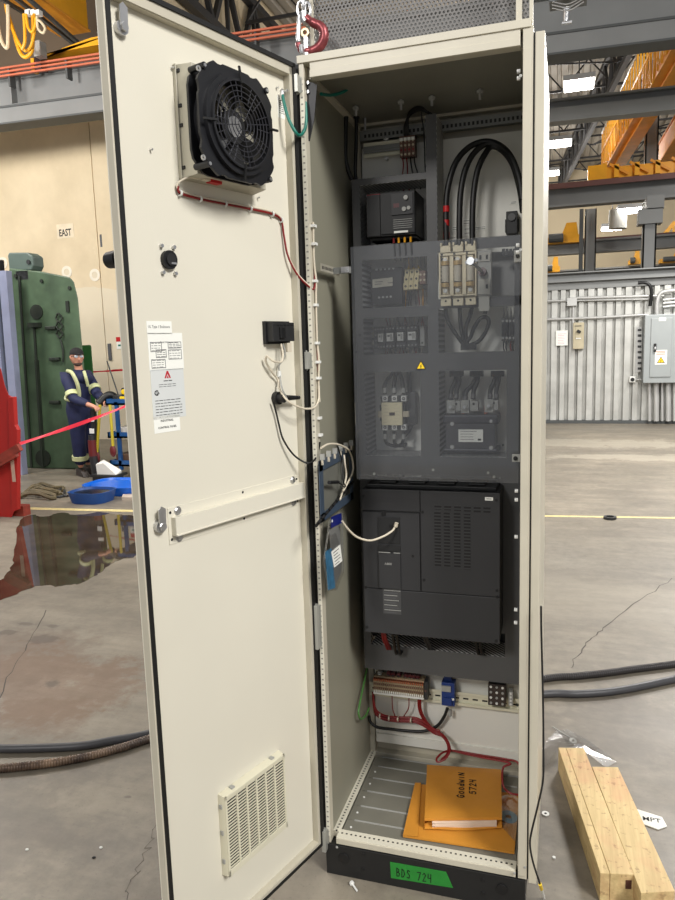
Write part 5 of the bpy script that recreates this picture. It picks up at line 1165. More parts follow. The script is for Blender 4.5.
a_, b__, c__, d__ = R(116.5, 337, 124, 349, YW-.01); m = MB(); m.bx(a_, b__, YW-.012, YW, c__, d__, paper); m.bx(a_, b__, YW-.014, YW-.012, c__+(d__-c__)*.62, d__, red); m.bx(a_+.03, b__-.02, YW-.014, YW-.012, c__+.05, c__+.08, greenw)
tag(m.build('notice_board'), 'small red and white safety notice on the beige wall behind the worker', 'sign')
m = MB(); p = P(110, 352, YW-.01); m.bx(p.x-.03, p.x+.03, YW-.03, YW, p.z-.15, p.z+.15, inkg); tag(m.build('wall_bracket'), 'narrow dark bracket on the beige wall below the red and white notice', 'bracket')
for (u, v) in ((67, 272), (95, 275), (37, 268), (3, 263)):
    p = P(u, v, YW); m = MB(); m.ring(p-Vector((0, .01, 0)), (0, 1, 0), .06, .11, .011, mat('plaster_ring', (.93, .90, .83), .8), 20); m.cyl(p-Vector((0, .006, 0)), p, .06, wallb, 16)
    tag(m.build('wall_patch'), 'round plaster patch on the beige wall above the green machine', 'patch', 'plaster patches')
# partition at the back right
YP = 12.25; ztp = 2.58
t = NT('corrugated_grey'); t.link(t.ramp(t.noise(3, 5), [(.3, s2l((.66, .66, .64))), (.7, s2l((.78, .78, .76)))]), t.b.inputs['Base Color']); t.b.inputs['Roughness'].default_value = .45; t.b.inputs['Metallic'].default_value = .2; corr = t.m
pit = .16; x0 = -1.0; prof = []
for k in range(56):
    xx = x0+k*pit; prof += [(xx, 0), (xx+.080+.02*(k % 2), 0), (xx+.090+.02*(k % 2), .09), (xx+.145, .09), (xx+.155, 0)]
vs = [(x, YP+d, z) for x, d in prof for z in (0.02, ztp)]; fs = [(2*i, 2*i+2, 2*i+3, 2*i+1) for i in range(len(prof)-1)]
m = MB(); m.add(vs, fs, corr); m.bx(x0, 8, YP+.12, YP+.14, 0, ztp, beamd); struct(m.build('wall_back', loc=(0, YP, 0)))
m = MB(); m.bx(x0, 8, YP-.03, YP+.1, 0, .06, beamd); struct(m.build('baseboard_back'))
m = MB(); m.bx(x0, 8, YP-.12, YP+.20, ztp+.03, ztp+.05, beamg); m.bx(x0, 8, YP-.02, YP+.02, ztp-.10, ztp+.05, beamg); m.bx(x0, 8, YP-.12, YP+.20, ztp+.18, ztp+.20, beamg); m.bx(x0, 8, YP+.02, YP+.06, ztp+.05, ztp+.18, beamg)
tag(m.build('cap_beam'), 'grey steel channel beam capping the corrugated partition', 'beam')
# pipes and electrical gear on the partition
def pipe(pts, r, mt, name, label, cat='pipe', sm=False): m = MB(); m.tube(pts, r, mt, 10, sm); return tag(m.build(name, smooth=True), label, cat)
cond = mat('conduit_grey', (.72, .72, .71), .4, .3, .05); YQ = YP-.06
pipe([P(545, 319.5, YQ), P(600, 317.5, YQ), P(648, 314.5, YQ)], .022, cond, 'conduit', 'grey horizontal conduit crossing the corrugated partition above the paper notice')
pipe([P(545, 301, YQ), P(650, 299, YQ)], .018, cond, 'conduit', 'upper thin conduit just below the partition cap, passing the junction box')
pipe([P(577, 298, YQ-.03), P(664, 295.5, YQ-.03)], .025, cond, 'conduit', 'topmost conduit below the partition cap, right of the junction box')
pipe([P(573.5, 306, YQ), P(573, 322, YQ), P(573.5, 345, YQ)], .022, cond, 'conduit', 'vertical conduit dropping from the junction box to the beige switch')
def boxY(name, label, cat, uL, vT, uR, vB, dep, mt, y=YP, bev=.01, root=None):
    a, b, c, d = R(uL, vT, uR, vB, y-dep); m = MB(); m.bx(a, b, y-dep, y, c, d, mt); return m, a, b, c, d
m, a, b, c, d = boxY('', '', '', 567, 297.5, 577, 306, .12, cond); tag(m.build('junction_box', bevel=.008), 'small grey junction box at the top of the corrugated partition', 'electrical box')
m, a, b, c, d = boxY('', '', '', 556, 330.5, 568, 345.5, .03, paper)
for k in range(7): m.bx(a+.03, b-.03-abs(rnd(.05)), YP-.0315, YP-.03, c+.03+k*.03, c+.037+k*.03, mat('pink_ink', (.80, .62, .68), .7))
tag(m.build('paper_notice'), 'white printed paper notice taped to the corrugated partition', 'notice')
sw_ = thing('safety_switch', 'beige rotary safety switch box on the corrugated partition, right of the paper', 'switch box', P(578, 349, YP))
bgs = mat('switch_beige', (.72, .68, .57), .5)
m, a, b, c, d = boxY('', '', '', 573, 322.5, 584, 349, .14, bgs); m.build('box', sw_, bevel=.01)
m = MB(); mx_ = (a+b)/2; m.bx(a+.04, b-.04, YP-.15, YP-.14, c+(d-c)*.42, d-.05, bgs); m.bx(a+.05, b-.05, YP-.153, YP-.15, c+(d-c)*.38, c+(d-c)*.42, white); m.bx(a+.03, b-.05, YP-.155, YP-.15, d-.07, d-.055, dk); m.build('cover_plate', sw_, bevel=.003)
m = MB(); m.bar((a+.07, YP-.17, c+(d-c)*.70), (b-.06, YP-.17, c+(d-c)*.62), .03, .05, black); m.build('rotary_handle', sw_, bevel=.004)
m, a, b, c, d = boxY('', '', '', 629.5, 376.5, 635.5, 382.5, .08, white); m.cyl(((a+b)/2, YP-.08, (c+d)/2), ((a+b)/2, YP-.10, (c+d)/2), .035, black, 14); tag(m.build('push_button_box', bevel=.008), 'tiny white push button box with black button left of the large grey panel', 'switch box')
pipe([P(636, 379.5, YQ), P(644, 379.5, YQ)], .018, cond, 'conduit', 'short conduit linking the tiny push button box to the large grey panel')
m = MB()
for k in range(8): p = P(639.5, 330+k*5.5, YP-.02); m.bx(p.x-.03, p.x+.03, YP-.03, YP-.01, p.z-.02, p.z+.02, dk)
p = P(639.5, 330, YP-.02); m.bx(p.x-.05, p.x+.05, YP-.012, YP, P(640, 372, YP).z, p.z+.06, cond)
tag(m.build('slotted_channel'), 'narrow vertical slotted channel left of the large grey panel', 'bracket')
ebx = thing('distribution_panel', 'large grey electrical distribution panel with yellow warning triangle at the right edge', 'electrical panel', P(670, 383, YP))
gpm = mat('panel_grey', (.60, .62, .62), .45, .1, .03)
a, b, c, d = R(644, 314, 688, 383, YP-.30); m = MB(); m.bx(a, b, YP-.30, YP-.01, c, d, gpm); m.build('box', ebx, bevel=.012)
a2, b2, c2, d2 = R(650.5, 318, 671.5, 377, YP-.32); m = MB(); m.bx(a2, b2, YP-.32, YP-.30, c2, d2, gpm); m.build('door', ebx, bevel=.006)
m = MB(); q = P(655, 347, YP-.33); m.bx(q.x-.02, q.x+.02, YP-.36, YP-.32, q.z-.08, q.z+.06, black); m.bx(q.x-.015, q.x+.015, YP-.37, YP-.36, q.z-.04, q.z, steel); m.build('latch', ebx, bevel=.003)
a3, b3, c3, d3 = R(655, 350, 667, 364.5, YP-.325); m = MB(); m.bx(a3, b3, YP-.325, YP-.32, c3, d3, paper); warn(m, ((0), (0)), .075, FY((a3+b3)/2, YP-.326, c3+.065), .002)
for k in range(3): m.bx(a3+.02, b3-.03, YP-.327, YP-.325, d3-.03-k*.025, d3-.018-k*.025, mat('pale_red_print', (.85, .50, .42), .6))
m.build('warning_sticker', ebx)
a3, b3, c3, d3 = R(659, 317.5, 666, 321, YP-.325); m = MB(); m.bx(a3, b3, YP-.325, YP-.32, c3, d3, paper); m.build('nameplate', ebx)
for k, u in enumerate((649.5, 656.3, 662.2, 668.3, 674.5)):
    pipe([P(u, 383, YP-.12), P(u, 421, YP-.12)], (.03, .048, .022, .048, .03)[k], cond, 'conduit', 'vertical conduit below the large grey panel, %s of five' % ('leftmost', 'second', 'third', 'fourth', 'rightmost')[k])
m = MB(); m.tube([P(657, 314, YP-.12), P(657, 305, YP-.12), P(659, 296, YP-.12), P(665, 291.5, YP-.12), P(690, 289, YP-.12)], .035, cond, 12); tag(m.build('conduit', smooth=True), 'pale conduit bending right over the top of the large grey panel', 'pipe')
m = MB()
for k in range(3): m.tube([P(663, 300+k*3.5, YP-.1), P(690, 297+k*3.5, YP-.1)], .02, cond, 8)
tag(m.build('conduit_bank'), 'bank of thin horizontal conduits at the top right above the large grey panel', 'pipe')
m = MB(); m.tube([P(638, 283, YP-.15), P(645, 282.5, YP-.16), P(650, 286, YP-.16), P(651.5, 294, YP-.14), P(650, 306, YP-.1)], .03, blackw, 10); tag(m.build('drop_cable', smooth=True), 'thick black cable bending over the partition cap left of the large grey panel', 'cable')
# far beige wall beyond
m = MB(); m.bx(-5.9, 14, 34, 34.3, 0, 9.6, mat('far_beige_wall', (.86, .80, .68), .8, 0, .06, .4)); struct(m.build('wall_far', loc=(0, 34, 0)))
# roof
ZR = 9.2
m = MB(); 
n = 160; vs = []; wv = .30
prof = []
xx = -16
while xx < 13: prof += [(xx, 0), (xx+.16, 0), (xx+.19, .07), (xx+.27, .07)]; xx += .30
vs = [(x, y, ZR+d) for x, d in prof for y in (4, 42)]; m.add(vs, [(2*i, 2*i+1, 2*i+3, 2*i+2) for i in range(len(prof)-1)], deckm); m.bx(-16, 13, -.5, 42, ZR+.08, ZR+.15, deckm)
struct(m.build('ceiling', loc=(0, 20, ZR)))
def truss(p0, p1, h, n, label, th=.09):
    p0, p1 = Vector(p0), Vector(p1); up = Vector((0, 0, h)); r = thing('roof_truss', label, 'roof truss', (p0+p1)/2, 'roof trusses')
    m = MB(); m.bar(p0, p1, th, th, trussm); m.build('bottom_chord', r)
    m = MB(); m.bar(p0+up, p1+up, th, th, trussm); m.build('top_chord', r)
    m = MB()
    for k in range(n):
        a = p0.lerp(p1, k/n); b = p0.lerp(p1, (k+.5)/n)+up; c = p0.lerp(p1, (k+1)/n); m.bar(a, b, th*.6, th*.6, trussm); m.bar(b, c, th*.6, th*.6, trussm); m.bar(b, b-up, th*.45, th*.45, trussm)
    m.build('web_members', r)
truss((3.1, 6.0, 8.0), (.30, 33.5, 8.0), 1.0, 22, 'dark roof truss running back between the lights and the yellow crane', .13)
truss((-5.7, 6.0, 7.7), (-6.1, 33, 7.7), 1.2, 20, 'dark roof truss seen above the door top edge', .16)
for k, y in enumerate((9.5, 13, 16.5, 20, 24, 28, 32)):
    r = thing('roof_joist', 'thin dark open-web joist spanning crosswise under the pale roof deck', 'roof joist', (3, y, 8.3), 'thin roof joists')
    r['label'] = 'thin dark open-web joist spanning crosswise under the pale roof deck'
    m = MB(); m.bar((-5.8, y, 8.35), (12, y, 8.35), .06, .06, trussm); m.bar((-5.8, y, 9.1), (12, y, 9.1), .06, .06, trussm); m.build('chord', r)
    m = MB(); n = 14
    for i in range(n): a = -5.8+17.8*i/n; w_ = 17.8/n; m.bar((a, y, 8.35), (a+w_/2, y, 9.1), .035, .035, trussm); m.bar((a+w_/2, y, 9.1), (a+w_, y, 8.35), .035, .035, trussm)
    m.build('web', r)
# diagonal bracing between trusses
m = MB()
for k in range(6): y = 10+k*3.8; m.bar((1.8-.1*k, y, 8.1), (4.8, y+1.9, 9.1), .04, .04, trussm); m.bar((1.8-.1*k, y+3.8, 8.1), (4.8, y+1.9, 9.1), .04, .04, trussm); m.bar((2.0-.1*k, y, 8.1), (-1.5, y+1.9, 9.1), .04, .04, trussm)
tag(m.build('roof_bracing'), 'thin dark diagonal bracing rods under the roof beside the lights', 'bracing')
# ---- runway beams
def ibeam(m, x0, x1, y, zb, h, w, mt, tw=.02, tf=.04, mtf=None):
    mtf = mtf or mt; m.bx(x0, x1, y-tw/2, y+tw/2, zb+tf, zb+h-tf, mt); m.bx(x0, x1, y-w/2, y+w/2, zb, zb+tf, mtf); m.bx(x0, x1, y-w/2, y+w/2, zb+h-tf, zb+h, mtf)
Y1 = 8.0
b1 = thing('crane_runway_beam', 'big grey runway beam crossing behind the enclosure top, orange conductor bars at left', 'steel beam', (-3, Y1, 5.05))
z1a = P(15, 128, Y1).z
zt_ = P(50, 69, Y1).z
TB = Matrix.Translation((-8, Y1, 0)) @ Matrix.Rotation(.055, 4, 'Z') @ Matrix.Translation((8, -Y1, 0))
m = MB(TB); ibeam(m, -15, 9, Y1, z1a+.27, zt_-z1a-.27, .34, beamg, .03, .035, beamg)
m.bx(-15, 9, Y1-.22, Y1-.19, z1a+.02, z1a+.24, beamg); m.bx(-15, 9, Y1-.24, Y1+.10, z1a, z1a+.025, beamd); m.bx(-15, 9, Y1-.24, Y1+.10, z1a+.24, z1a+.27, beamd)  # upper dark strip draws the shadow line between web and lower plate
m.build('beam', b1)
cb_ = mat('conductor_orange', (.78, .42, .30), .5, 0, .1, 8)
m = MB(TB)
for k in range(3): m.bx(-15, -2.75, Y1-.32, Y1-.28, zt_-.12+k*.055, zt_-.095+k*.055, cb_)
m.build('conductor_bar', b1)
m = MB(TB)
for k in range(12): xx = -14.5+k*1.0; m.bx(xx, xx+.03, Y1-.30, Y1-.17, zt_-.26, zt_+.0, beamd)
m.build('support_arm', b1)
m = MB(TB); m.bx(-15, 9, Y1-.06, Y1+.06, zt_, zt_+.07, mat('rail_grey', (.45, .46, .43), .5, .3)); m.build('crane_rail', b1)
for k in range(5):
    xx = -13+k*2.7; m = MB(TB); m.bx(xx, xx+.02, Y1-.15, Y1-.02, z1a+.32, zt_-.04, beamg); m.build('web_stiffener', b1)
Y2 = 10.6; z2a = P(612, 118, Y2).z
TB2 = Matrix.Translation((1.3, Y2, 0)) @ Matrix.Rotation(.06, 4, 'Z') @ Matrix.Translation((-1.3, -Y2, 0))
m = MB(TB2); ibeam(m, -4.5, 9, Y2, z2a, .34, .26, beamg, .03, .03); m.bx(-4.5, 9, Y2-.14, Y2-.12, z2a+.03, z2a+.20, beamg); tag(m.build('crane_runway_beam'), 'thinner pale steel beam crossing below the first bright ceiling light', 'steel beam')
Y3 = 16.0; z3a = P(612, 203.5, Y3).z
b3 = thing('crane_runway_beam', 'deep grey runway beam carrying the far yellow crane', 'steel beam', (3, Y3, z3a))
m = MB(); ibeam(m, -4.5, 10, Y3, z3a, .46, .34, beamg, .03, .05, beamg); m.build('beam', b3)
m = MB(); m.bx(-4.5, 10, Y3-.25, Y3-.2, z3a+.38, z3a+.50, mat('rusty_rail', (.42, .28, .26), .6)); m.build('rail', b3)
Y4 = 20.0; z4a = P(610, 252, Y4).z
m = MB(); ibeam(m, -4.5, 12, Y4, z4a, .36, .34, beamg, .03, .05, beamg); m.bx(-4.5, 12, Y4-.17, Y4+.17, z4a+.36, z4a+.40, mat('rusty_rail', (0, 0, 0))); tag(m.build('crane_runway_beam'), 'lower grey beam behind the two steel columns', 'steel beam')
Y5 = 28.0; z5a = P(610, 276, Y5).z
m = MB(); ibeam(m, -4.5, 14, Y5, z5a, .32, .4, beamd, .03, .06, beamg); tag(m.build('crane_runway_beam'), 'farthest dark beam in front of the pale far wall, just above the partition', 'steel beam')
# columns
def column(uL, uR, vt, vb, y, name, label, mt=beamg, zb=None):
    a = P(uL, (vt+vb)/2, y).x; b = P(uR, (vt+vb)/2, y).x; zt = P((uL+uR)/2, vt, y).z; zb = P((uL+uR)/2, vb, y).z if zb is None else zb; m = MB(); w = b-a
    m.bx(a, b, y-.02, y, zb, zt, mt); m.bx(a, a+.03, y-.02, y+w, zb, zt, mt); m.bx(b-.03, b, y-.02, y+w, zb, zt, mt); m.bx(a-.0, b, y+w, y+w+.02, zb, zt, mt)
    return m, a, b, zt
m, a, b, zt = column(642.5, 656, 209, 283, 14.6, '', '', zb=0); m.bx(a+.05, b+.12, 14.5, 15.6, zt-.02, zt+.25, beamg); m.bx(a-.1, b+.1, 14.5, 14.9, zt-.30, zt, beamg); tag(m.build('steel_column'), 'nearer grey steel column standing behind the partition, under the yellow crane', 'column')
m, a, b, zt = column(646, 659, 60, 183, 17.0, '', '', zb=z3a+.4); m.build; tag(m.build('upper_column'), 'upper grey column rising behind the slanted yellow crane girder', 'column')
m, a, b, zt = column(584.5, 596, 209, 285, 19.0, '', '', zb=0); tag(m.build('steel_column'), 'farther grey steel column standing left of the nearer one', 'column')
m = MB(); a = P(579, 245, 18.6).x; b = P(583, 245, 18.6).x; m.bx(a, b, 18.6, 18.7, 0, P(580, 209, 18.6).z, beamd); tag(m.build('pipe_riser'), 'narrow dark riser beside the farther grey column', 'pipe')
# far yellow crane with railing
def girder(name, label, A, B, h, w, mt, rail=False, c2=None):
    A, B = Vector(A), Vector(B); r = thing(name, label, 'crane', (A+B)/2)
    d = (B-A).normalized(); side = d.cross(Vector((0, 0, 1))).normalized(); up = Vector((0, 0, 1))
    m = MB(); m.bar(A+up*h/2, B+up*h/2, w, h, mt); m.bar(A, B, w*1.15, .03, c2 or mt); m.bar(A+up*h, B+up*h, w*1.15, .03, c2 or mt); m.build('girder', r)
    return r, d, side
A = PZ(613, 176, 6.0); B = PZ(697, 42, 6.0)
r, d, side = girder('bridge_crane', 'long yellow bridge crane girder with a yellow railed walkway, upper right', A, B, .50, .24, orange)
L = (B-A).length
m = MB(); o_ = side*.30; n = 26
for k in range(n): p = A+d*L*k/n+o_; m.bar(p+Vector((0, 0, .1)), p+Vector((0, 0, 1.15)), .035, .035, yellow)
for z in (1.15, .65): m.bar(A+o_+Vector((0, 0, z)), B+o_+Vector((0, 0, z)), .045, .045, yellow if z < 1 else steel)
m.build('guard_rail', r)
m = MB(); m.bar(A+side*.20+Vector((0, 0, .08)), B+side*.20+Vector((0, 0, .08)), .18, .04, orange); m.build('walkway', r)
m = MB(); rr_ = random.Random(3)
for k in range(16):
    p = A+d*L*(k+.3)/16+o_; dr = rr_.uniform(.25, .6); q = d*(L/16); m.tube([p+Vector((0, 0, .65)), p+q*.3+Vector((0, 0, .65-dr)), p+q*.7+Vector((0, 0, .65-dr)), p+q+Vector((0, 0, .65))], .02, yellow, 6)
m.build('festoon_cable', r)
m = MB(); p0 = P(590, 181, Y3-.1); p1 = P(690, 174, Y3-.1); zc_ = z3a+.62
m.bx(p0.x, p1.x, Y3-.15, Y3+.15, zc_-.12, zc_+.14, yellow); m.bx(p0.x-.05, p0.x+.35, Y3-.2, Y3+.2, zc_-.16, zc_+.2, yellow)
for k in range(6): m.bx(p0.x+.5+k*.42, p0.x+.6+k*.42, Y3-.22, Y3-.15, zc_-.10, zc_+.18, mat('crane_yellow', (0, 0, 0))); m.bar((p0.x+.4+k*.42, Y3-.2, zc_+.2), (p0.x+.8+k*.42, Y3-.2, zc_-.05), .04, .05, orange)
m.build('end_carriage', r)
A = PZ(667, 164, 5.9); B = PZ(706, 108, 5.9)
girder('bridge_crane', 'second yellow crane girder at the right edge of the picture', A, B, .5, .4, orange)
# small hoists on lower beams
def hoist(u0, v0, u1, v1, y, lab, hook=None):
    a, b, c, d = R(u0, v0, u1, v1, y); r = thing('crane_hoist', lab, 'hoist', ((a+b)/2, y, c)); w = b-a; h = d-c
    m = MB(); m.prism([(a, c), (b, c), (b, c+h*.35), (b-w*.1, c+h*.4), (b-w*.15, d), (b-w*.42, d), (b-w*.55, c+h*.4), (a, c+h*.3)], .4, yellow, Matrix(((1, 0, 0, 0), (0, 0, 1, y), (0, 1, 0, 0), (0, 0, 0, 1)))); m.build('frame', r)
    m = MB(); m.cyl((a+w*.1, y-.1, c+h*.25), (b-w*.5, y-.1, c+h*.25), h*.22, beamd, 12); m.build('drum', r)
    if hook: q = P(*hook, y); m = MB(); m.tube([(q.x, y, c), q], .03, dk, 6); m.ball(q, .12, yellow, 10, 6, (1, .6, 1.6)); m.build('hook_block', r)
hoist(545, 223, 582, 243, 19.7, 'yellow hoist trolley on the lower beam beside the enclosure edge')
hoist(545, 257, 560, 272, 27.0, 'far small orange hoist with hanging hook, just right of the enclosure', (558, 283))
hoist(629, 250, 641, 264, 27.4, 'far small yellow hoist left of the nearer grey column')
hoist(660, 250, 690, 262, 27.4, 'far yellow hoist at the right edge below the lower beam')
m = MB(); p = P(660, 240, 24); m.bar(P(655, 245, 24), P(675, 222, 24), .08, .12, yellow); m.bar(P(673, 222, 24), P(674, 240, 24), .06, .06, yellow); tag(m.build('jib_arm'), 'slender yellow jib arm at the right edge above the lower beam', 'crane arm')
# handrail on top of the partition far away
m = MB(); m.bar(P(545, 278, 13), P(598, 276, 13), .03, .03, dk); m.bar(P(597.5, 276, 13), P(597.5, 286, 13), .05, .05, dk); tag(m.build('rail_bar'), 'thin dark rail just above the partition cap', 'rail')
# ---- hanging light fittings
ltm = mat('lamp_glow', (1, .98, .95), .5, emit=26)
def light(u, v, z, w, lab, y=None):
    p = PZ(u, v, z) if y is None else P(u, v, y); r = thing('high_bay_light', lab, 'ceiling light', p, None)
    m = MB(); m.bx(p.x-w/2, p.x+w/2, p.y-w/2, p.y+w/2, p.z, p.z+.12, beamg); m.build('housing', r)
    m = MB(); m.bx(p.x-w/2+.03, p.x+w/2-.03, p.y-w/2+.03, p.y+w/2-.03, p.z-.05, p.z, ltm); m.build('lamp', r)
    m = MB(); m.tube([p+Vector((0, 0, .12)), Vector((p.x, p.y, ZR-.01))], .015, dk, 6); m.build('suspension_wire', r)
light(579, 84, 7.6, .72, 'brightest and nearest high bay light, top right below the big grey beam')
light(559, 143, 7.9, .80, 'second high bay light, half as large, just right of the enclosure')
light(550, 173, 8.0, .72, 'third high bay light, partly hidden by the enclosure side')
light(631, 210, 6, .80, 'far oval light above the lower beam, right of the grey lamp shade', 22)
light(612, 228, 6, .72, 'far small light just above the lower beam, left of the larger oval one', 26)
m = MB(); p = P(618, 210, 22); m.cyl(p, p-Vector((0, 0, .55)), .26, greyp, 16); tag(m.build('duct_drop', smooth=True), 'pale cylindrical duct drop between the two far lights', 'duct')
# ---- hook block at the top right
hb_ = thing('crane_hook_block', 'red and grey crane hook block hanging at the top edge right of the enclosure', 'hook block', P(567, 20, 6.4))
m = MB(); yb = 6.4
a, b, c, d = R(549.5, -12, 587, 9, yb); m.bx(a, b, yb-.12, yb+.12, c+.05, d, mat('hook_block_grey', (.45, .46, .47), .4, .4)); m.bx(a+.03, (a+b)/2-.06, yb-.13, yb-.12, c+.09, c+.16, red); m.bx((a+b)/2+.06, b-.03, yb-.13, yb-.12, c+.10, c+.16, red)
for k in range(3): m.tube([(a+.03, yb-.13, c+.04-.03*k), ((a+b)/2, yb-.14, c-.01-.03*k), (b-.03, yb-.13, c+.05-.03*k)], .007, steel, 6)
m.build('block', hb_, bevel=.01)
m = MB(); p = P(567, 8, yb); m.cyl(p, P(566, 22, yb), .04, steel, 12, .03); m.bar(P(562, 23.5, yb), P(572, 22, yb), .03, .02, steel); m.build('hook_shank', hb_, smooth=True)
# ---- crane at the upper left
A = PZ(97+22, 48+14, 6.3); B = PZ(27-22, -14, 6.3)
A = P(112, 52, 9.1); A = Vector((A.x, 9.1, 6.75))
P0 = PZ(62, 25, 6.75); P1 = PZ(97, 48, 6.75); dd = (P1-P0).normalized()
girder('bridge_crane', 'large yellow bridge crane girder slanting across the top left corner', P0-dd*4.5, P1-dd*.6, .75, .50, yellow, c2=orange)
ec = thing('crane_end_carriage', 'yellow crane end carriage standing on the orange conductor rail, top left', 'crane', P(70, 60, Y1))
m = MB(); qz = zt_+.14; q = [P(42, 66, Y1-.15), P(99, 60, Y1-.15)]; x_0, x_1 = q[0].x, q[1].x+.3
zz1 = P(70, 51, Y1-.15).z
m.prism([(x_0, qz), (x_1, qz), (x_1, zz1+.12), (x_1-.4, zz1+.12), (x_1-.9, zz1+.05), (x_0, zz1-.06)], .35, yellow, Matrix(((1, 0, 0, 0), (0, 0, 1, Y1-.17), (0, 1, 0, 0), (0, 0, 0, 1)))); m.build('carriage_beam', ec)
m = MB(); a, b, c, d = R(31, 58, 34, 72, Y1-.2); m.bx(a, b, Y1-.2, Y1-.1, c, d, yellow); a, b, c, d = R(35, 56, 41, 70, Y1-.25); m.bx(a, b, Y1-.25, Y1-.1, c, d, mat('dark_maroon_motor', (.18, .09, .10), .5)); m.build('drive_motor', ec)
a, b, c, d = R(33, 40, 40, 56, Y1-.4); m = MB(); m.bx(a, b, Y1-.4, Y1-.25, c, d, greyp); tag(m.build('control_box', bevel=.01), 'pale grey control box hanging among the yellow festoon cables, top left', 'electrical box')
for k, (pts, r, mt, lb) in enumerate((
    (((6, -6), (7, 10), (13, 30), (20, 52), (26, 57), (32, 50), (33, 30), (33, 14)), .028, yellow, 'deepest yellow festoon cable loop at the top left'),
    (((8, -6), (8, 12), (14, 33), (24, 50), (31, 46), (35, 28), (34, 14)), .022, yellow, 'yellow festoon cable loop just inside the deepest one'),
    (((-4, -4), (-2, 25), (2, 42), (7, 48), (8, 40), (8, 14), (7, -6)), .026, mat('pale_cable', (.80, .74, .62), .5), 'pale festoon cable loop at the left picture edge'),
    (((24, 14), (25, 40), (22, 50)), .022, yellow, 'straight hanging yellow cable left of the grey control box'),
    (((26, 14), (28, 27), (32, 32), (35, 26), (36, 18)), .02, yellow, 'small yellow cable loop above the grey control box'),
    (((37, 16), (38, 28), (43, 33), (45, 28), (41, 22), (38, 20)), .018, mat('pale_cable', (0, 0, 0)), 'smallest coiled cable loop right of the grey control box'))):
    m = MB(); m.tube([P(u, v, Y1-.6-.05*k) for u, v in pts], r, mt, 8); tag(m.build('festoon_cable', smooth=True), lb, 'cable')
m = MB()
for (a, b) in (((0, -14), (82, 50)), ((14, -14), (84, 48)), ((-4, -4), (60, 34))): m.bar(P(*a, 7.0), P(*b, 8.9), .05, .05, beamd)
tag(m.build('festoon_track'), 'dark parallel festoon track rails behind the yellow cables, top left', 'rail')
m = MB()
for k, u in enumerate((29, 33, 38)): p = P(u, 13.5+k*.2, 7.4); m.bx(p.x-.04, p.x+.05, 7.36, 7.44, p.z-.03, p.z+.04, white)
tag(m.build('festoon_trolley'), 'small white festoon trolley fittings on the dark track, top left', 'trolley')
# ================================================================ green machine at left
YG = 6.35
gm_ = thing('green_machine', 'tall weathered green machine frame with rounded corner, behind the worker', 'machine', P(60, 470, YG))
grn = mat('machine_green', (.29, .37, .275), .5, 0, .40, 2.6, .2, 60); grnd = mat('machine_green_dark', (.13, .16, .12), .6, 0, .3, 4)
gp = [(20, 474), (9, 268), (40, 271), (70, 277), (74, 282), (78, 298), (93, 466)]
q = [P(u, v, YG) for u, v in gp]; q[0].z = 0; q[-1].z = 0
FYm = lambda y: Matrix(((1, 0, 0, 0), (0, 0, 1, y), (0, 1, 0, 0), (0, 0, 0, 1)))
OB = Vector((-.80, 1, 0))
m = MB(); m.hull(q, [v+OB*1.0 for v in q], grn); m.build('body', gm_, bevel=.02)
m = MB()
for (u0, v0, u1, v1) in ((9, 274, 14, 470), (20, 276, 21.5, 470), (38, 360, 44, 468), (35, 328, 36.5, 470)):
    a_ = P(u0, v0, YG); b_ = P(u0+(v1-v0)*.065, v1, YG); m.bar(Vector((a_.x, YG-.015, a_.z)), Vector((b_.x, YG-.015, max(b_.z, .02))), (u1-u0)/75, .03, grnd)
m.build('recess_strip', gm_)
m = MB(); p = P(37, 312, YG); m.cyl(p-Vector((0, .02, 0)), p, .10, grnd, 20); p = P(37, 325, YG); m.bx(p.x-.09, p.x+.08, YG-.08, YG, p.z-.03, p.z+.03, grnd); m.build('shelf_port', gm_)
m = MB(); p = P(44, 458, YG); m.cyl(p-Vector((0, .03, 0)), p, .12, grnd, 16); m.build('port', gm_, smooth=True)
for (u, v) in ((52, 328), (56, 359), (56, 402)): m = MB(); p = P(u, v, YG); m.bx(p.x-.08, p.x+.08, YG-.05, YG, p.z-.022, p.z+.022, grnd); m.build('slot_handle', gm_, bevel=.008)
m = MB()
for k, v in enumerate((318, 326, 334)): p = P(60+k*.3, v, YG); m.tube([(p.x-.05, YG-.02, p.z), (p.x, YG-.03, p.z+.06), (p.x+.05, YG-.02, p.z), (p.x, YG-.03, p.z-.05), (p.x-.05, YG-.02, p.z)], .012, grnd, 6)
m.tube([P(60.5, 340, YG-.02), P(63, 350, YG-.02), P(63, 362, YG-.02)], .012, grnd, 6); m.bx(P(66, 300, YG).x, P(69, 300, YG).x, YG-.02, YG, P(67, 312, YG).z, P(67, 301, YG).z, grnd)
m.build('chain', gm_)
for (u, v) in ((42, 281), (70, 288), (16, 276), (13, 340)): m = MB(); p = P(u, v, YG); m.cyl(p-Vector((0, .02, 0)), p, .025, grnd, 8); m.build('bolt', gm_)
m = MB(); a, b, c, d = R(82, 345, 95, 440, YG+.8); m.hull([Vector((a, YG+.8, 0)), Vector((b, YG+.8, 0)), Vector((b, YG+.8, d)), Vector((a, YG+.8, d))], [Vector((a, YG+.8, 0))+OB*.5, Vector((b, YG+.8, 0))+OB*.5, Vector((b, YG+.8, d))+OB*.5, Vector((a, YG+.8, d))+OB*.5], mat('green_cover', (.22, .42, .22), .5, 0, .15, 3)); m.build('rear_cover', gm_, bevel=.02)
hb2 = thing('machine_drive_box', 'grey-green box sitting on top of the tall green machine', 'machine box', P(21, 272, YG))
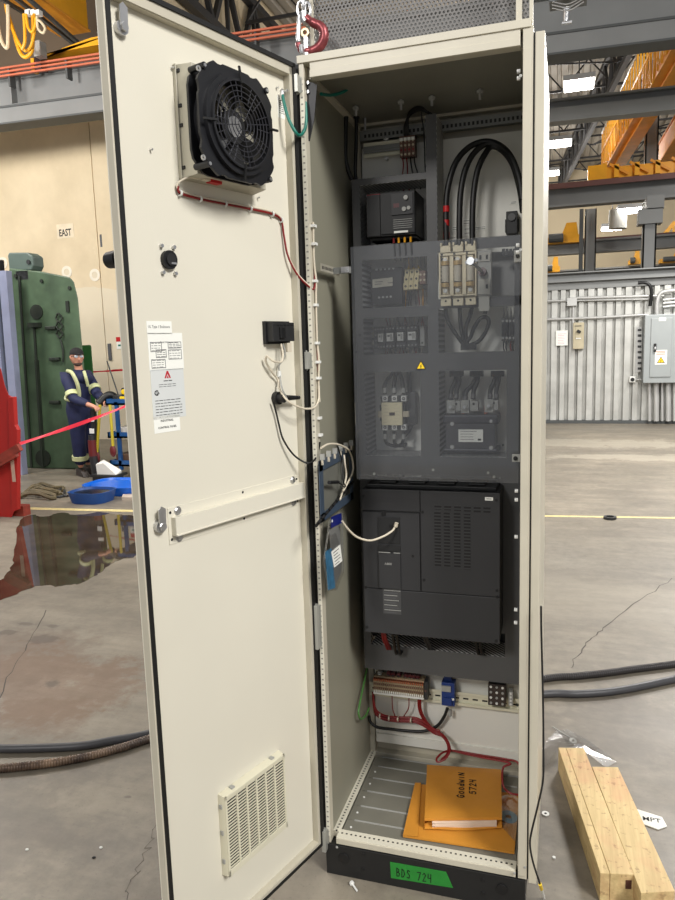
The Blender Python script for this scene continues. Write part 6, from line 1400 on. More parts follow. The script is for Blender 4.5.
a, b, c, d = R(8, 253, 33, 271, YG+.02); m = MB(); m.prism([(a, c+.03), (a+.03, c), (b-.04, c), (b, c+.06), (b, d-.05), (b-.08, d), (a+.02, d+.02), (a, d-.02)], .22, mat('grey_green_box', (.33, .39, .36), .5, 0, .08), FYm(YG+.02)); m.build('box', hb2, bevel=.02)
m = MB(); p = P(29, 262, YG+.02); m.cyl(p-Vector((0, .02, 0)), p, .03, dk, 12); m.bx(P(16, 275, YG).x, P(28, 275, YG).x, YG+.0, YG+.3, P(20, 280, YG).z, P(20, 271, YG).z, dk); m.build('base_clamp', hb2)
lil = mat('lilac_steel_post', (.60, .62, .72), .4, .3, .15, 3)
for k, (ut, ub) in enumerate(((5, 22), (-7, 10))):
    a_ = P(ut, 271, 5.9); b_ = P(ub, 478, 5.9); m = MB(); m.bar(Vector((a_.x, 5.9, a_.z)), Vector((b_.x, 5.9, .0)), .10, .12, lil); tag(m.build('steel_post'), 'pale lilac steel post in front of the green machine, %s of two' % ('right', 'left')[k], 'post')
m = MB(); a_ = P(-2, 260, 6.0); b_ = P(15, 478, 6.0); m.bar(Vector((a_.x, 6.0, a_.z)), Vector((b_.x, 6.0, 0)), .10, .10, rubber); tag(m.build('machine_column'), 'dark column between the two pale lilac posts', 'post')
# red machine at the left edge
YRd = 3.75
rm_ = mat('machine_red', (.66, .11, .085), .45, 0, .12, 4); rmd = mat('worn_red', (.55, .20, .14), .6, 0, .35, 12)
rr1 = thing('red_machine', 'bright red steel machine frame cut off by the left picture edge', 'machine', P(5, 540, YRd))
pl = [(-30, 362), (1, 368), (5, 385), (9, 395), (14, 398), (16, 425), (16, 508), (10, 522), (-30, 530)]
q = [P(u, v, YRd) for u, v in pl]; m = MB(); m.hull(q, [v+Vector((-.9, .75, 0))*.6 for v in q], rm_); m.build('frame', rr1, bevel=.01)
m = MB(); q = [P(u, v, YRd-.05) for u, v in ((8, 397), (13, 397), (14.5, 425), (17, 430), (17, 510), (12, 512), (9, 440))]; m.prism([(v.x, v.z) for v in q], .05, rm_, FYm(YRd-.05)); a_, b_, c_2, d_2 = R(10, 460, 16, 482, YRd-.06); m.bx(a_+.01, b_-.02, YRd-.055, YRd-.05, c_2, d_2, mat('scuffed_pale', (.75, .62, .55), .7)); m.build('side_plate', rr1, bevel=.006)
m = MB(); m.bar(P(-25, 474, YRd-.15), P(20, 447, YRd-.1), .05, .07, rmd); m.bar(P(-25, 480, YRd-.15), P(17, 455, YRd-.1), .05, .03, orange if 0 else rmd); m.build('diagonal_arm', rr1)
m = MB(); a_, b_, c_2, d_2 = R(15, 505, 27, 518, YRd+.1); m.bx(a_, b_, YRd+.05, YRd+.15, c_2, d_2, rmd); q = P(3, 527, YRd); m.bx(q.x-.35, q.x+.08, YRd, YRd+.3, 0, q.z+.05, mat('grimy_iron', (.20, .14, .11), .7, 0, .4, 14)); q = P(8, 537, YRd+.1); m.cyl((q.x-.1, YRd+.02, .06), (q.x-.1, YRd+.2, .06), .06, mat('grimy_iron', (0, 0, 0)), 14); m.build('foot', rr1)
# red barrier tape
tpm = mat('red_barrier_tape', (.86, .12, .22), .45)
def tape(a, b, w, lab, sag=.02):
    m = MB(); n = 14; vs = []
    for i in range(n+1):
        p = a.lerp(b, i/n)-Vector((0, 0, sag*math.sin(PI*i/n))); tw = .5+.4*math.sin(i*.8); e = Vector((0, math.sin(tw)*w/2, math.cos(tw)*w/2)); vs += [p-e, p+e, p-e+Vector((.0, .001, 0)), p+e+Vector((0, .001, 0))]
    fs = []
    for i in range(n): fs += [(4*i, 4*i+4, 4*i+5, 4*i+1), (4*i+2, 4*i+3, 4*i+7, 4*i+6), (4*i, 4*i+2, 4*i+6, 4*i+4), (4*i+1, 4*i+5, 4*i+7, 4*i+3)]
    m.add(vs, fs, tpm); tag(m.build('barrier_tape'), lab, 'barrier tape')
tape(P(19, 444, YRd-.05), P(150, 396, 4.9), .04, 'red barrier tape stretched from the red machine past the worker')
tape(P(93, 372, 7.6), P(150, 368, 7.4), .03, 'short far red tape in front of the beige wall right of the worker', 0)
# ---- straps, tubs
stp = mat('strap_olive', (.36, .32, .22), .7, 0, .25, 20)
m = MB(); random.seed(11)
for k in range(7):
    u0, v0 = 20+rnd(3)+k*2, 497-k*1.2; m.tube([PZ(u0, v0, .02), PZ(u0+8, v0-3-k*.5, .05), PZ(u0+20, v0-3+rnd(1.5), .06), PZ(u0+30, v0-1+rnd(2), .03), PZ(u0+36-k, v0+1, .015)], .022, stp, 6)
m.tube([PZ(50, 494, .02), PZ(58, 489, .03), PZ(64, 490, .02), PZ(63, 496, .015), PZ(54, 497, .015), PZ(48, 496, .02)], .012, dk, 6); m.tube([PZ(60, 496, .015), PZ(74, 495, .015), PZ(82, 492, .02)], .012, dk, 6)
tag(m.build('lifting_slings', smooth=True), 'heap of olive lifting slings and hoses lying beyond the yellow line', 'slings')
def tub(uc, vc, rx, ry, h, mt, mti, name, lab, inner=True):
    c = PZ(uc, vc, 0); r = thing(name, lab, 'tub', c); m = MB(); n = 28; vs = []
    for (k, z, in_) in ((.86, 0, 0), (1, h, 0), (.94, h, 0), (.80, .03, 0)):
        for i in range(n):
            a = 2*PI*i/n; e = 5; cx_ = abs(math.cos(a))**(2/3.2)*math.copysign(1, math.cos(a)); sy = abs(math.sin(a))**(2/3.2)*math.copysign(1, math.sin(a)); vs.append((c.x+rx*k*cx_, c.y+ry*k*sy, z))
    fs = []
    for l in range(3):
        for i in range(n): j = (i+1) % n; fs.append((l*n+i, l*n+j, (l+1)*n+j, (l+1)*n+i))
    fs.append(tuple(range(n))); fs.append(tuple(3*n+i for i in range(n)))
    m.add(vs, fs, mt); m.build('basin', r, smooth=True); m = MB(); m.prism([(c.x+rx*.86*math.cos(2*PI*i/n), c.y+ry*.86*math.sin(2*PI*i/n)) for i in range(n)], .01, mti, None, h*.75); m.build('contents', r); return r
tb_ = mat('tub_blue', (.05, .38, .80), .35, 0, .1, 8)
tub(93, 501, .235, .20, .12, mat('tub_blue_dark', (.10, .27, .52), .4), mat('dirty_oil', (.10, .12, .15), .25), 'plastic_tub', 'smaller darker blue round tub with dark liquid, left of the bright blue one')
tub(122, 491, .42, .32, .10, tb_, tb_, 'plastic_tub', 'large bright blue shallow tub on the floor beside the door edge')
m = MB(); q = [PZ(122, 500, 0), PZ(134, 500, 0), PZ(136, 494, 0), PZ(124, 494, 0)]; m.hull(q, [v+Vector((0, 0, .03)) for v in q], mat('pale_board', (.72, .66, .60), .7)); tag(m.build('board_offcut'), 'small pale board lying in front of the bright blue tub', 'board')
# ---- tool cart
crt = thing('tool_cart', 'blue wheeled tool cart loaded with tools to the right of the worker', 'tool cart', P(120, 476, 5.95))
ctb = mat('cart_blue', (.12, .33, .55), .4, .1, .12, 10); YT_ = 5.75
xL_, xR_ = P(108, 440, YT_).x, P(108, 440, YT_).x+.95
def zc(v, u=115): return P(u, v, YT_).z
m = MB()
for (z, mt) in ((zc(404), ctb), (zc(437), ctb), (zc(465), ctb)):
    m.bx(xL_, xR_, YT_, YT_+.55, z-.015, z+.01, mt); m.bx(xL_, xR_, YT_, YT_+.02, z-.015, z+.06, mt); m.bx(xL_, xL_+.02, YT_, YT_+.55, z-.015, z+.06, mt)
m.build('tray', crt)
for (xx, yy) in ((xL_+.13, YT_-.0), (xR_-.03, YT_), (xL_+.0, YT_+.52), (xR_-.03, YT_+.52)):
    m = MB(); m.bx(xx, xx+.045, yy, yy+.035, zc(470), zc(402), ctb); m.build('leg', crt)
for (xx, yy) in ((xL_+.02, YT_+.03), (xL_+.16, YT_+.45), (xR_-.1, YT_+.03), (xR_-.1, YT_+.5)):
    m = MB(); m.cyl((xx, yy-.02, .075), (xx, yy+.02, .075), .075, rubber, 18); m.cyl((xx, yy-.022, .075), (xx, yy+.022, .075), .04, greyp, 14); m.bx(xx-.02, xx+.02, yy-.03, yy+.03, .10, zc(470), greyp); m.build('caster', crt)
def blob_t(name, lab, cat, u, v, y, s, mt, sq=(1, 1, 1)):
    m = MB(); m.ball(P(u, v, y), s, mt, 12, 8, sq); return tag(m.build(name, smooth=True), lab, cat)
m = MB(); p = P(127, 395, YT_+.2); z0_ = zc(404)+.01; m.bx(p.x-.17, p.x+.25, YT_+.12, YT_+.42, z0_, z0_+.09, black); m.bx(p.x-.10, p.x+.02, YT_+.10, YT_+.12, z0_+.02, z0_+.075, signy); m.bx(p.x-.05, p.x+.25, YT_+.15, YT_+.40, z0_+.09, z0_+.18, black); m.cyl((p.x+.0, YT_+.14, z0_+.13), (p.x+.0, YT_+.12, z0_+.13), .035, signy, 12)
tag(m.build('power_tool_case', bevel=.02), 'black and yellow power tool on the top tray of the blue cart', 'power tool')
m = MB(); p = P(107, 402, YT_+.1); m.tube([P(99, 404, YT_+.05), P(104, 398, YT_+.1), P(110, 395, YT_+.15), P(116, 398, YT_+.2)], .05, black, 10); m.cyl((P(112, 404, YT_).x, YT_+.15, z0_), (P(112, 404, YT_).x, YT_+.15, z0_+.08), .07, dk, 14); tag(m.build('angle_grinder', smooth=True), 'dark grinder under the worker hands on the cart top', 'power tool')
m = MB(); a_, b_ = P(121, 403, YT_+.3), P(107, 361, YT_+.3); m.tube([a_, b_], .008, dk, 6); tag(m.build('long_rod'), 'thin dark rod leaning up from the blue cart', 'rod')
for k, (uT, vT, uB, vB, lb) in enumerate(((100, 405, 97, 452, 'left yellow-handled tool hanging from the cart'), (110, 405, 113, 446, 'yellow strap hanging down the front of the cart'))):
    m = MB(); m.tube([P(uT, vT, YT_-.05), P(uB, vB, YT_-.05)], .018, mat('tool_yellow', (.80, .72, .20), .5), 8); p = P(uB, vB+5, YT_-.05); m.ball(p, .045, mat('dull_red', (.42, .13, .13), .5), 10, 6, (1, .6, 1.7)); tag(m.build('hanging_tool', smooth=True), lb, 'tool')
m = MB(); p = P(92.5, 448, 5.65); m.cyl((p.x, 5.65, p.z-.10), (p.x, 5.65, p.z+.10), .05, mat('dull_red', (0, 0, 0)), 16); m.cyl((p.x, 5.65, p.z+.10), (p.x, 5.65, p.z+.16), .04, dk, 12); m.tube([(p.x, 5.65, p.z-.1), (p.x+.02, 5.66, .02)], .05, dk, 10); tag(m.build('air_filter_bottle', smooth=True), 'dull red bottle standing at the left side of the cart', 'bottle')
m = MB(); p = P(94, 425, 5.7); m.tube([P(93, 410, 5.7), P(94, 430, 5.68), P(93, 455, 5.66), P(96, 468, 5.7)], .035, rubber, 8); m.bx(p.x-.03, p.x+.04, 5.64, 5.66, p.z+.05, p.z+.09, paper); m.bx(p.x-.03, p.x+.03, 5.64, 5.66, p.z-.10, p.z-.04, paper); tag(m.build('hose_bundle', smooth=True), 'black hoses with white tags hanging between worker and cart', 'hose')
m = MB(); z1_ = zc(437)+.01; m.bx(xL_+.05, xL_+.28, YT_+.1, YT_+.4, z1_, z1_+.10, mat('pale_carton', (.80, .78, .74), .7)); tag(m.build('carton'), 'pale open carton on the middle tray of the cart', 'box')
m = MB(); m.bx(xL_+.30, xL_+.60, YT_+.1, YT_+.4, z1_, z1_+.14, mat('dirty_clutter', (.35, .27, .20), .7, 0, .5, 20)); tag(m.build('parts_bin', bevel=.01), 'brown parts bin on the middle tray of the cart', 'bin')
z2_ = zc(465)+.01; m = MB(); m.bx(xL_+.06, xL_+.30, YT_+.05, YT_+.35, z2_, z2_+.12, mat('brown_case', (.36, .26, .18), .7, 0, .2, 10)); tag(m.build('wooden_crate', bevel=.01), 'brown crate on the bottom tray of the cart', 'crate')
m = MB(); q = P(102, 460, 5.6); m.hull([(q.x-.05, 5.55, .10), (q.x+.22, 5.55, .10), (q.x+.2, 5.7, .10), (q.x-.05, 5.7, .10)], [(q.x-.06, 5.55, .22), (q.x+.05, 5.55, .24), (q.x+.2, 5.7, .13), (q.x-.05, 5.7, .26)], paper); m.bx(q.x-.12, q.x+.25, 5.5, 5.75, .07, .10, dk); m.bx(q.x-.1, q.x+.2, 5.52, 5.73, 0, .07, dk); tag(m.build('rag_box'), 'white rag on a low dark dolly at the foot of the cart', 'box')
# ================================================================ worker
def skin_mesh(joints, bones, name, mt, parent=None, sub=2, root=0):
    me = bpy.data.meshes.new(name); o3 = parent_world(parent) if parent else Vector((0, 0, 0))
    me.from_pydata([Vector(j[0])-o3 for j in joints], bones, []); o = bpy.data.objects.new(name, me); COL.objects.link(o)
    sk = o.modifiers.new('skin', 'SKIN'); sk.use_smooth_shade = True
    for i, j in enumerate(joints):
        r = j[1]; me.skin_vertices[0].data[i].radius = (r, r) if not isinstance(r, tuple) else r
    me.skin_vertices[0].data[root].use_root = True
    s_ = o.modifiers.new('sub', 'SUBSURF'); s_.levels = sub; s_.render_levels = sub
    dg = bpy.context.evaluated_depsgraph_get(); me2 = bpy.data.meshes.new_from_object(o.evaluated_get(dg)); me2.name = name
    bpy.data.objects.remove(o); bpy.data.meshes.remove(me)
    me2.materials.clear(); me2.materials.append(mt); me2.polygons.foreach_set('use_smooth', [True]*len(me2.polygons))
    o = bpy.data.objects.new(name, me2); COL.objects.link(o); o['_w'] = tuple(o3)
    if parent: o.parent = parent
    return o
wk = thing('person', 'person in navy coveralls with pale reflective stripes and dark cap, working at the blue cart', 'person', P(80, 474, 6.0))
skinm = mat('skin', (.78, .56, .46), .5, 0, .06, 20); navy = mat('navy_coverall', (.09, .12, .27), .75, 0, .2, 14, .4, 40); refl = mat('reflective_stripe', (.80, .82, .62), .4); boot = mat('work_boot', (.20, .17, .15), .6)
def J(u, v, y, r): return (P(u, v, y), r)
hipc = P(79.5, 417, 6.0)
sn, sf = P(68.5, 377, 5.83), P(88, 376, 6.13)
en, ef = P(73, 399, 5.70), P(97, 394, 6.02)
wn, wf = P(92, 406, 5.62), P(104, 401, 5.86)
hn, hf = P(77, 419, 5.90), P(83.5, 419, 6.09)
kn, kf = P(79, 444, 5.88), P(87, 443, 6.10)
an, af = P(81, 468, 5.92), P(88, 465, 6.12); an.z = .10; af.z = .10
ch_ = P(78.5, 388, 5.98); nk = P(79, 370.5, 5.97); hd_ = P(76.5+.3, 357, 5.95)
jn = [(hipc, .12), (P(79, 402, 5.99), .115), (ch_, .135), (P(79, 376.5, 5.98), .09), (nk, .052), (P(77.5, 362, 5.95), .055),
      (sn, .062), (en, .046), (wn, .030), (sf, .062), (ef, .046), (wf, .030), (hn, .085), (kn, .062), (an, .04), (hf, .085), (kf, .062), (af, .04)]
bn = [(0, 1), (1, 2), (2, 3), (3, 4), (4, 5), (3, 6), (6, 7), (7, 8), (3, 9), (9, 10), (10, 11), (0, 12), (12, 13), (13, 14), (0, 15), (15, 16), (16, 17)]
def hand(jn, bn, wi, wrist, fwd, side, up):
    pi = len(jn); palm = wrist+fwd*.055; jn.append((palm, .026)); bn.append((wi, pi))
    for k in range(4):
        b0_ = palm+fwd*.03+side*(k-1.5)*.021; L = (.030, .034, .031, .024)[k]; i = len(jn)
        jn.append((b0_, .0095)); bn.append((pi, i)); jn.append((b0_+fwd*L*.7-up*L*.5, .0088)); bn.append((i, i+1)); jn.append((b0_+fwd*L*.8-up*L*1.3, .0078)); bn.append((i+1, i+2))
    i = len(jn); jn.append((wrist+fwd*.03+side*.035, .011)); bn.append((pi, i)); jn.append((wrist+fwd*.065+side*.045-up*.015, .0095)); bn.append((i, i+1))
up = Vector((0, 0, 1))
for wi, w_, e_ in ((8, wn, en), (11, wf, ef)):
    f_ = (w_-e_).normalized(); hand(jn, bn, wi, w_, f_, f_.cross(up).normalized()*(-1), (up-f_*up.dot(f_)).normalized())
body = skin_mesh(jn, bn, 'body', skinm, wk, 2)
# head as a shaped ellipsoid with face
hc = hd_; fdir = (Vector((CAM.x, CAM.y, hc.z))-hc).normalized(); fdir = (fdir*.8+Vector((.5, -.1, -.15))).normalized(); sdir = fdir.cross(up).normalized(); udir = sdir.cross(fdir)
HM = Matrix(((sdir.x, fdir.x, udir.x, hc.x), (sdir.y, fdir.y, udir.y, hc.y), (sdir.z, fdir.z, udir.z, hc.z), (0, 0, 0, 1)))
m = MB(HM); m.ball((0, 0, 0), .105, skinm, 24, 18, (.74, .88, 1.08)); m.ball((0, .025, -.055), .07, skinm, 18, 12, (.8, .85, .75)); m.hull([(-.012, .080, -.025), (.012, .080, -.025), (.006, .085, .02), (-.006, .085, .02)], [(-.010, .112, -.022), (.010, .112, -.022), (.003, .092, .015), (-.003, .092, .015)], skinm)
for s_ in (-1, 1): m.ball((s_*.080, .0, -.005), .025, skinm, 10, 8, (.35, .7, 1.15)); m.ball((s_*.03, .083, .018), .011, paper, 10, 8); m.ball((s_*.03, .091, .018), .005, ink, 8, 6)
m.bx(-.02, .02, .094, .097, -.055, -.048, mat('lips', (.55, .28, .26), .5)); m.build('head', wk, smooth=True)
m = MB(HM); bd_ = mat('dark_beard', (.32, .25, .22), .9)
m.ball((0, .026, -.078), .064, bd_, 20, 14, (.84, .95, .62)); m.build('beard', wk, smooth=True)
m = MB(HM); cap_ = mat('dark_cap', (.10, .09, .09), .85); vs = []
n = 24
for i in range(9):
    th = PI/2*i/8
    for j in range(n): a = 2*PI*j/n; vs.append((.086*math.sin(th+.001)*math.cos(a)*1.0, -.004+.100*math.sin(th+.001)*math.sin(a), .040+.082*math.cos(th)))
fs = [(i*n+j, (i+1)*n+j, (i+1)*n+(j+1) % n, i*n+(j+1) % n) for i in range(8) for j in range(n)]; m.add(vs, fs, cap_); m.ball((0, .085, .045), .055, cap_, 16, 8, (1, .7, .18)); m.ball((0, -.03, .01), .095, cap_, 16, 10, (.84, .8, .8)); m.build('cap', wk, smooth=True)
m = MB(HM); gls = mat('safety_glasses', (.75, .78, .80), .1)
for s_ in (-1, 1): m.ball((s_*.032, .090, .018), .026, gls, 12, 8, (1, .22, .7)); m.bar((s_*.056, .085, .02), (s_*.082, .0, .01), .004, .006, dk)
m.build('glasses', wk, smooth=True)
# coverall
jc = [(hipc, (.165, .14)), (P(79, 402, 5.99), .15), (ch_, .165), (P(79, 378.5, 5.98), .125), (P(79, 372.0, 5.97), .088),
      (sn, .090), (en, .070), (wn.lerp(en, .18), .052), (sf, .090), (ef, .070), (wf.lerp(ef, .18), .052), (hn, .125), (kn, .095), (an+Vector((0, 0, .03)), .088), (hf, .125), (kf, .095), (af+Vector((0, 0, .03)), .088)]
bc = [(0, 1), (1, 2), (2, 3), (3, 4), (3, 5), (5, 6), (6, 7), (3, 8), (8, 9), (9, 10), (0, 11), (11, 12), (12, 13), (0, 14), (14, 15), (15, 16)]
skin_mesh(jc, bc, 'coverall', navy, wk, 2)
m = MB(); m.ball(P(79, 378.5, 5.98), .20, navy, 20, 12, (.95, .72, .50)); m.ball(sn+Vector((.02, .03, -.02)), .092, navy, 16, 10); m.ball(sf+Vector((-.02, -.03, -.02)), .092, navy, 16, 10); m.cyl(P(79, 376, 5.97), P(79, 369.5, 5.97), .09, navy, 18, .07); m.build('collar', wk, smooth=True)
def band(c, ax, r, w, sq=1.0):
    m = MB(); ax = Vector(ax).normalized(); m.ring(Vector(c)-ax*w/2, ax, r*.80, r, w, refl, 24); return m.build('reflective_band', wk, smooth=True)
band(sn.lerp(en, .80), en-sn, .083, .06); band(sf.lerp(ef, .72), ef-sf, .082, .06)
band(kn.lerp(an, .55), an-kn, .103, .055); band(kf.lerp(af, .50), af-kf, .103, .055)
m = MB()
m.tube([P(66, 371, 5.80)+Vector((0, .03, .0)), P(72, 373, 5.70), P(77, 383, 5.70), P(79, 392, 5.74), P(79, 397, 5.76)], .024, refl, 8)
m.tube([P(84, 371, 5.85), P(86, 378, 5.84), P(88, 386, 5.88)], .020, refl, 8)
m.tube([P(60, 396, 5.86)+Vector((.1, 0, 0)), P(66, 399, 5.80), P(72, 400.5, 5.80)], .022, refl, 8)
m.build('reflective_strap', wk, smooth=True)
for (a_, dx) in ((an, .0), (af, 0)):
    f_ = Vector((.85, -.5, 0)).normalized(); m = MB(); base_ = Vector((a_.x, a_.y, 0)); T = Matrix(((f_.x, -f_.y, 0, base_.x), (f_.y, f_.x, 0, base_.y), (0, 0, 1, 0), (0, 0, 0, 1)))
    mm = MB(T); mm.hull([(-.09, -.045, 0), (.19, -.05, 0), (.21, 0, 0), (.19, .05, 0), (-.09, .045, 0)], [(-.07, -.04, .10), (.08, -.042, .085), (.14, 0, .06), (.08, .042, .085), (-.07, .04, .10)], boot); mm.build('boot', wk, smooth=False, bevel=.012)
# ================================================================ foreground floor items
hg = mat('hose_grey_rubber', (.26, .26, .27), .45, 0, .1, 20)
th = NT('hose_corrugated'); thx = th.node('ShaderNodeSeparateXYZ'); thg = th.node('ShaderNodeNewGeometry'); th.link(thg.outputs['Position'], thx.inputs[0]); thf = th.ramp(th.math('ADD', th.math('MULTIPLY', thx.outputs[0], .5), .8), [(.2, 0.), (.5, 1.)]); th.link(th.mix(thf, th.ramp(th.noise(9, 4), [(.4, s2l((.28, .22, .19))), (.62, s2l((.55, .46, .38)))]), s2l((.25, .24, .24))), th.b.inputs['Base Color']); th.b.inputs['Roughness'].default_value = .4; th.b.inputs['Metallic'].default_value = .3; hcm = th.m
def hose(pts, r, mt, lab, ribs=False):
    m = MB(); q = [PZ(u, v, r) for u, v in pts]
    rr__ = r
    if ribs:
        # resample finely and modulate the radius
        c = [];
        for i in range(len(q)-1):
            p0 = q[max(i-1, 0)]; p1 = q[i]; p2 = q[i+1]; p3 = q[min(i+2, len(q)-1)]
            for k in range(40): s_ = k/40; c.append(.5*((2*p1)+(p2-p0)*s_+(2*p0-5*p1+4*p2-p3)*s_*s_+(3*p1-p0-3*p2+p3)*s_**3))
        c.append(q[-1]); acc = [0]
        for a, b in zip(c, c[1:]): acc.append(acc[-1]+(b-a).length)
        L = acc[-1]; N = int(L/.0035); res = []; j = 0
        for i in range(N+1):
            s_ = L*i/N
            while j < len(acc)-2 and acc[j+1] < s_: j += 1
            res.append(c[j].lerp(c[j+1], (s_-acc[j])/max(acc[j+1]-acc[j], 1e-9)))
        m.tube(res, lambda t: r*(.93+.08*(1 if int(t*N) % 3 else -1)), mt, 10, False)
    else: m.tube(q, r, mt, 14)
    return tag(m.build('floor_hose', smooth=True), lab, 'hose')
hose([(-25, 747), (0, 748.5), (40, 748), (80, 746), (110, 741), (152, 733), (200, 716), (330, 712), (440, 704), (543, 694), (575, 694), (606, 692), (635, 687.6), (675, 679), (700, 673)], .0170, hg, 'smooth dark grey hose crossing the floor, farther of the two at left, nearer at right')
hose([(-25, 770), (0, 768.5), (40, 764.5), (80, 758), (120, 748), (152, 738), (200, 726), (330, 724), (440, 700), (543, 679), (577, 676), (610, 672.5), (635, 669), (675, 664), (700, 660)], .0170, hcm, 'ribbed corrugated hose crossing the floor, dirty brown at left and dark at right', True)
wood = NT('pale_timber'); mp_ = wood.n.new('ShaderNodeMapping'); mp_.inputs['Rotation'].default_value = (0, 0, .15); mp_.inputs['Scale'].default_value = (60, 3, 60); wood.link(wood.tc.outputs['Object'], mp_.inputs[0])
cw = wood.ramp(wood.noise(1, 5, mp_.outputs[0], .6), [(.3, s2l((.70, .60, .41))), (.7, s2l((.84, .745, .54)))]); cw = wood.mix(wood.math('MULTIPLY', wood.ramp(wood.noise(7, 4), [(.52, 0.), (.68, 1.)]), .45), cw, s2l((.78, .56, .42))); cw = wood.mix(wood.math('MULTIPLY', wood.ramp(wood.noise(55, 3), [(.60, 0.), (.68, 1.)]), .5), cw, s2l((.50, .37, .23)))
wood.link(cw, wood.b.inputs['Base Color']); wood.b.inputs['Roughness'].default_value = .6
ZT = .090
def beam(c4, lab, seam):
    q = [PZ(u, v, ZT) for u, v in c4]; r = thing('timber_beam', lab, 'timber', Vector((sum(p.x for p in q)/4, sum(p.y for p in q)/4, 0)))
    m = MB(); ax = ((q[3]-q[0])+(q[2]-q[1])).normalized(); 
    if seam:
        f0, f1 = .30, .31
        def sub_(a, b): 
            t4 = [q[0].lerp(q[1], a), q[0].lerp(q[1], b), q[3].lerp(q[2], b), q[3].lerp(q[2], a)]; m.hull([Vector((p.x, p.y, 0)) for p in t4], t4, wood.m)
        sub_(0, .285); sub_(.297, 1)
    else: m.hull([Vector((p.x, p.y, 0)) for p in q], q, wood.m)
    m.build('plank', r, bevel=.0015); return r, q
r1, q = beam(((558.4, 747.4), (584, 748), (634, 874.5), (600.3, 873)), 'pale timber beam of two boards, the left one beside the enclosure', True)
m = MB(); mark = mat('timber_mark', (.30, .17, .12), .7); e = (q[2]-q[3]); p = q[3]+e*.80; n3 = Vector((e.y, -e.x, 0)).normalized(); n3 = n3 if n3.y < 0 else -n3
T = Matrix(((e.normalized().x, 0, n3.x, p.x+n3.x*.0008), (e.normalized().y, 0, n3.y, p.y+n3.y*.0008), (0, 1, 0, 0), (0, 0, 0, 1))); m.bx(-.004, .012, .045, .072, -.0005, .0005, mark, T); m.build('notch', r1)
beam(((592, 766.5), (618, 767), (675, 891), (641, 893)), 'pale single timber beam, the right one nearest the picture edge', False)
# washers, bolts, litter
def washer(u, v, r0, r1, lab): p = PZ(u, v, .001); m = MB(); m.ring(p, (0, 0, 1), r0, r1, .003, white, 24); m.ring(p, (0, 0, 1), 0.001, r0, .001, ink, 16) ; return tag(m.build('washer', smooth=True), lab, 'washer')
washer(545.5, 814, .005, .012, 'white washer on the floor left of the timber beams')
p = PZ(554, 858, 0); m = MB(); m.cyl(p, p+Vector((0, 0, .004)), .005, white, 12); tag(m.build('white_cap'), 'tiny white cap on the floor below the washer', 'litter')
p = PZ(357, 892, 0); m = MB(); m.cyl(p+Vector((0, 0, .004)), p+Vector((-.02, .02, .006)), .003, white, 8); m.cyl(p+Vector((-.02, .02, .006)), p+Vector((-.024, .024, .006)), .007, white, 10); tag(m.build('small_screw'), 'small pale screw lying on the floor before the plinth', 'screw')
for (u, v) in ((101, 848), (27, 850), (94, 858)): p = PZ(u, v, 0); m = MB(); m.ball(p+Vector((0, 0, .002)), .005, white if u != 94 else ink, 8, 6, (1.3, 1, .5)); tag(m.build('chip'), 'tiny chip on the bare concrete at lower left', 'litter', 'tiny chips on the floor')
m = MB(); random.seed(5); q = [PZ(u, v, .003) for u, v in ((545, 742), (556, 731), (568, 729), (585, 738), (600, 748), (617, 762), (606, 768), (588, 750), (585, 747), (558, 746), (548, 765), (541, 772), (540, 750))]
cc = sum(q, Vector())/len(q); vs = [Vector((p.x, p.y, .003)) for p in q]+[Vector((p.lerp(cc, .5).x, p.lerp(cc, .5).y, .004+abs(rnd(.02)))) for p in q]+[Vector((cc.x, cc.y, .012))]; n = len(q)
m.add(vs, [f for i in range(n) for f in ((i, (i+1) % n, n+(i+1) % n, n+i), (n+i, n+(i+1) % n, 2*n))]+[tuple(range(n-1, -1, -1))], film); tag(m.build('plastic_wrap'), 'crumpled clear plastic wrap on the floor behind the timber beams', 'plastic wrap')
m = MB(); p = PZ(573, 741, .012); m.ring(p, (.1, -.3, 1), .005, .014, .003, greyp, 20); m.tube([p+Vector((-.01, .02, 0)), p+Vector((-.06, .07, .0)), p+Vector((-.08, .09, 0))], .003, greyp, 6); tag(m.build('wrapped_washer', smooth=True), 'grey washer inside the crumpled plastic wrap', 'washer')
tg = thing('paper_tag', 'white printed paper tag half under the right timber beam', 'paper tag', PZ(650, 818, .002))
q = [PZ(u, v, .004) for u, v in ((637, 809), (662, 817), (667, 826), (658, 829), (641, 823))]; m = MB(); m.hull([Vector((v.x, v.y, .001)) for v in q], q, paper); a_, b_ = PZ(643, 820, .0045), PZ(655, 822, .0045); ax = (b_-a_).normalized(); uv = up.cross(ax)
m.text('MPT', .03, Matrix(((ax.x, uv.x, 0, a_.x), (ax.y, uv.y, 0, a_.y), (0, 0, 1, .0046), (0, 0, 0, 1))), ink, bold=.01); m.build('tag_sheet', tg)
m = MB(); p = PZ(610, 517.5, .012); m.ring(p-Vector((0, 0, .01)), (0, 0, 1), .035, .055, .02, dk, 18); tag(m.build('dark_ring', smooth=True), 'small dark ring lying on the yellow floor line at right', 'ring')
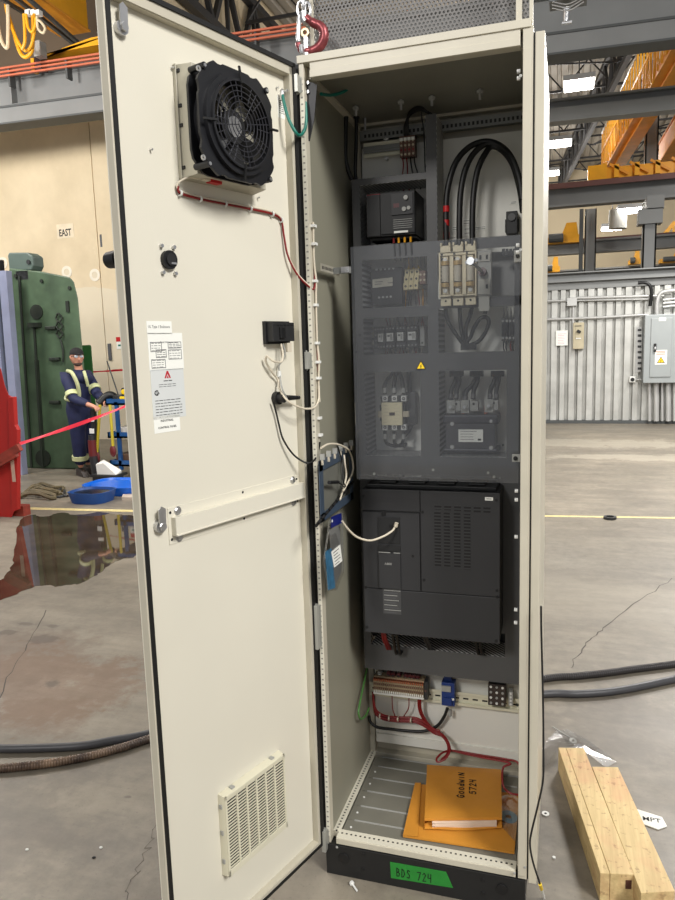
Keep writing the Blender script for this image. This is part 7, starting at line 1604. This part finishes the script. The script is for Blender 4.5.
# thin black cable hanging down the right-hand side
m = MB(); hc_ = thing('hanging_cable', 'thin black cable with yellow connector hanging down the right side of the enclosure', 'cable', P(540, 890, -.03))
ypts = ((541, 606), (541.5, 640), (543, 700), (543.5, 750), (543, 780), (538, 805), (531.5, 832), (530, 845), (533, 862), (540, 884))
m.tube([P(u, v, -.025-.004*i) for i, (u, v) in enumerate(ypts)], .0026, blackw, 8); m.build('lead', hc_, smooth=True)
m = MB(); a_ = P(540, 884, -.061); b_ = PZ(544, 898, .006); m.cyl(a_, a_.lerp(b_, .35), .0045, signy, 10); m.tube([a_.lerp(b_, .35), a_.lerp(b_, .7), b_], .0035, white, 8); m.build('connector', hc_, smooth=True)
# ================================================================ LIGHT
def area(loc, size, power, col=(1, 1, 1), target=None):
    l = bpy.data.lights.new('lamp', 'AREA'); l.shape = 'SQUARE'; l.size = size; l.energy = power; l.color = col
    o = bpy.data.objects.new('lamp_and_fill_light', l); COL.objects.link(o); o.location = loc
    d = (Vector(target)-Vector(loc)) if target else Vector((0, 0, -1)); o.rotation_euler = d.to_track_quat('-Z', 'Y').to_euler(); return o
area((4.8, -2.9, 5.6), 1.8, 520, (1, .98, .95), (-.2, -.2, 1.2))
for (x, y, z, p) in ((2.2, 6.0, 4.3, 330), (3.2, 9.6, 4.2, 260), (-3.2, 4.0, 4.3, 110)): area((x, y, z), 1.0, p, (1, .97, .93))  # unseen downlights added below beam height to brighten the floor
area((-2.2, -8.5, 6.6), 1.6, 450, (1, .97, .93), (.3, .3, 1.2))
def fill_point(loc, power, col=(1, .97, .93)):
    l = bpy.data.lights.new('fill_point', 'POINT'); l.shadow_soft_size = .35; l.energy = power; l.color = col; o = bpy.data.objects.new('fill_point_light', l); COL.objects.link(o); o.location = loc
for (x, y, z, p) in ((-6.8, 3.8, 5.2, 620), (-10.5, 5.5, 5.2, 450), (-1.8, 15.5, 6.0, 260), (.45, 24, 6.8, 330), (4.2, 12.6, 6.2, 260), (4, 20, 6.6, 330), (0, 29, 6.6, 330)): fill_point((x, y, z), p)  # added point fills without fittings of their own, brightening wall, deck and hall
w = bpy.data.worlds.new('world'); SC.world = w; w.use_nodes = True; bgn = w.node_tree.nodes['Background']; bgn.inputs[0].default_value = (.90, .93, 1, 1); bgn.inputs[1].default_value = .40
SC.view_settings.view_transform = 'Standard'; SC.view_settings.look = 'None'; SC.view_settings.exposure = 0; SC.view_settings.gamma = 1; SC.view_settings.use_curve_mapping = False
for o in list(bpy.data.objects):
    if '_w' in o: del o['_w']
